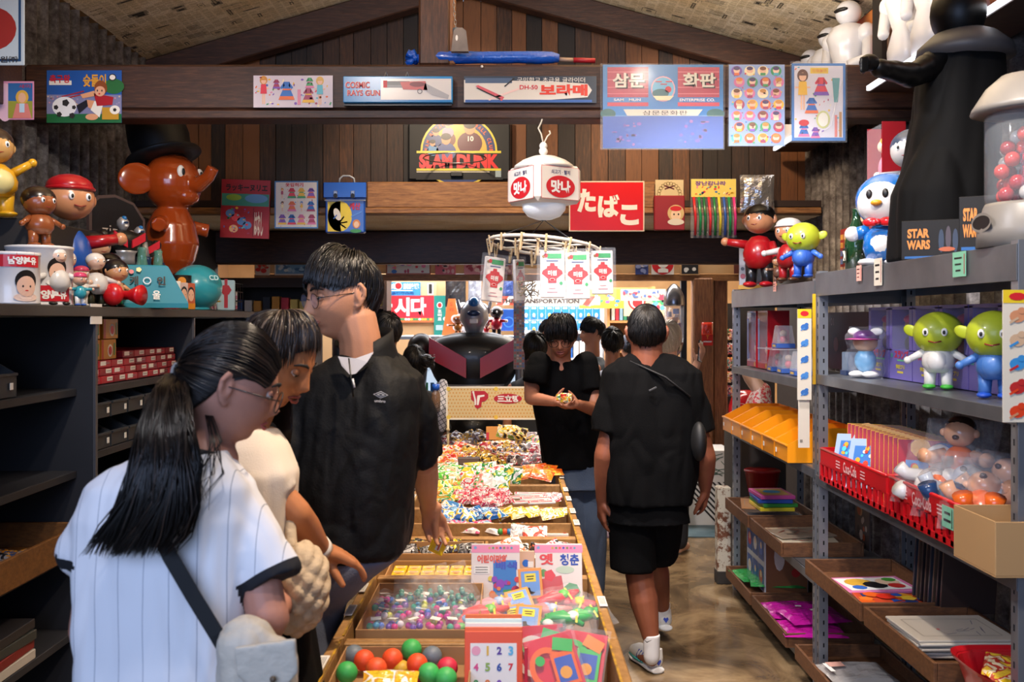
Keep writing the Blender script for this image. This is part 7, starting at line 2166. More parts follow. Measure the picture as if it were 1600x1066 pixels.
def lying(p,yaw,c1,c2,c3,label,tiltx=0):
 t=thing('bagged_vinyl_figure',label,'bagged toy',p,'bagged vinyl figures in the red crate');T0=Matrix.Translation(Vector(p))@Matrix.Rotation(R(yaw),4,'Z')@Matrix.Rotation(R(tiltx),4,'X');g=lambda c:mat(c,.25,coat=.4)
 m=MB(T0);m.ball((0,0,.0),(.055,.05,.065),g(c1),n=18);m.build('torso',t)
 for s in(-1,1):m=MB(T0);m.tube([(s*.045,0,.03),(s*.085,-.03,.02),(s*.10,-.06,.03)],[.024,.022,.024],g(c2),10);m.build('arm',t)
 for s in(-1,1):m=MB(T0);m.tube([(s*.03,-.01,-.05),(s*.04,-.06,-.06),(s*.045,-.09,-.055)],[.028,.025,.03],g(c3),10);m.build('leg',t)
 m=MB(T0);m.ball((0,0,.105),(.05,.048,.046),g(c2),n=18);m.ball((.05,.0,.105),.014,g(c2),n=8);m.ball((-.05,.0,.105),.014,g(c2),n=8);m.ball((0,-.046,.095),(.012,.012,.009),g('#3a1a14'),n=8);m.build('head',t)
 m=MB(T0);m.ball((0,.012,.125),(.05,.045,.036),g('#2a1a12' if c1!='#d8d6d4' else '#2f68b0'),n=14);m.build('hair',t)
 m=MB();foil(m,Vector(p)+Vector((0,0,.04)),.24,.24,.14,CLEARW,rng,amp=.35,T=frame(Vector(p)+Vector((0,0,.04)),yaw,-30));m.build('clear_bag',t)
lying((1.49,3.30,1.16),-40,'#d8601e','#d8a07c','#d8601e','orange suited figure sitting up highest in the right red crate')
lying((1.42,3.36,1.08),-60,'#d8d6d4','#dcdad8','#d8d6d4','white and blue figure at the left end of the right red crate',-30)
lying((1.42,3.18,1.07),-50,'#2a4a78','#b8c0cc','#22406c','dark blue shiny figure in front of the orange one',-60)
lying((1.43,3.02,1.07),-30,'#d8602a','#d8a07c','#d8601e','orange figure lying on its back at the right end of the right red crate',-60)
lying((1.50,3.10,1.08),-70,'#d8d6d4','#d8a07c','#3a4a68','white figure with dark legs behind the shiny blue one',-40)
t=thing('yellow_vinyl_toy','big yellow vinyl head toy in the shade at the shelf back, behind the cardboard box','toy figure',(1.66,2.82,.957));T0=Matrix.Translation((1.64,2.85,.957))@Matrix.Rotation(R(-40),4,'Z');YV=mat('#b8961e',.35)
m=MB(T0);m.lathe([(.0,.0),(.075,.0),(.08,.12),(.082,.24),(.06,.31),(.0,.33)],YV,n=26);m.build('head',t)
for s in(-1,1):m=MB(T0);m.ball((s*.028,-.072,.2),.016,mat('#9aa4b8',.3),n=16);m.ball((s*.028,-.087,.2),.006,BLACK,n=8);m.build('eye',t)
carton(1.285,1.60,2.635,2.885,.957,1.105,'open plain cardboard box at the near end of the rack shelf',m_=mat('#b08a5c',.75))
m=MB(FX(3.00,1.045,1.318));m.box((0,0,0),(.075,.065,.002),gl('#7fc4a4'));m.rect(0,.012,.04,.008,INK,.0016);m.rect(0,-.01,.05,.008,INK,.0016);m.rect(.032,0,.005,.055,INK,.0016);m.build('price_card',label='green price card stuck to the right red crate',cat='price card')

# wooden trays and their sheets
def tray(x0,x1,y0,y1,z,label,h=.06):
 t=thing('wooden_tray',label,'tray',((x0+x1)/2,(y0+y1)/2,z),'shallow wooden trays on the rack')
 m=MB();m.box(((x0+x1)/2,(y0+y1)/2,z+.006),(x1-x0-.002,y1-y0-.002,.012),M_tray);m.build('tray_bottom',t)
 for c,d in(((x0+.006,(y0+y1)/2),(.012,y1-y0)),((x1-.006,(y0+y1)/2),(.012,y1-y0)),(((x0+x1)/2,y0+.006),(x1-x0-.026,.012)),(((x0+x1)/2,y1-.006),(x1-x0-.026,.012))):
  m=MB();m.box((c[0],c[1],z+h/2+.007),(d[0],d[1],h),M_tray,bev=.002);m.build('tray_side',t)
 return t
tray(1.285,1.67,3.66,4.34,.532,'shallow wooden tray with two colourful picture books, near bay');tray(1.285,1.67,3.02,3.62,.532,'shallow wooden tray with a stack of white prints, near bay')
tray(1.30,1.70,5.45,6.02,.502,'shallow wooden tray at the far end under a brown print');tray(1.30,1.70,4.78,5.40,.502,'shallow wooden tray of folded posters beside the middle upright')
tray(1.30,1.72,5.40,6.00,.092,'low wooden tray under the green bags');tray(1.30,1.72,4.70,5.36,.092,'low wooden tray of magenta plastic bags');tray(1.30,1.70,3.85,4.55,.092,'lowest wooden tray nearest the viewer, with a clear packet')
tray(1.30,1.70,3.05,3.78,.092,'empty low wooden tray under the stack of white prints')
def book(x,y,z,w,d,th,rz,c,name,label,cat='book',draw=None,grp=None):
 T_=Matrix.Translation((x,y,z+th/2))@Matrix.Rotation(R(rz),4,'Z');m=MB(T_);m.box((0,0,0),(w,d,th),gl(c),bev=min(.002,th*.3))
 if draw:draw(m,th/2+.0006)
 return m.build(name,label=label,cat=cat,group=grp)
def pinkart(m,z):
 m.rect(0,0,.26,.18,WHITE,z);m.disc(-.05,.02,.06,gl('#d8a83a'),z+.0004,n=12);m.disc(.0,-.02,.05,gl('#1c1a1e'),z+.0008,n=9);m.disc(.07,.02,.05,gl('#e8c8a8'),z+.0012,n=12);m.disc(.09,.05,.03,gl('#4a9a3a'),z+.0016,n=8);m.disc(.08,-.04,.035,gl('#c8302a'),z+.0016,n=10);m.disc(-.08,-.05,.03,gl('#3a6ac0'),z+.0012,n=8)
def hotart(m,z):
 for k in range(26):m.disc(rng.uniform(-.13,.13),rng.uniform(-.08,.08),rng.uniform(.015,.04),gl(rng.choice(['#e0601e','#d8301e','#2a5ab8','#e8a02a','#f0c83a','#1c3a7a','#e87a2a'])),z+k*.0002,n=rng.choice([3,5,8]))
book(1.48,4.06,.552,.30,.22,.012,6,'#d87aa8','picture_book','pink bordered picture book in the upper wooden tray',draw=pinkart);book(1.49,3.82,.552,.30,.19,.014,-4,'#c84a2a','picture_book','orange and blue picture book beside the pink bordered one',draw=hotart)
def sketch(m,z):
 m.ring(0,0,.14,.003,gl('#6a6258'),z,ry=.10,n=4)if False else None
 for a,b_,c_,d_ in((0,.09,.26,.003),(0,-.09,.26,.003),(-.13,0,.003,.18),(.13,0,.003,.18)):m.rect(a,b_,c_,d_,gl('#8a8276'),z)
 m.disc(-.05,-.02,.006,RED,z,n=8)
 for k in range(9):m.rect(.02+rng.uniform(-.05,.09),rng.uniform(-.07,.07),rng.uniform(.02,.05),.003,gl('#6a6a78'),z,ang=rng.uniform(0,90))
for i in range(7):book(1.475+rng.uniform(-.005,.005),3.33+rng.uniform(-.01,.01),.552+i*.0085,.33,.27,.008,rng.uniform(-3,3),['#b8b0a4','#c4bcae','#cfc8ba'][i%3],'art_print','white sketch print on top of the stack in the wooden tray' if i==6 else f'white print in the stack, {["lowest", "second from below", "third from below", "fourth from below", "third from the top", "second from the top"][i]}','print',sketch if i==6 else None,'stack of white prints')
book(1.48,5.72,.575,.30,.30,.01,-12,'#a8764a','poster_print','brown paper print on the far wooden tray','print',sketch);book(1.50,5.60,.524,.32,.26,.01,8,'#c8d0d4','poster_print','pale blue edged print under the brown one','print',sketch)
for i,(y,rz,c,l)in enumerate(((5.22,5,'#b8a488','old comic print in the middle tray, farther one'),(5.0,-6,'#c8bca4','cream comic print with red lines in the middle tray'),(5.08,12,'#8a7a68','darker comic print lying between the others'))):
 book(1.48,y,.524+i*.012,.3,.2,.008,rz,c,'comic_print',l,'print',lambda m,z:[m.rect(rng.uniform(-.1,.1),rng.uniform(-.07,.07),rng.uniform(.03,.08),.006,gl(rng.choice(['#5a4a3a','#a83a2a','#3a3430'])),z+k*.0003,ang=rng.uniform(-60,60))for k in range(16)])
for i,(c,l,dx,rz)in enumerate((('#d8c02a','yellow board book at the bottom of the small stack',0,0),('#3a8a3a','green board book in the small stack',.01,4),('#2a4a9a','blue board book on the green one',-.005,-3),('#c04a8a','pink edged board book on top of the small stack',.0,2))):
 book(1.47+dx,5.60,.587+i*.022,.19,.26,.02,rz,c,'board_book',l,'book',(lambda m,z:(m.rect(0,0,.15,.2,gl('#c9a24a'),z),m.disc(0,0,.05,gl('#3a9ac8'),z+.0006,n=10)))if i==3 else None,'board books on the far tray')
t=thing('toy_kit_box','large boxed toy with blue picture panels standing low at the far end','box',(1.47,5.75,.11))
m=MB();m.box((1.53,5.72,.30),(.24,.42,.36),gl('#c8c8cc'),bev=.004);m.build('box_body',t);T_=FX(5.72,.30,1.409);m=MB(T_)
m.rect(0,.15,.40,.05,gl('#b8302a'),.001)
for a in range(3):
 for b_ in range(2):m.rect(-.13+a*.13,.06-b_*.16,.115,.13,gl('#1f4f9a'),.001);m.disc(-.13+a*.13,.06-b_*.16,.04,gl(['#c8302a','#e8e0d8','#3a6ac0'][(a+b_)%3]),.0016,n=9);m.disc(-.125+a*.13,.075-b_*.16,.02,gl('#e8c8a8'),.0022,n=9)
m.build('printed_panel',t)
m=MB(frame((1.53,5.508,.30)));m.rect(0,0,.23,.34,gl('#8a5a3a'),.001);m.disc(-.04,.03,.03,gl('#d8c8b8'),.0016,ry=.08,n=12);m.disc(.05,-.06,.025,gl('#b8302a'),.0022,n=9);m.disc(.04,.05,.03,gl('#2a5a9a'),.0016,n=9);m.rect(0,.14,.2,.04,gl('#b8302a'),.002);m.build('printed_end',t)
GP=mat('#2f9a4a',.15,coat=.5,alpha=.8,bump=(20,1));MP=mat('#c81fa0',.15,coat=.5,alpha=.82,bump=(20,1))
for i,(x,y,z,rz,M_,l)in enumerate(((1.46,5.82,.15,10,GP,'green plastic bag at the far end of the low tray'),(1.50,5.62,.165,-8,GP,'green plastic bag on top of its tray, nearer one'),(1.48,5.18,.135,5,MP,'magenta plastic bag deepest in the low tray'),(1.46,5.05,.16,-6,MP,'magenta plastic bag in the middle of the pile'),(1.49,4.90,.185,9,MP,'magenta plastic bag on top of the pile'),(1.45,4.80,.15,-3,MP,'magenta plastic bag nearest the viewer'))):
 m=MB();foil(m,Vector((x,y,z)),.30,.24,.035,M_,rng,amp=.4,T=frame((x,y,z),0,-88,rz));m.rect(.0,.0,.03,.02,WHITE,.03,T=frame((x,y,z),0,-88,rz));m.build('plastic_bag',label=l,cat='plastic bag',group='green and magenta plastic bags')
m=MB();foil(m,Vector((1.46,4.2,.15)),.28,.22,.04,mat('#b8b4b0',.15,alpha=.6,coat=.5),rng,amp=.3,T=frame((1.46,4.2,.15),0,-88,6));m.rect(-.08,.03,.07,.05,gl('#d8a494'),.03,T=frame((1.46,4.2,.15),0,-88,6));m.rect(-.12,.0,.02,.09,WHITE,.03,T=frame((1.46,4.2,.15),0,-88,6));m.build('clear_packet',label='clear packet with a pink tag in the lowest near tray',cat='packet')
# red basket
t=thing('red_basket','red plastic basket with yellow goods at the near lower corner of the rack','basket',(1.46,2.85,.532))
c0=Vector((1.45,2.83,.532));RB=mat('#b8141e',.35,coat=.2);m=MB();prof=[]
for z,a,b_ in((0,.11,.12),(.11,.145,.155),(.125,.155,.165)):
 pass
def rrect(cx,cy,a,b_,z,n=32):return[Vector((cx+a*(abs(cos(u))**.5)*(1 if cos(u)>0 else-1),cy+b_*(abs(sin(u))**.5)*(1 if sin(u)>0 else-1),z))for u in[2*pi*i/n for i in range(n)]]
rr_=[rrect(c0.x,c0.y,a,b_,c0.z+z)for z,a,b_ in((.002,.11,.12),(.12,.145,.155),(.13,.158,.168),(.12,.155,.165),(.115,.14,.15),(.01,.105,.115))]
m.loft(rr_,RB,smooth=False);m.build('basket_shell',t)
for i,(dx,dy,c)in enumerate(((-.03,-.04,'#e0b81e'),(.04,.02,'#d8a82a'),(-.02,.06,'#c8302a'))):
 bag(c0+Vector((dx,dy,.10)),.15,.10,.03,0,-80,30*i,pack([c,'#e8d8b0','#b83a2a','#e8c23a'],24),['yellow packet in front in the red basket','yellow packet at the right in the red basket','red and yellow packet at the back of the red basket'][i])
for i,(y,z,h,w,c,l)in enumerate(((3.22,.64,.30,.20,'#7a4c2e','brown picture sheet standing behind the white prints'),(2.98,.64,.26,.18,'#6a1a22','dark red picture sheet standing at the rack back, near end'),(4.05,.64,.26,.1,'#4a3a3a','dark picture sheet behind the orange picture book'),(4.9,.62,.24,.2,'#5a4a44','grey brown comic sheet behind the middle tray'))):
 m=MB(FX(y,z+.02,1.735));m.box((0,0,0),(w,h,.006),gl(c))
 for k in range(9):m.disc(rng.uniform(-w*.3,w*.3),rng.uniform(-h*.35,h*.35),rng.uniform(.012,.03),gl(rng.choice(['#c8b8a8','#b8542a','#2a2422','#c89a6a'])),.004+k*.0002,n=8)
 m.build('picture_sheet',label=l,cat='print')
for i in range(8):
 m=MB();m.box((1.66,3.60+i*.035,.70),(.20,.012,.26),gl(['#3a2c28','#241e20','#4a3a30','#2c3038'][i%4]),rot=(8,0,0),bev=.002);m.build('shelved_book',label=f'dark thin book standing at the back under the red crates, {["first", "second", "third", "fourth", "fifth", "sixth", "seventh", "last"][i]} from the near end',cat='book',group='dark thin books under the red crates')

# --- far bay goods
def redbox(y,label):
 t=thing('tall_window_box',label,'boxed toy',(1.50,y,1.362),'tall red window boxes');T_=FX(y,1.362+.165,1.43);Rr=mat('#a8101c',.3)
 m=MB(T_);m.box((0,0,-.12),(.22,.33,.003),Rr);m.box((0,-.145,-.06),(.22,.035,.12),Rr,bev=.001)
 for s in(-1,1):m.box((s*.107,0,-.06),(.006,.33,.12),Rr)
 m.box((0,.16,-.06),(.22,.01,.12),Rr);m.disc(.08,-.145,.014,gl('#d8a82a'),.001,n=10);m.build('box_shell',t)
 m=MB(T_);m.ball((-.04,-.03,-.06),(.035,.045,.03),BLACK,n=12);m.ball((-.04,-.06,-.05),(.028,.03,.026),gl('#d8a890'),n=12);m.ball((-.04,-.10,-.06),(.035,.035,.03),gl('#c8303a'),n=12);m.rect(-.085,.0,.035,.24,gl('#8a94c8'),.001);m.build('doll_inside',t)
 m=MB(T_);m.box((0,.01,0),(.205,.29,.001),mat('#d8d0e0',.05,alpha=.22,spec=1),bev=0);m.build('clear_window',t)
redbox(5.90,'tall red window box at the far end of the rack shelf');redbox(5.64,'tall red window box, nearer of the two')
m=MB(FX(5.2,1.53,1.74));m.box((0,0,0),(.75,.30,.01),mat('#3a0e18',.4));m.text('01',-.16,.10,.05,.04,gl('#a88a90'),.006,bold=.0);m.disc(-.1,-.02,.04,gl('#7a2a2a'),.006,n=9);m.build('backdrop_card',label='dark red display card marked 01 behind the clear cases',cat='poster')
def acase(x,y,z,label):
 t=thing('acrylic_case',label,'display case',(x,y,z),'clear display cases on the far bay');m=MB();m.box((x,y,z+.012),(.10,.10,.024),gl('#3a5aa0'),bev=.002);m.rect(0,0,.06,.012,gl('#d8b05a'),0,T=FX(y,z+.012,x-.0505));m.build('case_base',t)
 m=MB();m.loft([[Vector((x+a*s,y+b_*s,z+zz))for a,b_ in((-1,-1),(1,-1),(1,1),(-1,1))]for s,zz in((.048,.025),(.036,.12))],mat('#d8dce4',.06,alpha=.25,spec=1),smooth=False);m.build('clear_cover',t)
 m=MB();m.ball((x,y,z+.045),(.02,.02,.022),gl('#c84a5a'),n=10);m.ball((x,y,z+.078),(.02,.02,.018),gl('#d8b8a0'),n=10);m.build('figurine',t)
acase(1.46,5.42,1.362,'clear display case farthest in the row');acase(1.46,5.22,1.362,'clear display case second in the row');acase(1.46,4.98,1.362,'clear display case behind the blue sticker strip');acase(1.46,5.32,1.49,'clear display case stacked on the two lower ones')
m=MB();m.box((1.46,5.32,1.486),(.2,.32,.005),mat('#d8dce4',.06,alpha=.4));m.build('clear_sheet',label='clear plastic sheet between the stacked display cases',cat='sheet')
OR_=mat('#f0960e',.35,coat=.2);BKB=mat('#2b3036',.45)
def bin_(name,label,x,y,z,mt,w=.19,d=.34,h=.15,face=-1,grp=None,tagc=None):
 """open-fronted storage bin; face -1 opens towards -X, +1 towards +X"""
 t=thing(name,label,'storage bin',(x,y,z),grp);s=face
 prof=[(0,0),(d*.98,0),(d,h),(d*.42,h),(.0,h*.52)]
 for sg in(-1,1):
  m=MB();yy=y+sg*(w/2-.002);v=[(x-s*px_*-1*-1 if False else x+(-s)*px_,yy+sg*-.0015*0,z+pz)for px_,pz in prof];v2=[(a,yy-sg*.004,c)for a,_,c in v]
  n=len(v);m.add(v+v2,[tuple(range(n)),tuple(range(n,2*n))[::-1]]+[(i,(i+1)%n,n+(i+1)%n,n+i)for i in range(n)],mt);m.build('bin_side',t)
 m=MB();m.box((x+(-s)*d/2,y,z+.004),(d*.97,w-.012,.006),mt);m.build('bin_bottom',t)
 m=MB();m.box((x+(-s)*.003,y,z+h*.26),(.005,w-.012,h*.5),mt,bev=.001);m.box((x+(-s)*.0,y,z+h*.5),(.014,w-.006,.010),mt,bev=.002);m.build('bin_front',t)
 m=MB();m.box((x+(-s)*(d-.004),y,z+h/2),(.005,w-.012,h-.002),mt);m.build('bin_back',t)
 if tagc:m=MB();m.box((x+s*.005,y+w*.3,z+h*.25),(.002,.02,.022),WHITE);m.build('bin_label',t)
 return t
for i in range(6):
 y=5.90-i*.235;nm=['farthest of the row','second of the row','third of the row','fourth of the row','fifth of the row','nearest of the far bay, beside the upright'][i]
 bin_('orange_storage_bin',f'orange plastic storage bin, {nm}',1.285,y,.977,OR_,w=.225,grp='orange storage bins',tagc=1,h=.16)
bin_('orange_storage_bin','orange plastic storage bin standing alone behind the middle upright, near bay',1.40,4.31,.957,OR_,w=.15,grp='orange storage bins',h=.15)
for i in range(9):bag(Vector((1.40+rng.uniform(0,.12),5.55-i*.04,1.05)),.06,.05,.02,rng.uniform(0,90),-80,rng.uniform(0,90),pack(['#6a2a20','#c88a5a','#3a2a24','#a83a2a'],40),f'small brown packet lying in the orange bins, {["first", "second", "third", "fourth", "fifth", "sixth", "seventh", "eighth", "ninth"][i]} from the far end',group='small packets in the orange bins')

# --- lit ledge with white statues along the right wall
LED=mat('#f2f6ff',.4,emit=3.2)
def ledge(y0,y1,lab):
 t=thing('display_ledge',lab,'ledge',(1.86,(y0+y1)/2,2.74),'lit display ledges on the right wall')
 m=MB();m.box((1.86,(y0+y1)/2,2.765),(.22,y1-y0,.03),M_beam,bev=.002);m.build('ledge_board',t)
 m=MB();m.box((1.743,(y0+y1)/2,2.768),(.014,y1-y0-.02,.022),LED);m.build('light_strip',t)
 m=MB();m.box((1.955,(y0+y1)/2,3.05),(.02,y1-y0,.52),mat('#8e2a24',.5,var=('#c87a3a',3,.1)),bev=.002);m.build('printed_back_panel',t)
ledge(5.12,6.58,'lit wooden ledge on the right wall behind the cross beam');ledge(2.9,4.86,'lit wooden ledge on the right wall, nearer the viewer than the beam')
ST=mat('#d6d6da',.3,coat=.3)
def statue(x,y,z,h,yaw,label):
 t=thing('white_statue',label,'statue',(x,y,z),'white statues on the lit ledge');T0=Matrix.Translation((x,y,z))@Matrix.Rotation(R(yaw),4,'Z')@Matrix.Scale(h,4)
 m=MB(T0);m.lathe([(.0,0),(.17,0),(.18,.2),(.13,.4),(.17,.55),(.20,.66),(.15,.76),(.06,.80)],ST,n=22);m.build('torso',t)
 for s in(-1,1):m=MB(T0);m.ball((s*.21,0,.66),(.085,.085,.10),ST,n=14);m.tube([(s*.23,0,.62),(s*.24,-.03,.42),(s*.14,-.16,.36)],[.06,.055,.05],ST,10);m.build('arm',t)
 m=MB(T0);m.ball((0,0,.90),(.115,.125,.115),ST,n=20);m.build('head',t)
 m=MB(T0);m.ball((0,-.10,.91),(.08,.04,.025),BLACK,n=12);m.build('visor',t)
for i,(y,h)in enumerate(((6.35,.50),(6.08,.50),(5.72,.53),(5.40,.58))):
 statue(1.835,y,2.782,h,-60,f'plain white helmeted statue on the lit ledge, {["farthest", "second farthest", "third", "nearest behind the cross beam"][i]}')
for i,(y,h)in enumerate(((4.60,.5),(4.32,.52),(4.0,.5))):statue(1.835,y,2.782,h,-60,f'plain white helmeted statue near the robed figure, {["beside the side post", "in the middle", "nearest the viewer"][i]}')
# rusty white post by the rack
def _rust(nt,b):
 tc=N(nt,'TexCoord');n=N(nt,'TexNoise',Scale=16,Detail=8,Roughness=.7);nt.links.new(tc.outputs['Object'],n.inputs['Vector']);r=ramp(nt,[(.50,'#bdb6a6'),(.56,'#6a3e28')],n.outputs['Fac']);nt.links.new(r.outputs['Color'],b.inputs['Base Color'])
m=MB();m.box((1.33,6.22,.30),(.085,.09,.60),nodes_mat('rusty_paint',_rust,.6),bev=.006);m.box((1.33,6.22,.04),(.092,.097,.08),mat('#2b2724',.7),bev=.004);m.build('rusty_bollard',label='short rusty white painted post on the floor at the far end of the rack',cat='post')
# ---------------------------------------------------------------- dark cabinet on the left and what stands on it
CB_=mat('#2a2b30',.5,var=('#222328',3,.2));CBT=mat('#46433f',.5,var=('#3a3835',6,.2))
X0,X1=-1.55,-2.02
t=thing('display_cabinet','long dark open shelving cabinet along the left wall','cabinet',(-1.79,4.1,0))
m=MB();m.box(((X0+X1)/2,4.1,1.671),(.50,3.95,.038),CBT,bev=.003);m.build('top_board',t)
m=MB();m.box((X1+.006,4.1,.83),(.012,3.9,1.64),CB_);m.build('back_panel',t)
for y in(2.16,3.72,4.87,6.04):
 m=MB();m.box(((X0+X1)/2+.004,y,.83),(.46,.036,1.64),CB_,bev=.002)
 m.box((X0+.005,y-.01,.83),(.01,.02,1.64),mat('#55565c',.4,metal=.4));m.build('divider',t)
for(y0,y1,zs,xf)in((2.18,3.70,(1.385,1.08,.79,.49,.1),-1.60),(3.74,4.85,(1.385,1.14,.80,.49,.1),-1.56),(4.89,6.02,(1.385,1.1,.8,.5,.1),-1.56)):
 for z in zs:
  m=MB();m.box(((xf+X1)/2,(y0+y1)/2,z-.014),(X1*-1+xf-.02,y1-y0-.004,.028),CB_,bev=.002);m.build('shelf',t)
m=MB(frame((X0+.012,FY(135,1)*0+3.70,1.662),90));m.box((0,0,0),(.10,.075,.003),WHITE);m.text('기타 800',0,0,.07,.02,RED,.002);m.build('price_card',label='white price card with red writing on the cabinet top edge',cat='price card')
def BX(px,x=-1.70):return x*F/(px-797)
# red trays of small boxes
for lay in range(4):
 for i in range(8):
  y=3.83+i*.128;m=MB(frame((-1.60-.005*lay,y,1.387+.0155+lay*.031),90));c=['#9c1c2a','#a8202e','#8a1a28','#b02a38'][(lay+i)%4]
  if lay==3 and i<3:continue
  m.box((0,0,-.13),(.122,.029,.26),gl(c),bev=.002);m.rect(.02 if(i+lay)%3 else-.02,.003,.055,.017,WHITE,.0012);m.rect(.02,.003,.04,.003,gl('#8a8a90'),.002)
  m.build('red_flat_box',label=f'flat red box with white label, {["bottom", "second", "third", "top"][lay]} layer, {["nearest", "second", "third", "fourth", "fifth", "sixth", "seventh", "farthest"][i]} in the cabinet',cat='box',group='flat red boxes in the cabinet')
for i,(y,z)in enumerate(((3.86,0),(4.02,0),(3.86,1),(4.04,1))):
 m=MB(frame((-1.62,y,1.48+.041+z*.083),90));m.box((0,0,-.06),(.15,.08,.12),gl('#c98a1e'),bev=.002);m.rect(-.062,0,.02,.078,gl('#b83a1e'),.001);m.disc(.012,-.005,.026,WHITE,.001,n=12);m.disc(.012,-.005,.018,RED,.0016,n=10);m.rect(.055,0,.014,.05,gl('#3a7a3a'),.001)
 m.build('crayon_box',label=f'orange yellow box with a round red badge, {["lower left", "lower right", "upper left", "upper right"][i]} of the stack of four',cat='box',group='orange yellow boxes in the cabinet')
for r_ in range(2):
 for i in range(6):bin_('black_storage_bin',f'black plastic storage bin in the cabinet, {["lower", "upper"][r_]} row, {["nearest", "second", "third", "fourth", "fifth", "farthest"][i]}',-1.575,3.84+i*.175,1.142+r_*.118-.0,BKB,w=.165,d=.26,h=.112,face=1,grp='black storage bins',tagc=1)
for i in range(2):bin_('black_storage_bin',['black storage bin alone at the left edge of the cabinet','black storage bin with paper slips in the near cabinet section'][i],-1.62,2.9+i*.26,1.387,BKB,w=.22,d=.30,h=.15,face=1,grp='black storage bins',tagc=1)
for i in range(3):m=MB();m.box((-1.72,3.13+i*.03,1.46),(.09,.006,.06),WHITE,rot=(0,20,10));m.build('paper_slip',label=f'white paper slip in the near black bin, {["nearest", "middle", "farthest"][i]}',cat='paper')
# wooden tray of foil packets and books lower down
t=thing('wooden_tray','wooden tray of foil packets in the dark cabinet on the left','tray',(-1.75,3.3,.792));WT=nodes_mat('amber_wood',wood_fn('#3a2412','#6b4520','#8a5c2c',(2,4,6),island=True),.5)
m=MB();m.box((-1.76,3.28,.80),(.40,.78,.012),WT);m.build('tray_bottom',t)
for c,d in(((-1.565,3.28),(.014,.78)),((-1.955,3.28),(.014,.78)),((-1.76,2.897),(.376,.014)),((-1.76,3.663),(.376,.014))):m=MB();m.box((c[0],c[1],.845),(d[0],d[1],.10),WT,bev=.002);m.build('tray_side',t)
for i in range(12):bag(Vector((-1.66-.08*(i%3),3.0+(i//3)*.14,.83)),.12,.09,.03,rng.uniform(0,90),-85,rng.uniform(0,90),pack(['#2a2a30','#8a8a94','#c88a2a','#4a5a8a'],30),f'dark foil packet in the cabinet tray, {["front", "middle", "back"][i % 3]} line, {["nearest", "second", "third", "farthest"][i // 3]}',group='dark foil packets in the cabinet tray')
for i in range(4):m=MB();m.box((-1.74,3.2,.492+.0165+i*.034),(.26,.36,.032),gl(['#b8b0a4','#7a1c1c','#3a3c38','#2c2a2c'][i]),rot=(0,0,[0,2,-2,1][i]),bev=.002);m.build('stacked_book',label=['pale book at the bottom of the low cabinet stack','dark red book second from the bottom of the cabinet stack','grey book in the low cabinet stack','black book on top of the low cabinet stack'][i],cat='book',group='books low in the cabinet')

ZC=1.692
def on(px,x=-1.70):y=BX(px,x);return Vector((x,y,ZC))
# tins with a baby's portrait
def tin(px,x,r,h,label,low,red_top):
 p=on(px,x);t=thing('milk_powder_tin',label,'tin',p,'white and red milk powder tins');m=MB();m.lathe([(.0,0),(r,0),(r,.006),(r*.985,.01),(r*.985,h-.012),(r*1.01,h-.01),(r*1.01,h),(.0,h)],mat('#dcd9d8',.25,coat=.3),c=p,n=36);m.build('tin_body',t)
 yawc=math.degrees(math.atan2(-(0-p.x),-(0-p.y)));yc=math.degrees(math.atan2(-p.x,p.y))
 def curved(mm,x_,y_,w,hh,mt,dz=0.,n=8):
  vs,fs=[],[]
  for i in range(n+1):
   a=(x_-w/2+w*i/n)/r;rr=r+.0006+dz
   for k in(-1,1):vs.append((rr*sin(a),y_+k*hh/2,rr*cos(a)))
  for i in range(n):fs.append((2*i,2*i+2,2*i+3,2*i+1))
  mm.add(vs,fs,mt)
 def wrap(mm,t_,x_,y_,w,hh,mt,dz):
  vs,fs,a=text_geo(t_,.05);mm.add([((r+dz)*sin((x_+v.x*w)/r),y_+v.y*hh,(r+dz)*cos((x_+v.x*w)/r))for v in vs],fs,mt)
 def blob(mm,x_,y_,a_,b_,mt,dz,n=20):mm.add([((r+dz)*sin((x_+a_*e*cos(u))/r),y_+b_*e*sin(u),(r+dz)*cos((x_+a_*e*cos(u))/r))for e in(1,.5)for u in[2*pi*i/n for i in range(n)]]+[((r+dz)*sin(x_/r),y_,(r+dz)*cos(x_/r))],[(i,(i+1)%n,n+(i+1)%n,n+i)for i in range(n)]+[(n+i,n+(i+1)%n,2*n)for i in range(n)],mt)
 T_=frame(p,yc*1.0+8);m=MB(T_);RD=gl('#c01c28')
 yy=h*.85 if red_top else h*.2
 curved(m,0 if red_top else .03,yy,r*(1.9 if red_top else 1.2),h*(.28 if red_top else .26),RD);wrap(m,'남양분유',.02,yy-h*.02,r*1.1,h*.15,WHITE,.0016)
 fx_,fy_=(.03,h*.34)if red_top else(.045,h*.55)
 blob(m,fx_,fy_+.018,.036,.036,gl('#1c1614'),.0018);blob(m,fx_,fy_,.031,.034,gl('#e0b49a'),.0024);blob(m,fx_-.012,fy_,.003,.004,INK,.003,8);blob(m,fx_+.012,fy_,.003,.004,INK,.003,8);blob(m,fx_,fy_-.014,.006,.002,RED,.003,8);blob(m,fx_,fy_-.036,.04,.014,gl('#e8c8b4')if red_top else WHITE,.0016)
 if not red_top:blob(m,-.04,h*.82,.02,.012,gl('#c8606a'),.002);blob(m,-.04,h*.82,.016,.009,WHITE,.0026)
 m.build('printed_wrap',t);return t
tin(20,-1.66,.085,.172,'small tin with red top band and a baby portrait, left end of the cabinet',0,True)
tin(62,-1.72,.115,.215,'bigger white tin with low red band and baby portrait beside the small tin',0,False)
def at_(px,x,z=ZC):return Vector((x,BX(px,x),z))
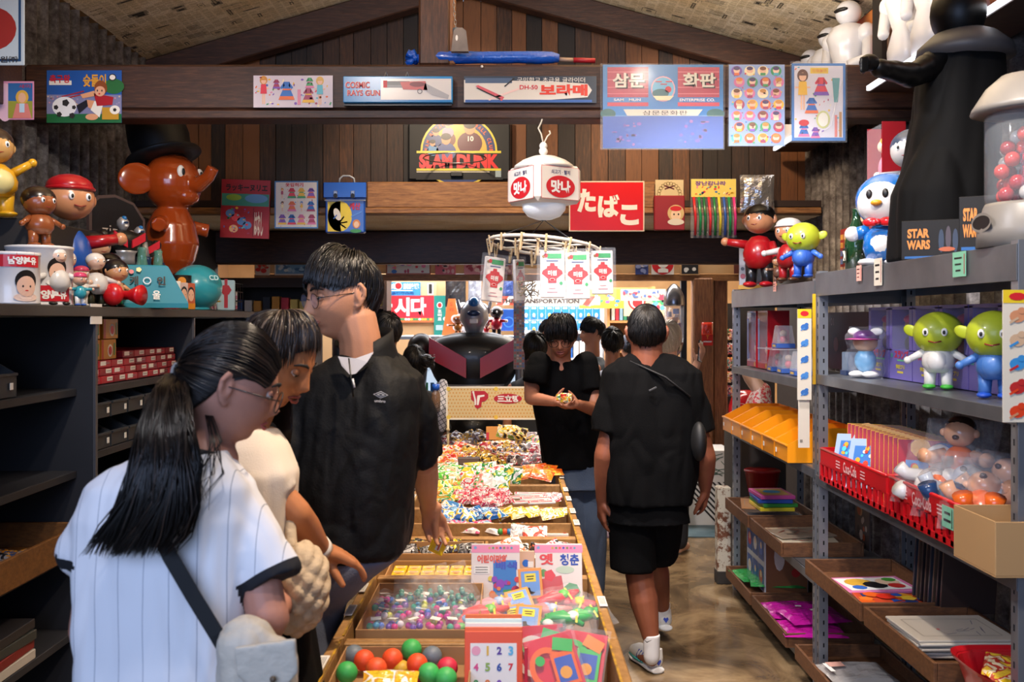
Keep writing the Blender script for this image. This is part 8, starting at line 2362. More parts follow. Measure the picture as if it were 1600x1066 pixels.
m=MB();pb=at_(30,-1.86);m.box((pb.x,pb.y+.1,ZC+.16),(.24,.5,.318),mat('#1b1715',.7),bev=.004);m.build('display_box',label='dark display box behind the tins, carrying the yellow beast and brown doll',cat='box')
def beast():
 p=Vector((-1.86,3.58,ZC+.32));
 # plain chubby yellow creature
 t=doll('yellow_vinyl_beast','large yellow vinyl beast toy with cream belly and raised arms, on the dark box',p,.34,48,'#c8961c','#b89058',hair='#2a1a14',legs='#c8961c',shoes='#c8961c',arms='#c8961c',skinh='#c8961c',belly='#cfc284',hr=.21,bw=.24,pose=(45,35),cat='toy figure',ears='round')
 return t
beast()
p=Vector((-1.75,3.98,ZC));doll('vinyl_doll','tall vinyl doll with red hat and blue body behind the small dolls',p+Vector((-.03,.05,.0)),.56,50,'#1c4fa4','#c98c64',hat='#a8141e',legs='#1c4fa4',arms='#a8141e',shoes='#4a3426',hr=.17,bw=.15,pose=(-5,10),ears='round',headz=.78)
doll('longhaired_doll','brown vinyl doll with bushy dark hair sitting on the big white tin',Vector((-1.72,BX(62,-1.72),ZC+.216)),.22,60,'#8a4a26','#8a4a26',hair='#1e130e',hr=.27,bw=.22,pose=(-30,-30))
for i,(px,l)in enumerate(((88,'white coated doll with dark trousers just right of the big tin'),(104,'white coated doll half hidden between its two twins'),(150,'white coated doll with dark trousers, rightmost, in front of the black haired doll'))):
 doll('white_coat_doll',l,at_(px,-1.64 if i!=1 else-1.70),.24,58,'#cfcdca','#d8b49c',legs='#2e3020',arms='#cfcdca',shoes='#1c1c18',hair='#d8d6d2',hr=.15,bw=.19,pose=(-20,-20),group='white coated dolls')
doll('vinyl_doll','black haired bare chested vinyl doll standing tall behind the white coated dolls',at_(148,-1.80),.36,60,'#d0a184','#d0a184',hair='#141216',legs='#2c5a48',shoes='#8a2a24',arms='#d0a184',hr=.19,bw=.16,pose=(-50,-50),ears='round')
doll('vinyl_doll','small black haired doll with one raised arm in the middle of the cabinet top',at_(171,-1.70),.24,60,'#c48a5e','#c48a5e',hair='#141216',legs='#2c6a48',hr=.23,bw=.15,pose=(-30,60),ears='round')
doll('vinyl_doll','small black haired doll with green pants beside the red cups',at_(182,-1.62),.20,60,'#cf9a6c','#cf9a6c',hair='#141216',legs='#2c7a4c',shoes='#1e2a24',hr=.25,bw=.15,pose=(-40,-40),ears='round')
doll('tiny_doll','tiny figure in a pink hat and turquoise dress in front of the white coats',at_(125,-1.58),.13,60,'#2f93a4','#d8a88c',hat='#c83a68',legs='#e0dedc',shoes='#2f5fb0',hr=.20)
doll('tiny_doll','small figure in a wide pink hat behind the tiny pink hatted one',at_(127,-1.66),.17,55,'#d8d4d0','#d8b096',hat='#b83058',legs='#c8c4c0',hr=.18)
# cast iron mirror and robots
t=thing('arched_mirror','black arched sign with pale script standing behind the robots','sign',at_(178,-1.98));T_=frame(at_(180,-1.97,ZC),62)
pts=[(-.17,0),(.17,0),(.17,.46),(.10,.54),(-.02,.57),(-.12,.555),(-.17,.52)];m=MB(T_);m.prism(pts,.02,mat('#5a4a48',.35,metal=.3));m.prism([(a*.9,.02+b_*.94)for a,b_ in pts],.004,mat('#171416',.25),z0=.02);m.text('zippo',0,.38,.2,.07,gl('#a89c94'),.0262);m.build('sign_plate',t)
def robot(p,h,yaw,label,name='toy_robot',grp=None):
 t=thing(name,label,'toy robot',p,grp);T0=Matrix.Translation(V_(p))@Matrix.Rotation(R(yaw),4,'Z')@Matrix.Scale(h,4)
 BG,SV,NB,RG=mat('#0b0b0d',.4,coat=.15),mat('#aeb0b8',.28,metal=.55),mat('#0f2f58',.25,coat=.4),mat('#c01e30',.3,coat=.3)
 for s in(-1,1):
  m=MB(T0);m.lathe([(.0,.0),(.075,.0),(.07,.04),(.045,.14),(.055,.22)],NB,c=(s*.085,0,0),n=18);m.build('boot',t)
  m=MB(T0);m.cyl((s*.085,0,.22),(s*.085,0,.40),.06,SV,18,r2=.068);m.build('thigh',t)
 m=MB(T0);m.lathe([(.0,.39),(.14,.39),(.145,.45),(.13,.50)],BG,n=24);m.build('hips',t)
 m=MB(T0);m.lathe([(.135,.485),(.125,.54),(.13,.60),(.15,.63)],SV,n=24);m.build('waist',t)
 c=MB(T0);c.loft([[Vector((a*cos(u)*(1+.15*abs(sin(2*u))),b_*sin(u),z))for u in[2*pi*i/28 for i in range(28)]]for z,a,b_ in((.60,.135,.09),(.66,.17,.11),(.73,.20,.12),(.79,.21,.115),(.83,.17,.09),(.855,.08,.06))],BG);c.build('chest',t)
 for s in(-1,1):
  m=MB(T0);m.prism([(s*.03,.66),(s*.03,.745),(s*.19,.835),(s*.19,.745)][::s],.022,RG,T=Matrix.Translation((0,-.115,0))@Matrix.Rotation(R(90),4,'X'));m.build('chest_plate',t)
  m=MB(T0);m.ball((s*.235,0,.785),(.062,.065,.068),BG,n=18);m.build('shoulder',t)
  m=MB(T0);m.cyl((s*.25,0,.74),(s*.27,-.01,.57),.047,SV,18,r2=.052);m.build('upper_arm',t)
  m=MB(T0);m.lathe([(.06,0),(.062,-.03),(.055,-.16),(.05,-.2)],NB,c=(s*.275,-.012,.575),n=18);m.build('forearm',t)
  m=MB(T0);m.ball((s*.278,-.015,.35),(.045,.05,.05),NB,n=14);m.build('fist',t)
 m=MB(T0);m.lathe([(.035,.85),(.045,.88),(.065,.91),(.062,.96),(.03,1.0),(.0,1.005)],SV,n=22);m.build('head',t)
 m=MB(T0);m.ball((0,-.02,.985),(.028,.04,.03),mat('#1f6fb4',.2,coat=.5),n=14);m.ball((0,-.06,.94),(.03,.012,.014),NB,n=10);m.box((0,-.062,.905),(.035,.01,.02),WHITE,bev=.003);m.build('face_plate',t)
 return t
robot(at_(192,-1.78),.42,55,'black toy robot with red chest plates beside the arched sign',grp='small black toy robots');robot(at_(218,-1.76),.39,55,'second black toy robot, right of its twin, behind the bottles',grp='small black toy robots')
# big elephant
pe=Vector((-1.86,BX(268,-1.86),ZC));t=thing('elephant_figure','big glossy orange brown elephant figure in a black bowler hat on the cabinet','statue',pe);EL=mat('#9c3f14',.2,coat=.7)
T0=Matrix.Translation(pe)@Matrix.Rotation(R(68),4,'Z')
m=MB(T0);m.lathe([(.0,.0),(.17,.0),(.18,.05),(.17,.09),(.0,.10)],mat('#2f8f9c',.3,coat=.4),n=30);m.build('turquoise_base',t)
c=MB(T0);c.lathe([(.0,.20),(.08,.20),(.125,.27),(.148,.36),(.13,.47),(.09,.55),(.0,.57)],EL,n=28)
for s in(-1,1):c.tube([(s*.055,0,.26),(s*.06,-.0,.15),(s*.062,-.01,.105)],[.05,.048,.055],EL,16);c.tube([(s*.10,-.02,.47),(s*.17,-.05,.46),(s*.20,-.09,.45)],[.042,.038,.04],EL,12)
c.ball((0,-.01,.70),(.165,.15,.16),EL,n=28);c.ball((0,-.10,.62),(.075,.07,.05),EL,n=18)
c.tube([(0,-.12,.69),(0,-.19,.68),(0,-.25,.72),(0,-.28,.77)],[.055,.042,.034,.034],EL,14)
o=rem(c,'elephant_body',t,.007,5)
for s in(-1,1):m=MB(T0);m.ball((s*.21,.05,.70),(.10,.018,.085),EL,rot=(0,s*10,s*30),n=18);m.build('ear',t)
for s in(-1,1):m=MB(T0);m.ball((s*.075,-.128,.745),(.026,.016,.036),WHITE,n=14);m.ball((s*.073,-.143,.745),(.012,.007,.019),BLACK,n=10);m.build('eye',t)
m=MB(T0@Matrix.Translation((-.02,.03,.82))@Matrix.Rotation(R(-18),4,'X'));m.lathe([(.0,.34),(.07,.33),(.12,.30),(.155,.23),(.165,.13),(.155,.03),(.155,.02),(.20,.03),(.205,.02),(.15,.0),(.0,.0)][::-1],mat('#0d0e11',.5),n=34);m.build('bowler_hat',t)
# bottles, taxi lamp, tins
for i,(px,l)in enumerate(((222,'pale green glass bottle with red label, left one'),(247,'pale green glass bottle with red label, right one beside the elephant'))):
 p=at_(px,-1.66);t=thing('glass_bottle',l,'bottle',p,'pale green glass bottles');m=MB();m.lathe([(.0,0),(.05,0),(.052,.09),(.045,.13),(.022,.21),(.018,.26),(.021,.265),(.019,.275)],mat('#5fa08c',.05,alpha=.55,coat=1,spec=1),c=p,n=26);m.build('bottle_body',t)
 m=MB(frame(p+Vector((.045,-.035,.07)),50));m.box((0,0,0),(.045,.05,.002),RED,bev=0);m.text('미원',0,0,.03,.03,WHITE,.0022,bold=.03);m.build('bottle_label',t)
p=at_(228,-1.58);t=thing('taxi_roof_lamp','turquoise plastic taxi roof lamp with Korean lettering at the cabinet edge','taxi lamp',p);T_=Matrix.Translation(p)@Matrix.Rotation(R(22),4,'Z');TQ=mat('#1f8498',.6)
m=MB(T_);m.loft([[Vector((a,b_,z))for a,b_ in((-w,-d),(w,-d),(w,d),(-w,d))]for z,w,d in((0,.17,.08),(.02,.17,.08),(.10,.13,.05),(.18,.09,.025),(.185,.08,.02))],TQ,smooth=False);m.build('lamp_housing',t)
TT=T_@Matrix.Translation((0,-.062,.08))@Matrix.Rotation(R(90-19),4,'X');m=MB(TT)
for s,x_ in(('개',-.05),('인',.06)):m.text(s,x_,.035,.035,.04,INK,.010,bold=.04)
m.ring(.003,.035,.017,.005,gl('#8aa0b0'),.010);m.text('서',-.02,-.03,.032,.04,WHITE,.010,bold=.02);m.text('울',.04,-.03,.032,.04,WHITE,.010,bold=.02);m.disc(-.06,.075,.010,RED,.010,n=12);m.disc(-.03,.085,.012,gl('#e0b82a'),.010,n=5);m.build('lettering',t)
for i in range(4):m=MB(T_);m.tube([(-.19,-.06,.03+i*.025),(-.12,-.085,.03+i*.025),(-.11,-.085,.03+i*.025)],.012,mat('#10508c',.35),8);m.build('blue_rib',t)
p=at_(196,-1.56);t=thing('red_cup_toy','shiny red toy of two joined cups lying on its side at the cabinet edge','toy',p);m=MB();RP=mat('#c8141e',.3,coat=.3);m.lathe([(.045,-.07),(.047,-.06),(.02,-.015),(.018,.015),(.038,.06),(.042,.075),(.0,.076)],RP,c=p+Vector((0,0,.048)),rot=(90,0,75),n=24);m.build('cup_body',t);m=MB();m.ball(p+Vector((-.02,-.075,.05)),(.042,.03,.045),RP,n=16);m.build('end_cap',t)
p=at_(307,-1.62);t=thing('turquoise_tank','round turquoise container with a pale letter mark behind the small tins','container',p);m=MB();m.ball(p+Vector((0,0,.115)),(.13,.13,.118),mat('#2f9cac',.3,coat=.3),n=32);m.cyl(p,p+Vector((0,0,.012)),.07,mat('#2f9cac',.3),24);m.build('tank_body',t)
m=MB(frame(p+Vector((.11,-.075,.16)),42,-28));m.text('CD',0,0,.05,.03,gl('#b8dce0'),.006,bold=.03);m.build('letter_mark',t)
for i,(px,x,w,l,face_)in enumerate(((268,-1.57,.085,'white and red cup shaped tin with a child portrait',0),(286,-1.585,.05,'narrow box with a grey child portrait',1),(297,-1.575,.05,'narrow orange red box with a child portrait',2))):
 p=at_(px,x);T_=frame(p+Vector((0,0,.065)),32);m=MB(T_);m.box((0,0,-.025),(w,.128,.05),[WHITE,gl('#c8b0a8'),gl('#b85a3a')][i],bev=.003)
 m.disc(.005,.01,w*.33,INK,.001,ry=.036,n=14);m.disc(.005,.004,w*.28,gl('#dfae90'),.0016,ry=.03,n=14);m.disc(-.004,.006,.002,INK,.0022,n=6);m.disc(.012,.006,.002,INK,.0022,n=6);m.rect(0,-.05,w,.028,[RED,gl('#2a6a4a'),gl('#c8801e')][i],.0012);m.build('portrait_box',label=l+' before the turquoise container',cat='tin' if i==0 else 'box')
m=MB();p=at_(283,-1.64);m.cyl(p+Vector((0,0,.002)),p+Vector((0,0,.17)),.05,mat('#1b1718',.3),24);m.disc(.0,.0,.02,gl('#d8902a'),.001,T=frame(p+Vector((.02,-.048,.14)),25));m.build('dark_canister',label='dark canister with an orange picture standing on the small portrait boxes',cat='tin')
doll('tiny_doll','tiny white and yellow figurine at the right end of the cabinet top',at_(333,-1.58),.10,40,'#dcdad6','#dcdad6',arms='#d8b02a',hr=.22)
m=MB();p=at_(352,-1.60);m.box(p+Vector((0,0,.085)),(.10,.10,.17),mat('#a8c4cc',.25,coat=.4),rot=(0,0,20),bev=.006);m.disc(0,.03,.03,gl('#a8202a'),.053,n=6,T=frame(p+Vector((0,0,.085)),20));m.rect(0,-.02,.02,.10,gl('#a8202a'),.0535,T=frame(p+Vector((0,0,.085)),20));m.rect(0,.07,.016,.04,gl('#a8202a'),.0535,T=frame(p+Vector((0,0,.085)),20));m.build('splash_tin',label='pale blue square tin with red splash pattern at the end of the cabinet',cat='tin')
t=thing('wire_basket','wire basket of white and magenta boxes at the far end of the cabinet top','basket',at_(325,-1.80));p=at_(330,-1.80);m=MB();WI=mat('#3a302c',.4,metal=.6);a,b_,h=.13,.22,.17
for z in(0.01,.06,.12,h):m.tube([p+Vector((-a,-b_,z)),p+Vector((a,-b_,z)),p+Vector((a,b_,z)),p+Vector((-a,b_,z)),p+Vector((-a,-b_,z))],.003,WI,5)
for i in range(9):
 for s in(-1,1):m.tube([p+Vector((s*a,-b_+i*b_/4,.0)),p+Vector((s*a,-b_+i*b_/4,h))],.002,WI,4)
 if i<6:
  for s in(-1,1):m.tube([p+Vector((-a+i*a/2.5,s*b_,.0)),p+Vector((-a+i*a/2.5,s*b_,h))],.002,WI,4)
m.build('wire_frame',t)
for i in range(8):
 q_=p+Vector((-.06+.12*(i%2),-.14+.14*((i//2)%2)*1.6,.035+.062*(i//4)*1.0));m=MB();m.box(q_,(.10,.18,.058),gl('#c8c0c4'),bev=.002);m.box(q_+Vector((.0505,0,-.01)),(.001,.17,.022),gl('#c0186c'));m.box(q_+Vector((0,-.0905,-.01)),(.09,.001,.022),gl('#c0186c'));m.build('magenta_band_box',label=f'white box with magenta band in the wire basket, {["lower", "upper"][i // 4]} layer, {["front left", "front right", "back left", "back right"][i % 4]}',cat='box',group='white boxes with magenta bands')
# ---------------------------------------------------------------- the inner shop
# strip of pictures on the header board (px ranges measured)
q=random.Random(31)
def pic(px0,px1,py0,py1,Y,c,label,n=14,frame_c=None,s=None):
 sh=Sheet(px0,py0,px1,py1,Y,gl(frame_c or c),th=.012)
 if frame_c:sh.rect(px0+2,py0+2,px1-2,py1-2,gl(c),1)
 for i in range(n):sh.disc(q.uniform(px0+4,px1-4),q.uniform(py0+4,py1-4),q.uniform(1.5,5),q.uniform(1.5,4),gl(q.choice(s or PAL)),2+i*.3,n=7)
 return sh.build('framed_picture',label=label,cat='picture')
YH=8.55
pic(399,421,405,430,YH,'#c8c0b4','small white picture at the left end of the header strip',s=['#c8302a','#a87a5a'])
pic(429,562,400,430,YH,'#6a9ac4','wide blue picture in a white frame on the header strip',50,'#d8d4cc',s=['#3a6a9a','#9ac0d8','#c8d8e0'])
pic(603,673,400,429,YH,'#c8ccd0','round motif picture in a reddish frame on the header strip',18,'#a8583a')
pic(680,712,402,429,YH,'#c85a6a','dark and pink photo in plastic sleeve on the header strip',s=['#2a2a30','#d8a8a8']);pic(725,757,402,429,YH,'#d88a90','pink photo near the steel post on the header strip',s=['#a83a4a','#e8c8c0']);pic(765,800,402,429,YH,'#b87a80','mauve photo behind the drying hanger',s=['#5a3a5a','#e8c8c0'])
pic(993,1013,405,429,YH,'#3a4a8a','small dark blue picture on the right of the header strip',s=['#d8d4dc','#8a94c0'])
t=Sheet(1018,398,1053,429,YH,WHITE,th=.01);t.disc(1035.5,413,17,16,RED,1,n=28);t.disc(1036,410,9,9,WHITE,2);t.disc(1033,409,1.4,1.8,INK,3,n=8);t.disc(1040,409,1.4,1.8,INK,3,n=8);t.poly([(1028,421),(1036,418),(1044,421),(1044,426),(1028,426)],WHITE,2);t.build('framed_picture',label='red round sign with a plain white smiling face on the header strip',cat='sign')
pic(1063,1093,404,430,YH,'#2a2c30','black photo with a white shape at the right end of the header strip',4,'#c8a070',s=['#e8e6e2'])
pic(1147,1190,400,428,YH,'#6a3a34','dark red picture beyond the wooden columns',12)
# signs behind
YS=9.8
m=MB();m.box((-1.28,9.87,1.45),(1.5,.08,2.89),mat('#c9a274',.7));struct(m,'wall_inner_partition')
m=MB();m.box((-.2,9.62,2.09),(1.2,.05,.04),M_pale);m.box((-.2,9.7,2.5),(.06,.1,.80),M_pale);struct(m,'beam_hanging_rail')
m=MB();m.box((.6,11.66,1.1),(1.1,.1,2.2),mat('#c8d4e0',.6));struct(m,'wall_blister_panel')
s=Sheet(560,441,657,462,YS,gl('#3a8ac0'),th=.02);s.text('クミ式',594,443,618,452,WHITE,3,.03);s.disc(622.5,447,6,6,RED,2);s.ring(622.5,447,6,6,1,WHITE,3);s.text('脱穀機',630,443,655,452,WHITE,3,.03);s.text('内丘農機製作所',598,456,647,461,gl('#1c4a86'),3,.03);s.rect(598,453.5,645,454.5,WHITE,2)
s.build('enamel_sign',label='long light blue enamel sign with Japanese lettering above the red Korean sign',cat='sign')
s=Sheet(560,462,678,500,YS,gl('#c42c38'),th=.02);s.rect(560,497,678,504,gl('#d8703a'),1)
for ch,x in(('다',592),('시',619),('다',645)):s.text(ch,x-3,465,x+21,494,WHITE,3,.05)
for i in range(18):s.disc(600+i*4.3,499,2.4,2,gl(q.choice(['#e8e4e0','#3a9a5a','#d83a3a','#e8c04a'])),3,n=7)
s.build('shop_sign',label='large red sign with three white Korean letters on the inner wall',cat='sign')
s=Sheet(678,462,696,524,YS,gl('#1f8a7c'),th=.03);s.disc(687,477,4.5,5,WHITE,2);s.disc(687,477,3,3.6,RED,3);s.text('조',684,484,690,489,WHITE,3,.04);s.text('미',684,490,690,495,WHITE,3,.04);s.text('료',684,496,690,501,WHITE,3,.04);s.rect(681,508,692,516,gl('#a8c8d0'),2);s.build('vertical_sign',label='teal upright sign between the red sign and the orange pillar',cat='sign')
s=Sheet(775,463,938,477,9.3,gl('#d8d0c4'),th=.015)
for i,x in enumerate((775,795,910)):s.poly([(x,477),(x+10,463),(x+20,463),(x+10,477)],gl('#c8452c'),2)
s.text('THE TRANSPORTATION',783,467,905,474,INK,3,.04);s.build('shelf_sign',label='long white shelf sign with black capitals and orange slanted stripes',cat='sign')
s=Sheet(566,430,614,438,9.82,gl('#c8ccd4'),th=.01);s.build('paper_notice',label='pale notice under the header strip behind the tall man',cat='notice')
s=Sheet(656,441,682,462,9.82,gl('#d9b48a'),th=.01);s.rect(668,443,677,461,gl('#e8e4dc'),1);s.rect(670,444,675,459,INK,2);s.build('paper_banner',label='cream banner with black brush writing beside the blue sign',cat='banner')
# dark hanging garment and bag
for i,(px,py,w,h,c,l)in enumerate(((712,452,.20,.34,'#1c1d22','black garment hanging above the white figurines'),(742,448,.13,.26,'#8a909c','grey plastic bag hanging beside the black garment'),(788,448,.18,.20,'#1c3a7a','dark blue pack with white mark behind the drying hanger'))):
 m=MB();foil(m,P(px,py,9.57),w,h,.06,mat(c,.4,bump=(20,.5)),q,amp=.3,yaw=0);m.build('hanging_bag',label=l,cat='bag')
# orange traffic-like pillar
p=P(706,524,9.0);t=thing('orange_pillar_toy','tall orange tapered pillar toy with dark lettering left of the white figurines','toy',p);m=MB();OP=mat('#d87a3c',.45);m.loft([[p+Vector((a*w,b_*w,z))for a,b_ in((-1,-1),(1,-1),(1,1),(-1,1))]for z,w in((0,.085),(.03,.08),(.30,.035),(.33,.03))],OP,smooth=False);m.build('pillar_body',t)
m=MB(frame(p+Vector((.0,-.055,.2)),0,-12));m.text('도',0,.08,.03,.03,RED,.014);m.text('리',0,.03,.03,.03,RED,.006);m.build('pillar_lettering',t)
# cluster of white statuettes and toys on the fridge top
SHZ=P(700,524,8.9).z
m=MB();m.box((-.30,9.0,SHZ-.02),(1.35,.5,.03),mat('#dfe6ee',.4),bev=.003);m.build('toy_shelf',label='white shelf top carrying the small white figurines behind the robot',cat='shelf')
for r_ in range(2):
 for i in range(5):
  px=712+i*9+r_*3;p=P(px,516-r_*0,8.95+.12*r_);doll('white_figurine',f'small white figurine behind the robot, {["front", "back"][r_]} row, {["leftmost", "second", "third", "fourth", "rightmost"][i]}',Vector((p.x,p.y,SHZ-.004+.0)),.20+.12*r_,0,'#dcdcde','#e2e2e4',hr=.22,hair=None,group='small white figurines',gloss=.35)
doll('vinyl_doll','brown round vinyl doll between the orange pillar and the robot head',Vector((P(716,516,8.8).x,8.78,SHZ-.004)),.20,0,'#b8702a','#a85a24',hr=.24)
doll('vinyl_doll','black and red vinyl doll right of the robot head',Vector((P(776,516,8.8).x,8.78,SHZ-.004)),.28,-20,'#b81c34','#1c1a1e',legs='#1c1a1e',arms='#b81c34',skinh='#e0c8b8',hr=.22)
doll('vinyl_doll','small bright red vinyl doll beside the robot neck',Vector((P(760,520,8.8).x,8.80,SHZ-.004)),.14,0,'#c8202a','#d8a08a',hat='#c8202a',hr=.22)
m=MB();m.box(P(795,500,9.1),(.14,.1,.2),mat('#1f50a8',.3),bev=.006);m.ring(0,-.02,.05,.012,gl('#3a7ad8'),.052,T=frame(P(795,500,9.1)));m.build('toy_speaker',label='blue boxed toy with a round dial right of the robot',cat='toy')
# big robot
pr=P(741,800,7.95);pr.z=0
t=robot(Vector((pr.x,7.95,.0)),1.80,0,'big black, silver and red toy robot statue standing behind the stall table','robot_statue')
for s in(-1,1):
 m=MB(Matrix.Translation((pr.x,7.95,0))@Matrix.Scale(1.80,4));m.cyl((s*.06,0,.94),(s*.075,0,1.0),.008,mat('#aeb0b8',.3,metal=.5),8);m.build('antenna',t)
# fridges with bright glass
def fridge(px,label,w=.36):
 p=P(px,800,8.75);t=thing('glass_door_fridge',label,'fridge',(p.x,9.0,0),'bright glass door fridges');h=SHZ-.04
 m=MB();m.box((p.x,9.05,h/2),(w,.4,h),mat('#cfd8e2',.4),bev=.008);m.build('fridge_body',t)
 m=MB(frame((p.x,8.845,h*.55)));m.box((0,0,0),(w*.84,h*.8,.004),mat('#cfe2f6',.15,emit=.7));m.build('lit_interior',t)
 for i in range(5):
  m=MB(frame((p.x,8.84,h*.3+i*.15)));
  for k in range(5):m.rect(-w*.32+k*w*.16,0,w*.1,.09,gl(q.choice(['#3a78b8','#c83a4a','#e8e4e0','#3a9a5a','#8a4ab0','#d8a83a']),.3),.004)
  m.build('fridge_goods',t)
 m=MB(frame((p.x,8.83,h*.55)));m.box((-w*.44,0,.01),(.02,h*.84,.02),mat('#e4e8ec',.3));m.box((w*.44,0,.01),(.02,h*.84,.02),mat('#e4e8ec',.3));m.build('door_frame',t)
fridge(684,'bright glass door fridge left of the robot',.34);fridge(746,'bright glass door fridge directly behind the robot',.32);fridge(804,'bright glass door fridge right of the robot, beside the steel post',.28)
# steel post with strips of small stickers
xp=P(811,500,7.7).x;m=MB();m.cyl((xp,7.7,.011),(xp,7.7,2.055),.03,mat('#6c6f74',.45,metal=.4),20)
m.build('steel_post',label='round grey steel post behind the stall, wrapped with small sticker sheets',cat='post')
for i in range(26):
 for k in range(4):pass
m=MB(frame((xp,7.664,1.62)));m.box((0,0,0),(.085,.72,.003),gl('#a88a80'))
for r_ in range(34):
 for c_ in range(4):m.rect(-.031+c_*.0207,.345-r_*.0207,.016,.014,gl(q.choice(['#c86a5a','#d8c8b8','#6a8ab0','#8a6a50','#d89a6a','#7aa08a'])),.0022)
m.build('sticker_sheet',label='long strip of tiny pictures fixed to the steel post',cat='sticker strip')
# wall of blue blister packs
for r_ in range(3):
 for c_ in range(10):
  px,py=822+c_*12.2,489+r_*22;p=P(px,py,11.6);T_=frame(p);t=thing('blister_pack',f'blue blister packed toy, {["top", "middle", "bottom"][r_]} row, {["leftmost", "second", "third", "fourth", "fifth", "sixth", "seventh", "eighth", "ninth", "rightmost"][c_]}','blister pack',p,'blue blister packs on the inner wall')
  m=MB(T_);m.box((0,0,0),(.083,.15,.004),gl('#1f78c8'));m.rect(0,.055,.05,.02,WHITE,.003);m.build('backing_card',t)
  m=MB(T_);m.ball((0,-.03,.012),(.02,.03,.012),gl(q.choice(['#c8ccd8','#e0c8b0','#d8b04a','#3a3c50','#9ab8d8'])),n=10);m.build('toy_in_blister',t)
def shelfunit(x0,x1,y,zs,h,label,col='#a8713c',d=.35):
 t=thing('shop_shelf',label,'shelf unit',((x0+x1)/2,y,0));m_=mat(col,.6)
 for x in(x0,x1):m=MB();m.box((x,y,h/2),(.03,d,h),m_);m.build('side_panel',t)
 for z in zs:m=MB();m.box(((x0+x1)/2,y,z),(x1-x0-.032,d,.025),m_);m.build('shelf_board',t)
 m=MB();m.box(((x0+x1)/2,y+d/2,h/2),(x1-x0,.01,h),m_);m.build('back_board',t)
def fill(x0,x1,y,z,n,h,cols,name,lab,grp,d=.1,seedr=1,cat='packet'):
 w=(x1-x0)/n
 for i in range(n):
  hh=h*q.uniform(.75,1);m=MB();x=x0+(i+.5)*w;c=q.choice(cols);m.box((x,y,z+hh/2),(w*.82,d,hh),gl(c),bev=.004)
  T_=frame((x,y-d/2,z+hh/2));m.rect(0,hh*.15,w*.6,hh*.22,gl(q.choice(['#e8e4dc','#e8c84a','#d8303a','#3a6ab0'])),.001);m.disc(0,-hh*.2,w*.2,gl(q.choice(PAL)),.001,n=8)
  m.build(name,label=f'{lab}, {i + 1 if False else ORD[i] if i < n - 1 else "rightmost"}',cat=cat,group=grp)
ORD=['leftmost','second from left','third from left','fourth from left','fifth from left','sixth from left','seventh from left','eighth from left','ninth from left','tenth from left','eleventh from left','twelfth from left','thirteenth from left','fourteenth from left','fifteenth from left']
CC=['#3a5a9a','#c83a4a','#d8d4cc','#3a8a6a','#d89a3a','#7a4a8a','#8ab0c8','#2a2c34','#e0c86a']
# left of the passage: dark shelving with goods
shelfunit(-2.55,-1.62,8.35,(.5,.9,1.28,1.62,1.92),2.0,'dark wooden shelf unit of toys behind the two women','#2c1f1a')
for z,nm in((1.295,'middle'),(1.635,'upper'),(.915,'lower')):fill(-2.5,-1.67,8.26,z,11,.20,CC,'boxed_goods',f'small coloured box on the {nm} board of the dark shelf unit',f'boxes on the {nm} board of the dark shelf unit',cat='box')
shelfunit(-1.58,-1.12,9.1,(.6,1.0,1.4,1.75),2.0,'narrow dark shelf unit right of the wide one','#3a2a22')
for z,nm in((1.415,'upper'),(1.015,'middle'),(1.765,'top')):fill(-1.55,-1.15,9.0,z,6,.22,CC,'boxed_goods',f'toy box on the {nm} board of the narrow shelf unit',f'boxes on the {nm} board of the narrow shelf unit',cat='box')
shelfunit(-1.1,-.55,10.6,(.5,.9,1.25,1.58),1.62,'shelf unit of white cups under the red sign','#8a5a34')
for z,nm in((1.265,'upper'),(.915,'lower')):
 for i in range(7):
  x=-1.03+i*.07;m=MB();m.lathe([(.0,0),(.024,0),(.028,.06),(.026,.062),(.0,.05)],mat('#dedcd8',.3),c=(x,10.5,z),n=14);m.tube([(x+.026,10.5,z+.05),(x+.042,10.5,z+.04),(x+.026,10.5,z+.015)],.004,mat('#dedcd8',.3),6);m.build('white_cup',label=f'white cup on the {nm} board under the red sign, {ORD[i] if i < 6 else "rightmost"}',cat='cup',group='white cups under the red sign')
  m=MB();m.box((x,10.5,z+.13),(.055,.08,.12),gl(q.choice(['#e0dcd8','#c8404a','#d8d4d0'])),bev=.003)if False else None
# back wall shelves
shelfunit(.12,1.02,11.3,(.5,.85,1.2,1.5),1.52,'back shelf unit below the blue blister packs','#c8d0da')
for z,nm in((1.215,'upper'),(.865,'middle'),(.515,'lower')):fill(.16,.98,11.2,z,12,.24,['#3a8ad0','#e8e4e0','#5ab0e0','#d8d0b0','#c83a4a','#1f58a8'],'boxed_goods',f'pale or blue box on the {nm} back shelf',f'boxes on the {nm} back shelf',cat='box')
shelfunit(1.06,1.55,10.9,(.5,.9,1.3,1.62,1.85),2.0,'wooden shelf unit of comics behind the walking man','#b98650')
for z,nm in((1.635,'top'),(1.315,'upper'),(.915,'lower')):fill(1.09,1.52,10.8,z,10,.195,CC,'comic_book',f'comic book on the {nm} board of the wooden shelf unit',f'comics on the {nm} board of the wooden shelf unit',cat='book',d=.14)
pic(905,975,452,482,10.6,'#c8a23a','yellow and brown picture right of the long shelf sign',16);pic(970,1040,452,470,9.4,'#e2dcd6','long white printed banner above the red round sign',30,s=['#c8506a','#5a7ab8','#d8c8c0'])
t=Sheet(975,457,1038,494,10.4,gl('#d8b48c'),th=.01);t.disc(995,470,14,15,RED,1,n=26);t.disc(995,470,11,12,WHITE,2,n=26);t.disc(996,473,8,8,RED,3)
for i in range(20):t.disc(q.uniform(1008,1036),q.uniform(460,490),4,4,gl(q.choice(['#e8e4e0','#5a9ad0','#d83a4a','#3a9a6a'])),2+i*.2,n=7)
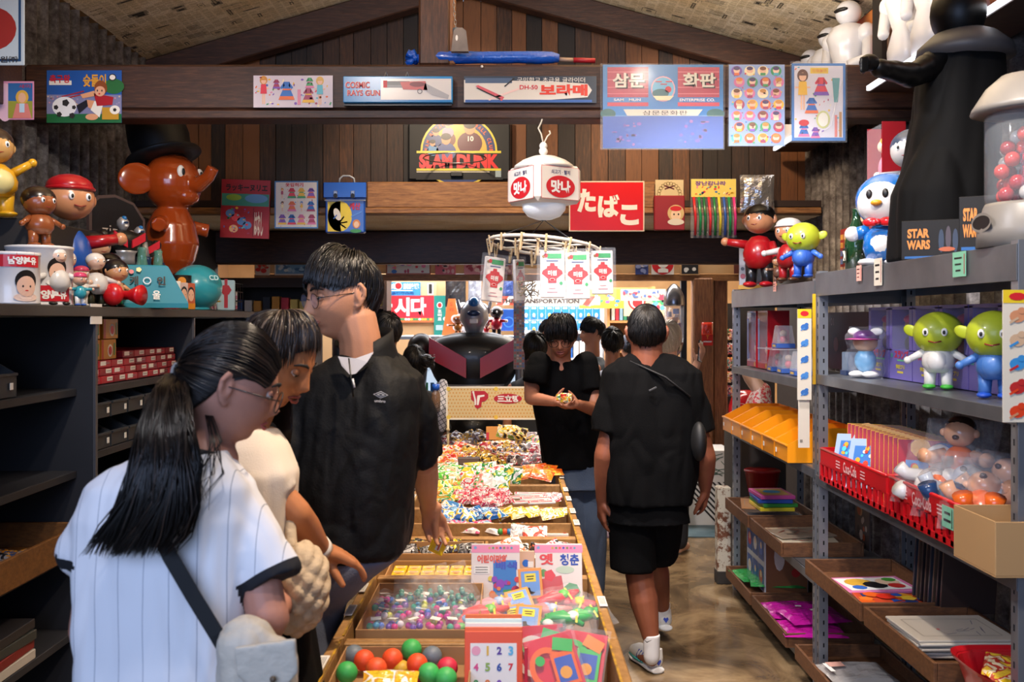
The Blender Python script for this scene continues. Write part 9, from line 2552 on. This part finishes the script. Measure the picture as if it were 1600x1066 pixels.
t.build('picture_board',label='board with a red ringed badge above the walking man\'s head',cat='sign')
# rocket-shaped glass dispenser
p=P(1053,500,8.45);t=thing('rocket_lamp','rocket shaped glass barrel with steel cone and base on the column bracket','dispenser',P(1053,562,8.45));CHR=mat('#8a8c94',.25,metal=.85)
m=MB();m.lathe([(.088,.12),(.09,.135),(.085,.20),(.06,.26),(.025,.30),(.0,.31)],CHR,c=p,n=26);m.build('steel_cone',t)
m=MB();m.lathe([(.08,-.19),(.085,-.1),(.085,.12)],mat('#c8d0e0',.05,alpha=.25,spec=1),c=p,n=26);m.build('glass_barrel',t)
m=MB();m.lathe([(.0,-.33),(.025,-.32),(.065,-.26),(.08,-.19)],CHR,c=p,n=26);m.build('steel_base',t)
for i in range(9):m=MB();m.box(p+Vector((.04*cos(i*2.2),.04*sin(i*2.2),-.12+i*.024)),(.05,.03,.045),gl(['#2a5ac0','#b8743a','#d8c8c0','#6a3a6a'][i%4]),rot=(0,0,i*40),bev=.004);m.build('toy_inside',t)
for z in(.16,-.21):m=MB();m.box((1.38+.0,8.5,p.z+z),(.17,.03,.02),DSTEEL);m.build('bracket',t)
# red snack bag on the column, hanging packs beyond
m=MB();foil(m,P(1105,514,8.50),.10,.11,.05,mat('#c8321e',.25,coat=.6),q,amp=.15);m.build('red_snack_bag',label='red snack bag hanging on the wooden column',cat='packet')
s=Sheet(1097,518,1114,540,8.52,gl('#c8281c'),th=.012);s.text('T',1103,524,1108,530,gl('#e8a03a'),2,.03);s.rect(1099,533,1112,535,WHITE,2);s.build('red_card',label='red card with a small yellow mark under the red snack bag',cat='card')
for r_ in range(5):
 for c_ in range(4):
  px,py=1121+c_*8.5,523+r_*22;bag(P(px,py,9.0),.055,.10,.02,0,0,q.uniform(-8,8),pack([['#c83a4a','#e8c8c0','#2a3a5a','#8a3a4a'],['#3a8a8a','#e8e0d8','#c8385a','#d8a04a'],['#e0b83a','#f0e8d8','#c8503a','#3a6a4a']][(r_+c_)%3],40),f'small hanging toy pack beyond the columns, {["top", "second", "third", "fourth", "bottom"][r_]} row, {["leftmost", "second from left", "third from left", "rightmost"][c_]}',group='hanging packs beyond the columns')
m=MB();m.box((2.15,9.04,.9),(.5,.03,1.78),mat('#22201f',.7));m.build('pegboard',label='dark board behind the small hanging packs',cat='board')
# red helmet and counter
t=thing('wooden_counter','low wooden counter at the foot of the wooden columns','counter',(2.0,8.55,0));m=MB();m.box((2.24,8.55,.76),(.68,.5,.04),mat('#b8b4c0',.4),bev=.004);m.build('counter_top',t);m=MB();m.box((2.24,8.57,.37),(.64,.44,.74),M_col,bev=.004);m.build('counter_body',t)
t=thing('red_helmet','shiny red motorcycle style helmet with a ring badge on the counter','helmet',(1.98,8.4,.80));m=MB();m.lathe([(.0,.25),(.06,.245),(.12,.20),(.15,.12),(.155,.05),(.145,.0),(.0,.0)][::-1],mat('#b8101e',.2,coat=.8),c=(2.0,8.42,.80),n=30);m.build('helmet_shell',t);m=MB(frame((1.93,8.29,.91),-20,-12));m.ring(0,0,.035,.006,gl('#d8a0a0'),.012);m.build('ring_badge',t)
for i,(c,l)in enumerate((('#e4e0e0','white flat box on the counter under the red helmet'),('#2a5ab0','blue flat box at the counter edge'))):m=MB();m.box((1.99+.04*i,8.36-.06*i,.785+(0 if i else .0)),(.16,.1,.012),gl(c));m.build('flat_box',label=l,cat='box')
# leg statue seen through the rack
t=thing('mannequin_leg','pale mannequin leg in a red patterned sock seen through the rack','mannequin',(1.66,6.5,.9));m=MB();limb(m,[P(1165,580,6.6),P(1172,590,6.6),P(1190,612,6.6)],[.035,.045,.055],mat('#d8b8a8',.4));rem(m,'leg_body',t,.008,3);m=MB();limb(m,[P(1190,612,6.6),P(1186,634,6.6)],[.065,.09],mat('#d8d0d0',.6,var=('#c83a4a',60,.05)));rem(m,'patterned_sock',t,.008,3)
m=MB();m.box((P(1180,640,6.6).x,6.62,.50),(.34,.3,.985),mat('#3a3430',.7),bev=.005);m.build('display_plinth',label='dark plinth under the mannequin leg behind the rack',cat='plinth')
# striped and printed box by the threshold, red bin
t=thing('printed_display_box','white box with diagonal black stripes and sketches at the right of the threshold','display box',(1.46,8.0,0));m=MB();m.box((1.55,8.12,.30),(.44,.4,.60),mat('#dcdad6',.5),bev=.004);m.build('box_body',t)
T_=frame((1.55,7.919,.30));m=MB(T_)
for i in range(11):
 a=-.22+i*.045
 m.flat([(max(-.22,a),min(.05,.05-max(0,-.22-a))),(min(.22,a+.02),.05),(min(.22,a+.34),-.29),(min(.22,a+.32),-.29)],INK,.001)if a+.34<.23 else m.flat([(a,.05),(min(.22,a+.02),.05),(.22,.05-(.22-min(.22,a+.02))*1.06-.001),(.22,.05-(.22-a)*1.06)],INK,.001)
m.build('stripes',t);m=MB(T_)
for i in range(14):m.tube([(q.uniform(-.2,.2),q.uniform(.08,.28),.002),(q.uniform(-.2,.2),q.uniform(.08,.28),.002)],.003,gl('#5a7a6a'),4)
m.build('sketches',t)
t=thing('red_bucket','red plastic bucket on a stump beyond the far end of the rack','bucket',(1.75,6.45,.5));pass
m=MB();pb=P(1188,745,6.4);m.lathe([(.0,0),(.08,0),(.11,.18),(.115,.18),(.112,.19)],mat('#a8141e',.35),c=(1.60,6.32,.50),n=24);m.build('bucket_body',t)
t.location=(1.60,6.32,.50);t.children[0].location=Vector(t['_o'])-t.location
m=MB();m.lathe([(.0,0),(.15,0),(.14,.2),(.145,.48),(.13,.50),(.0,.498)],mat('#8a7050',.8,var=('#5a4630',12,.2),bump=(14,.6)),c=(1.60,6.32,0),n=22);m.build('log_stump',label='rough log stump under the red bucket at the far end of the rack',cat='stump')
# hanging lightbox glow tubes of the inner shop
for x in(-.9,1.2):m=MB();m.box((x,9.7,2.885),(1.2,.12,.03),mat('#f4f8ff',.4,emit=6));m.build('ceiling_lamp',label='long bright lamp on the inner shop ceiling, '+('left one' if x<0 else 'right one'),cat='lamp')

bpy.data.scenes.remove(WORK)
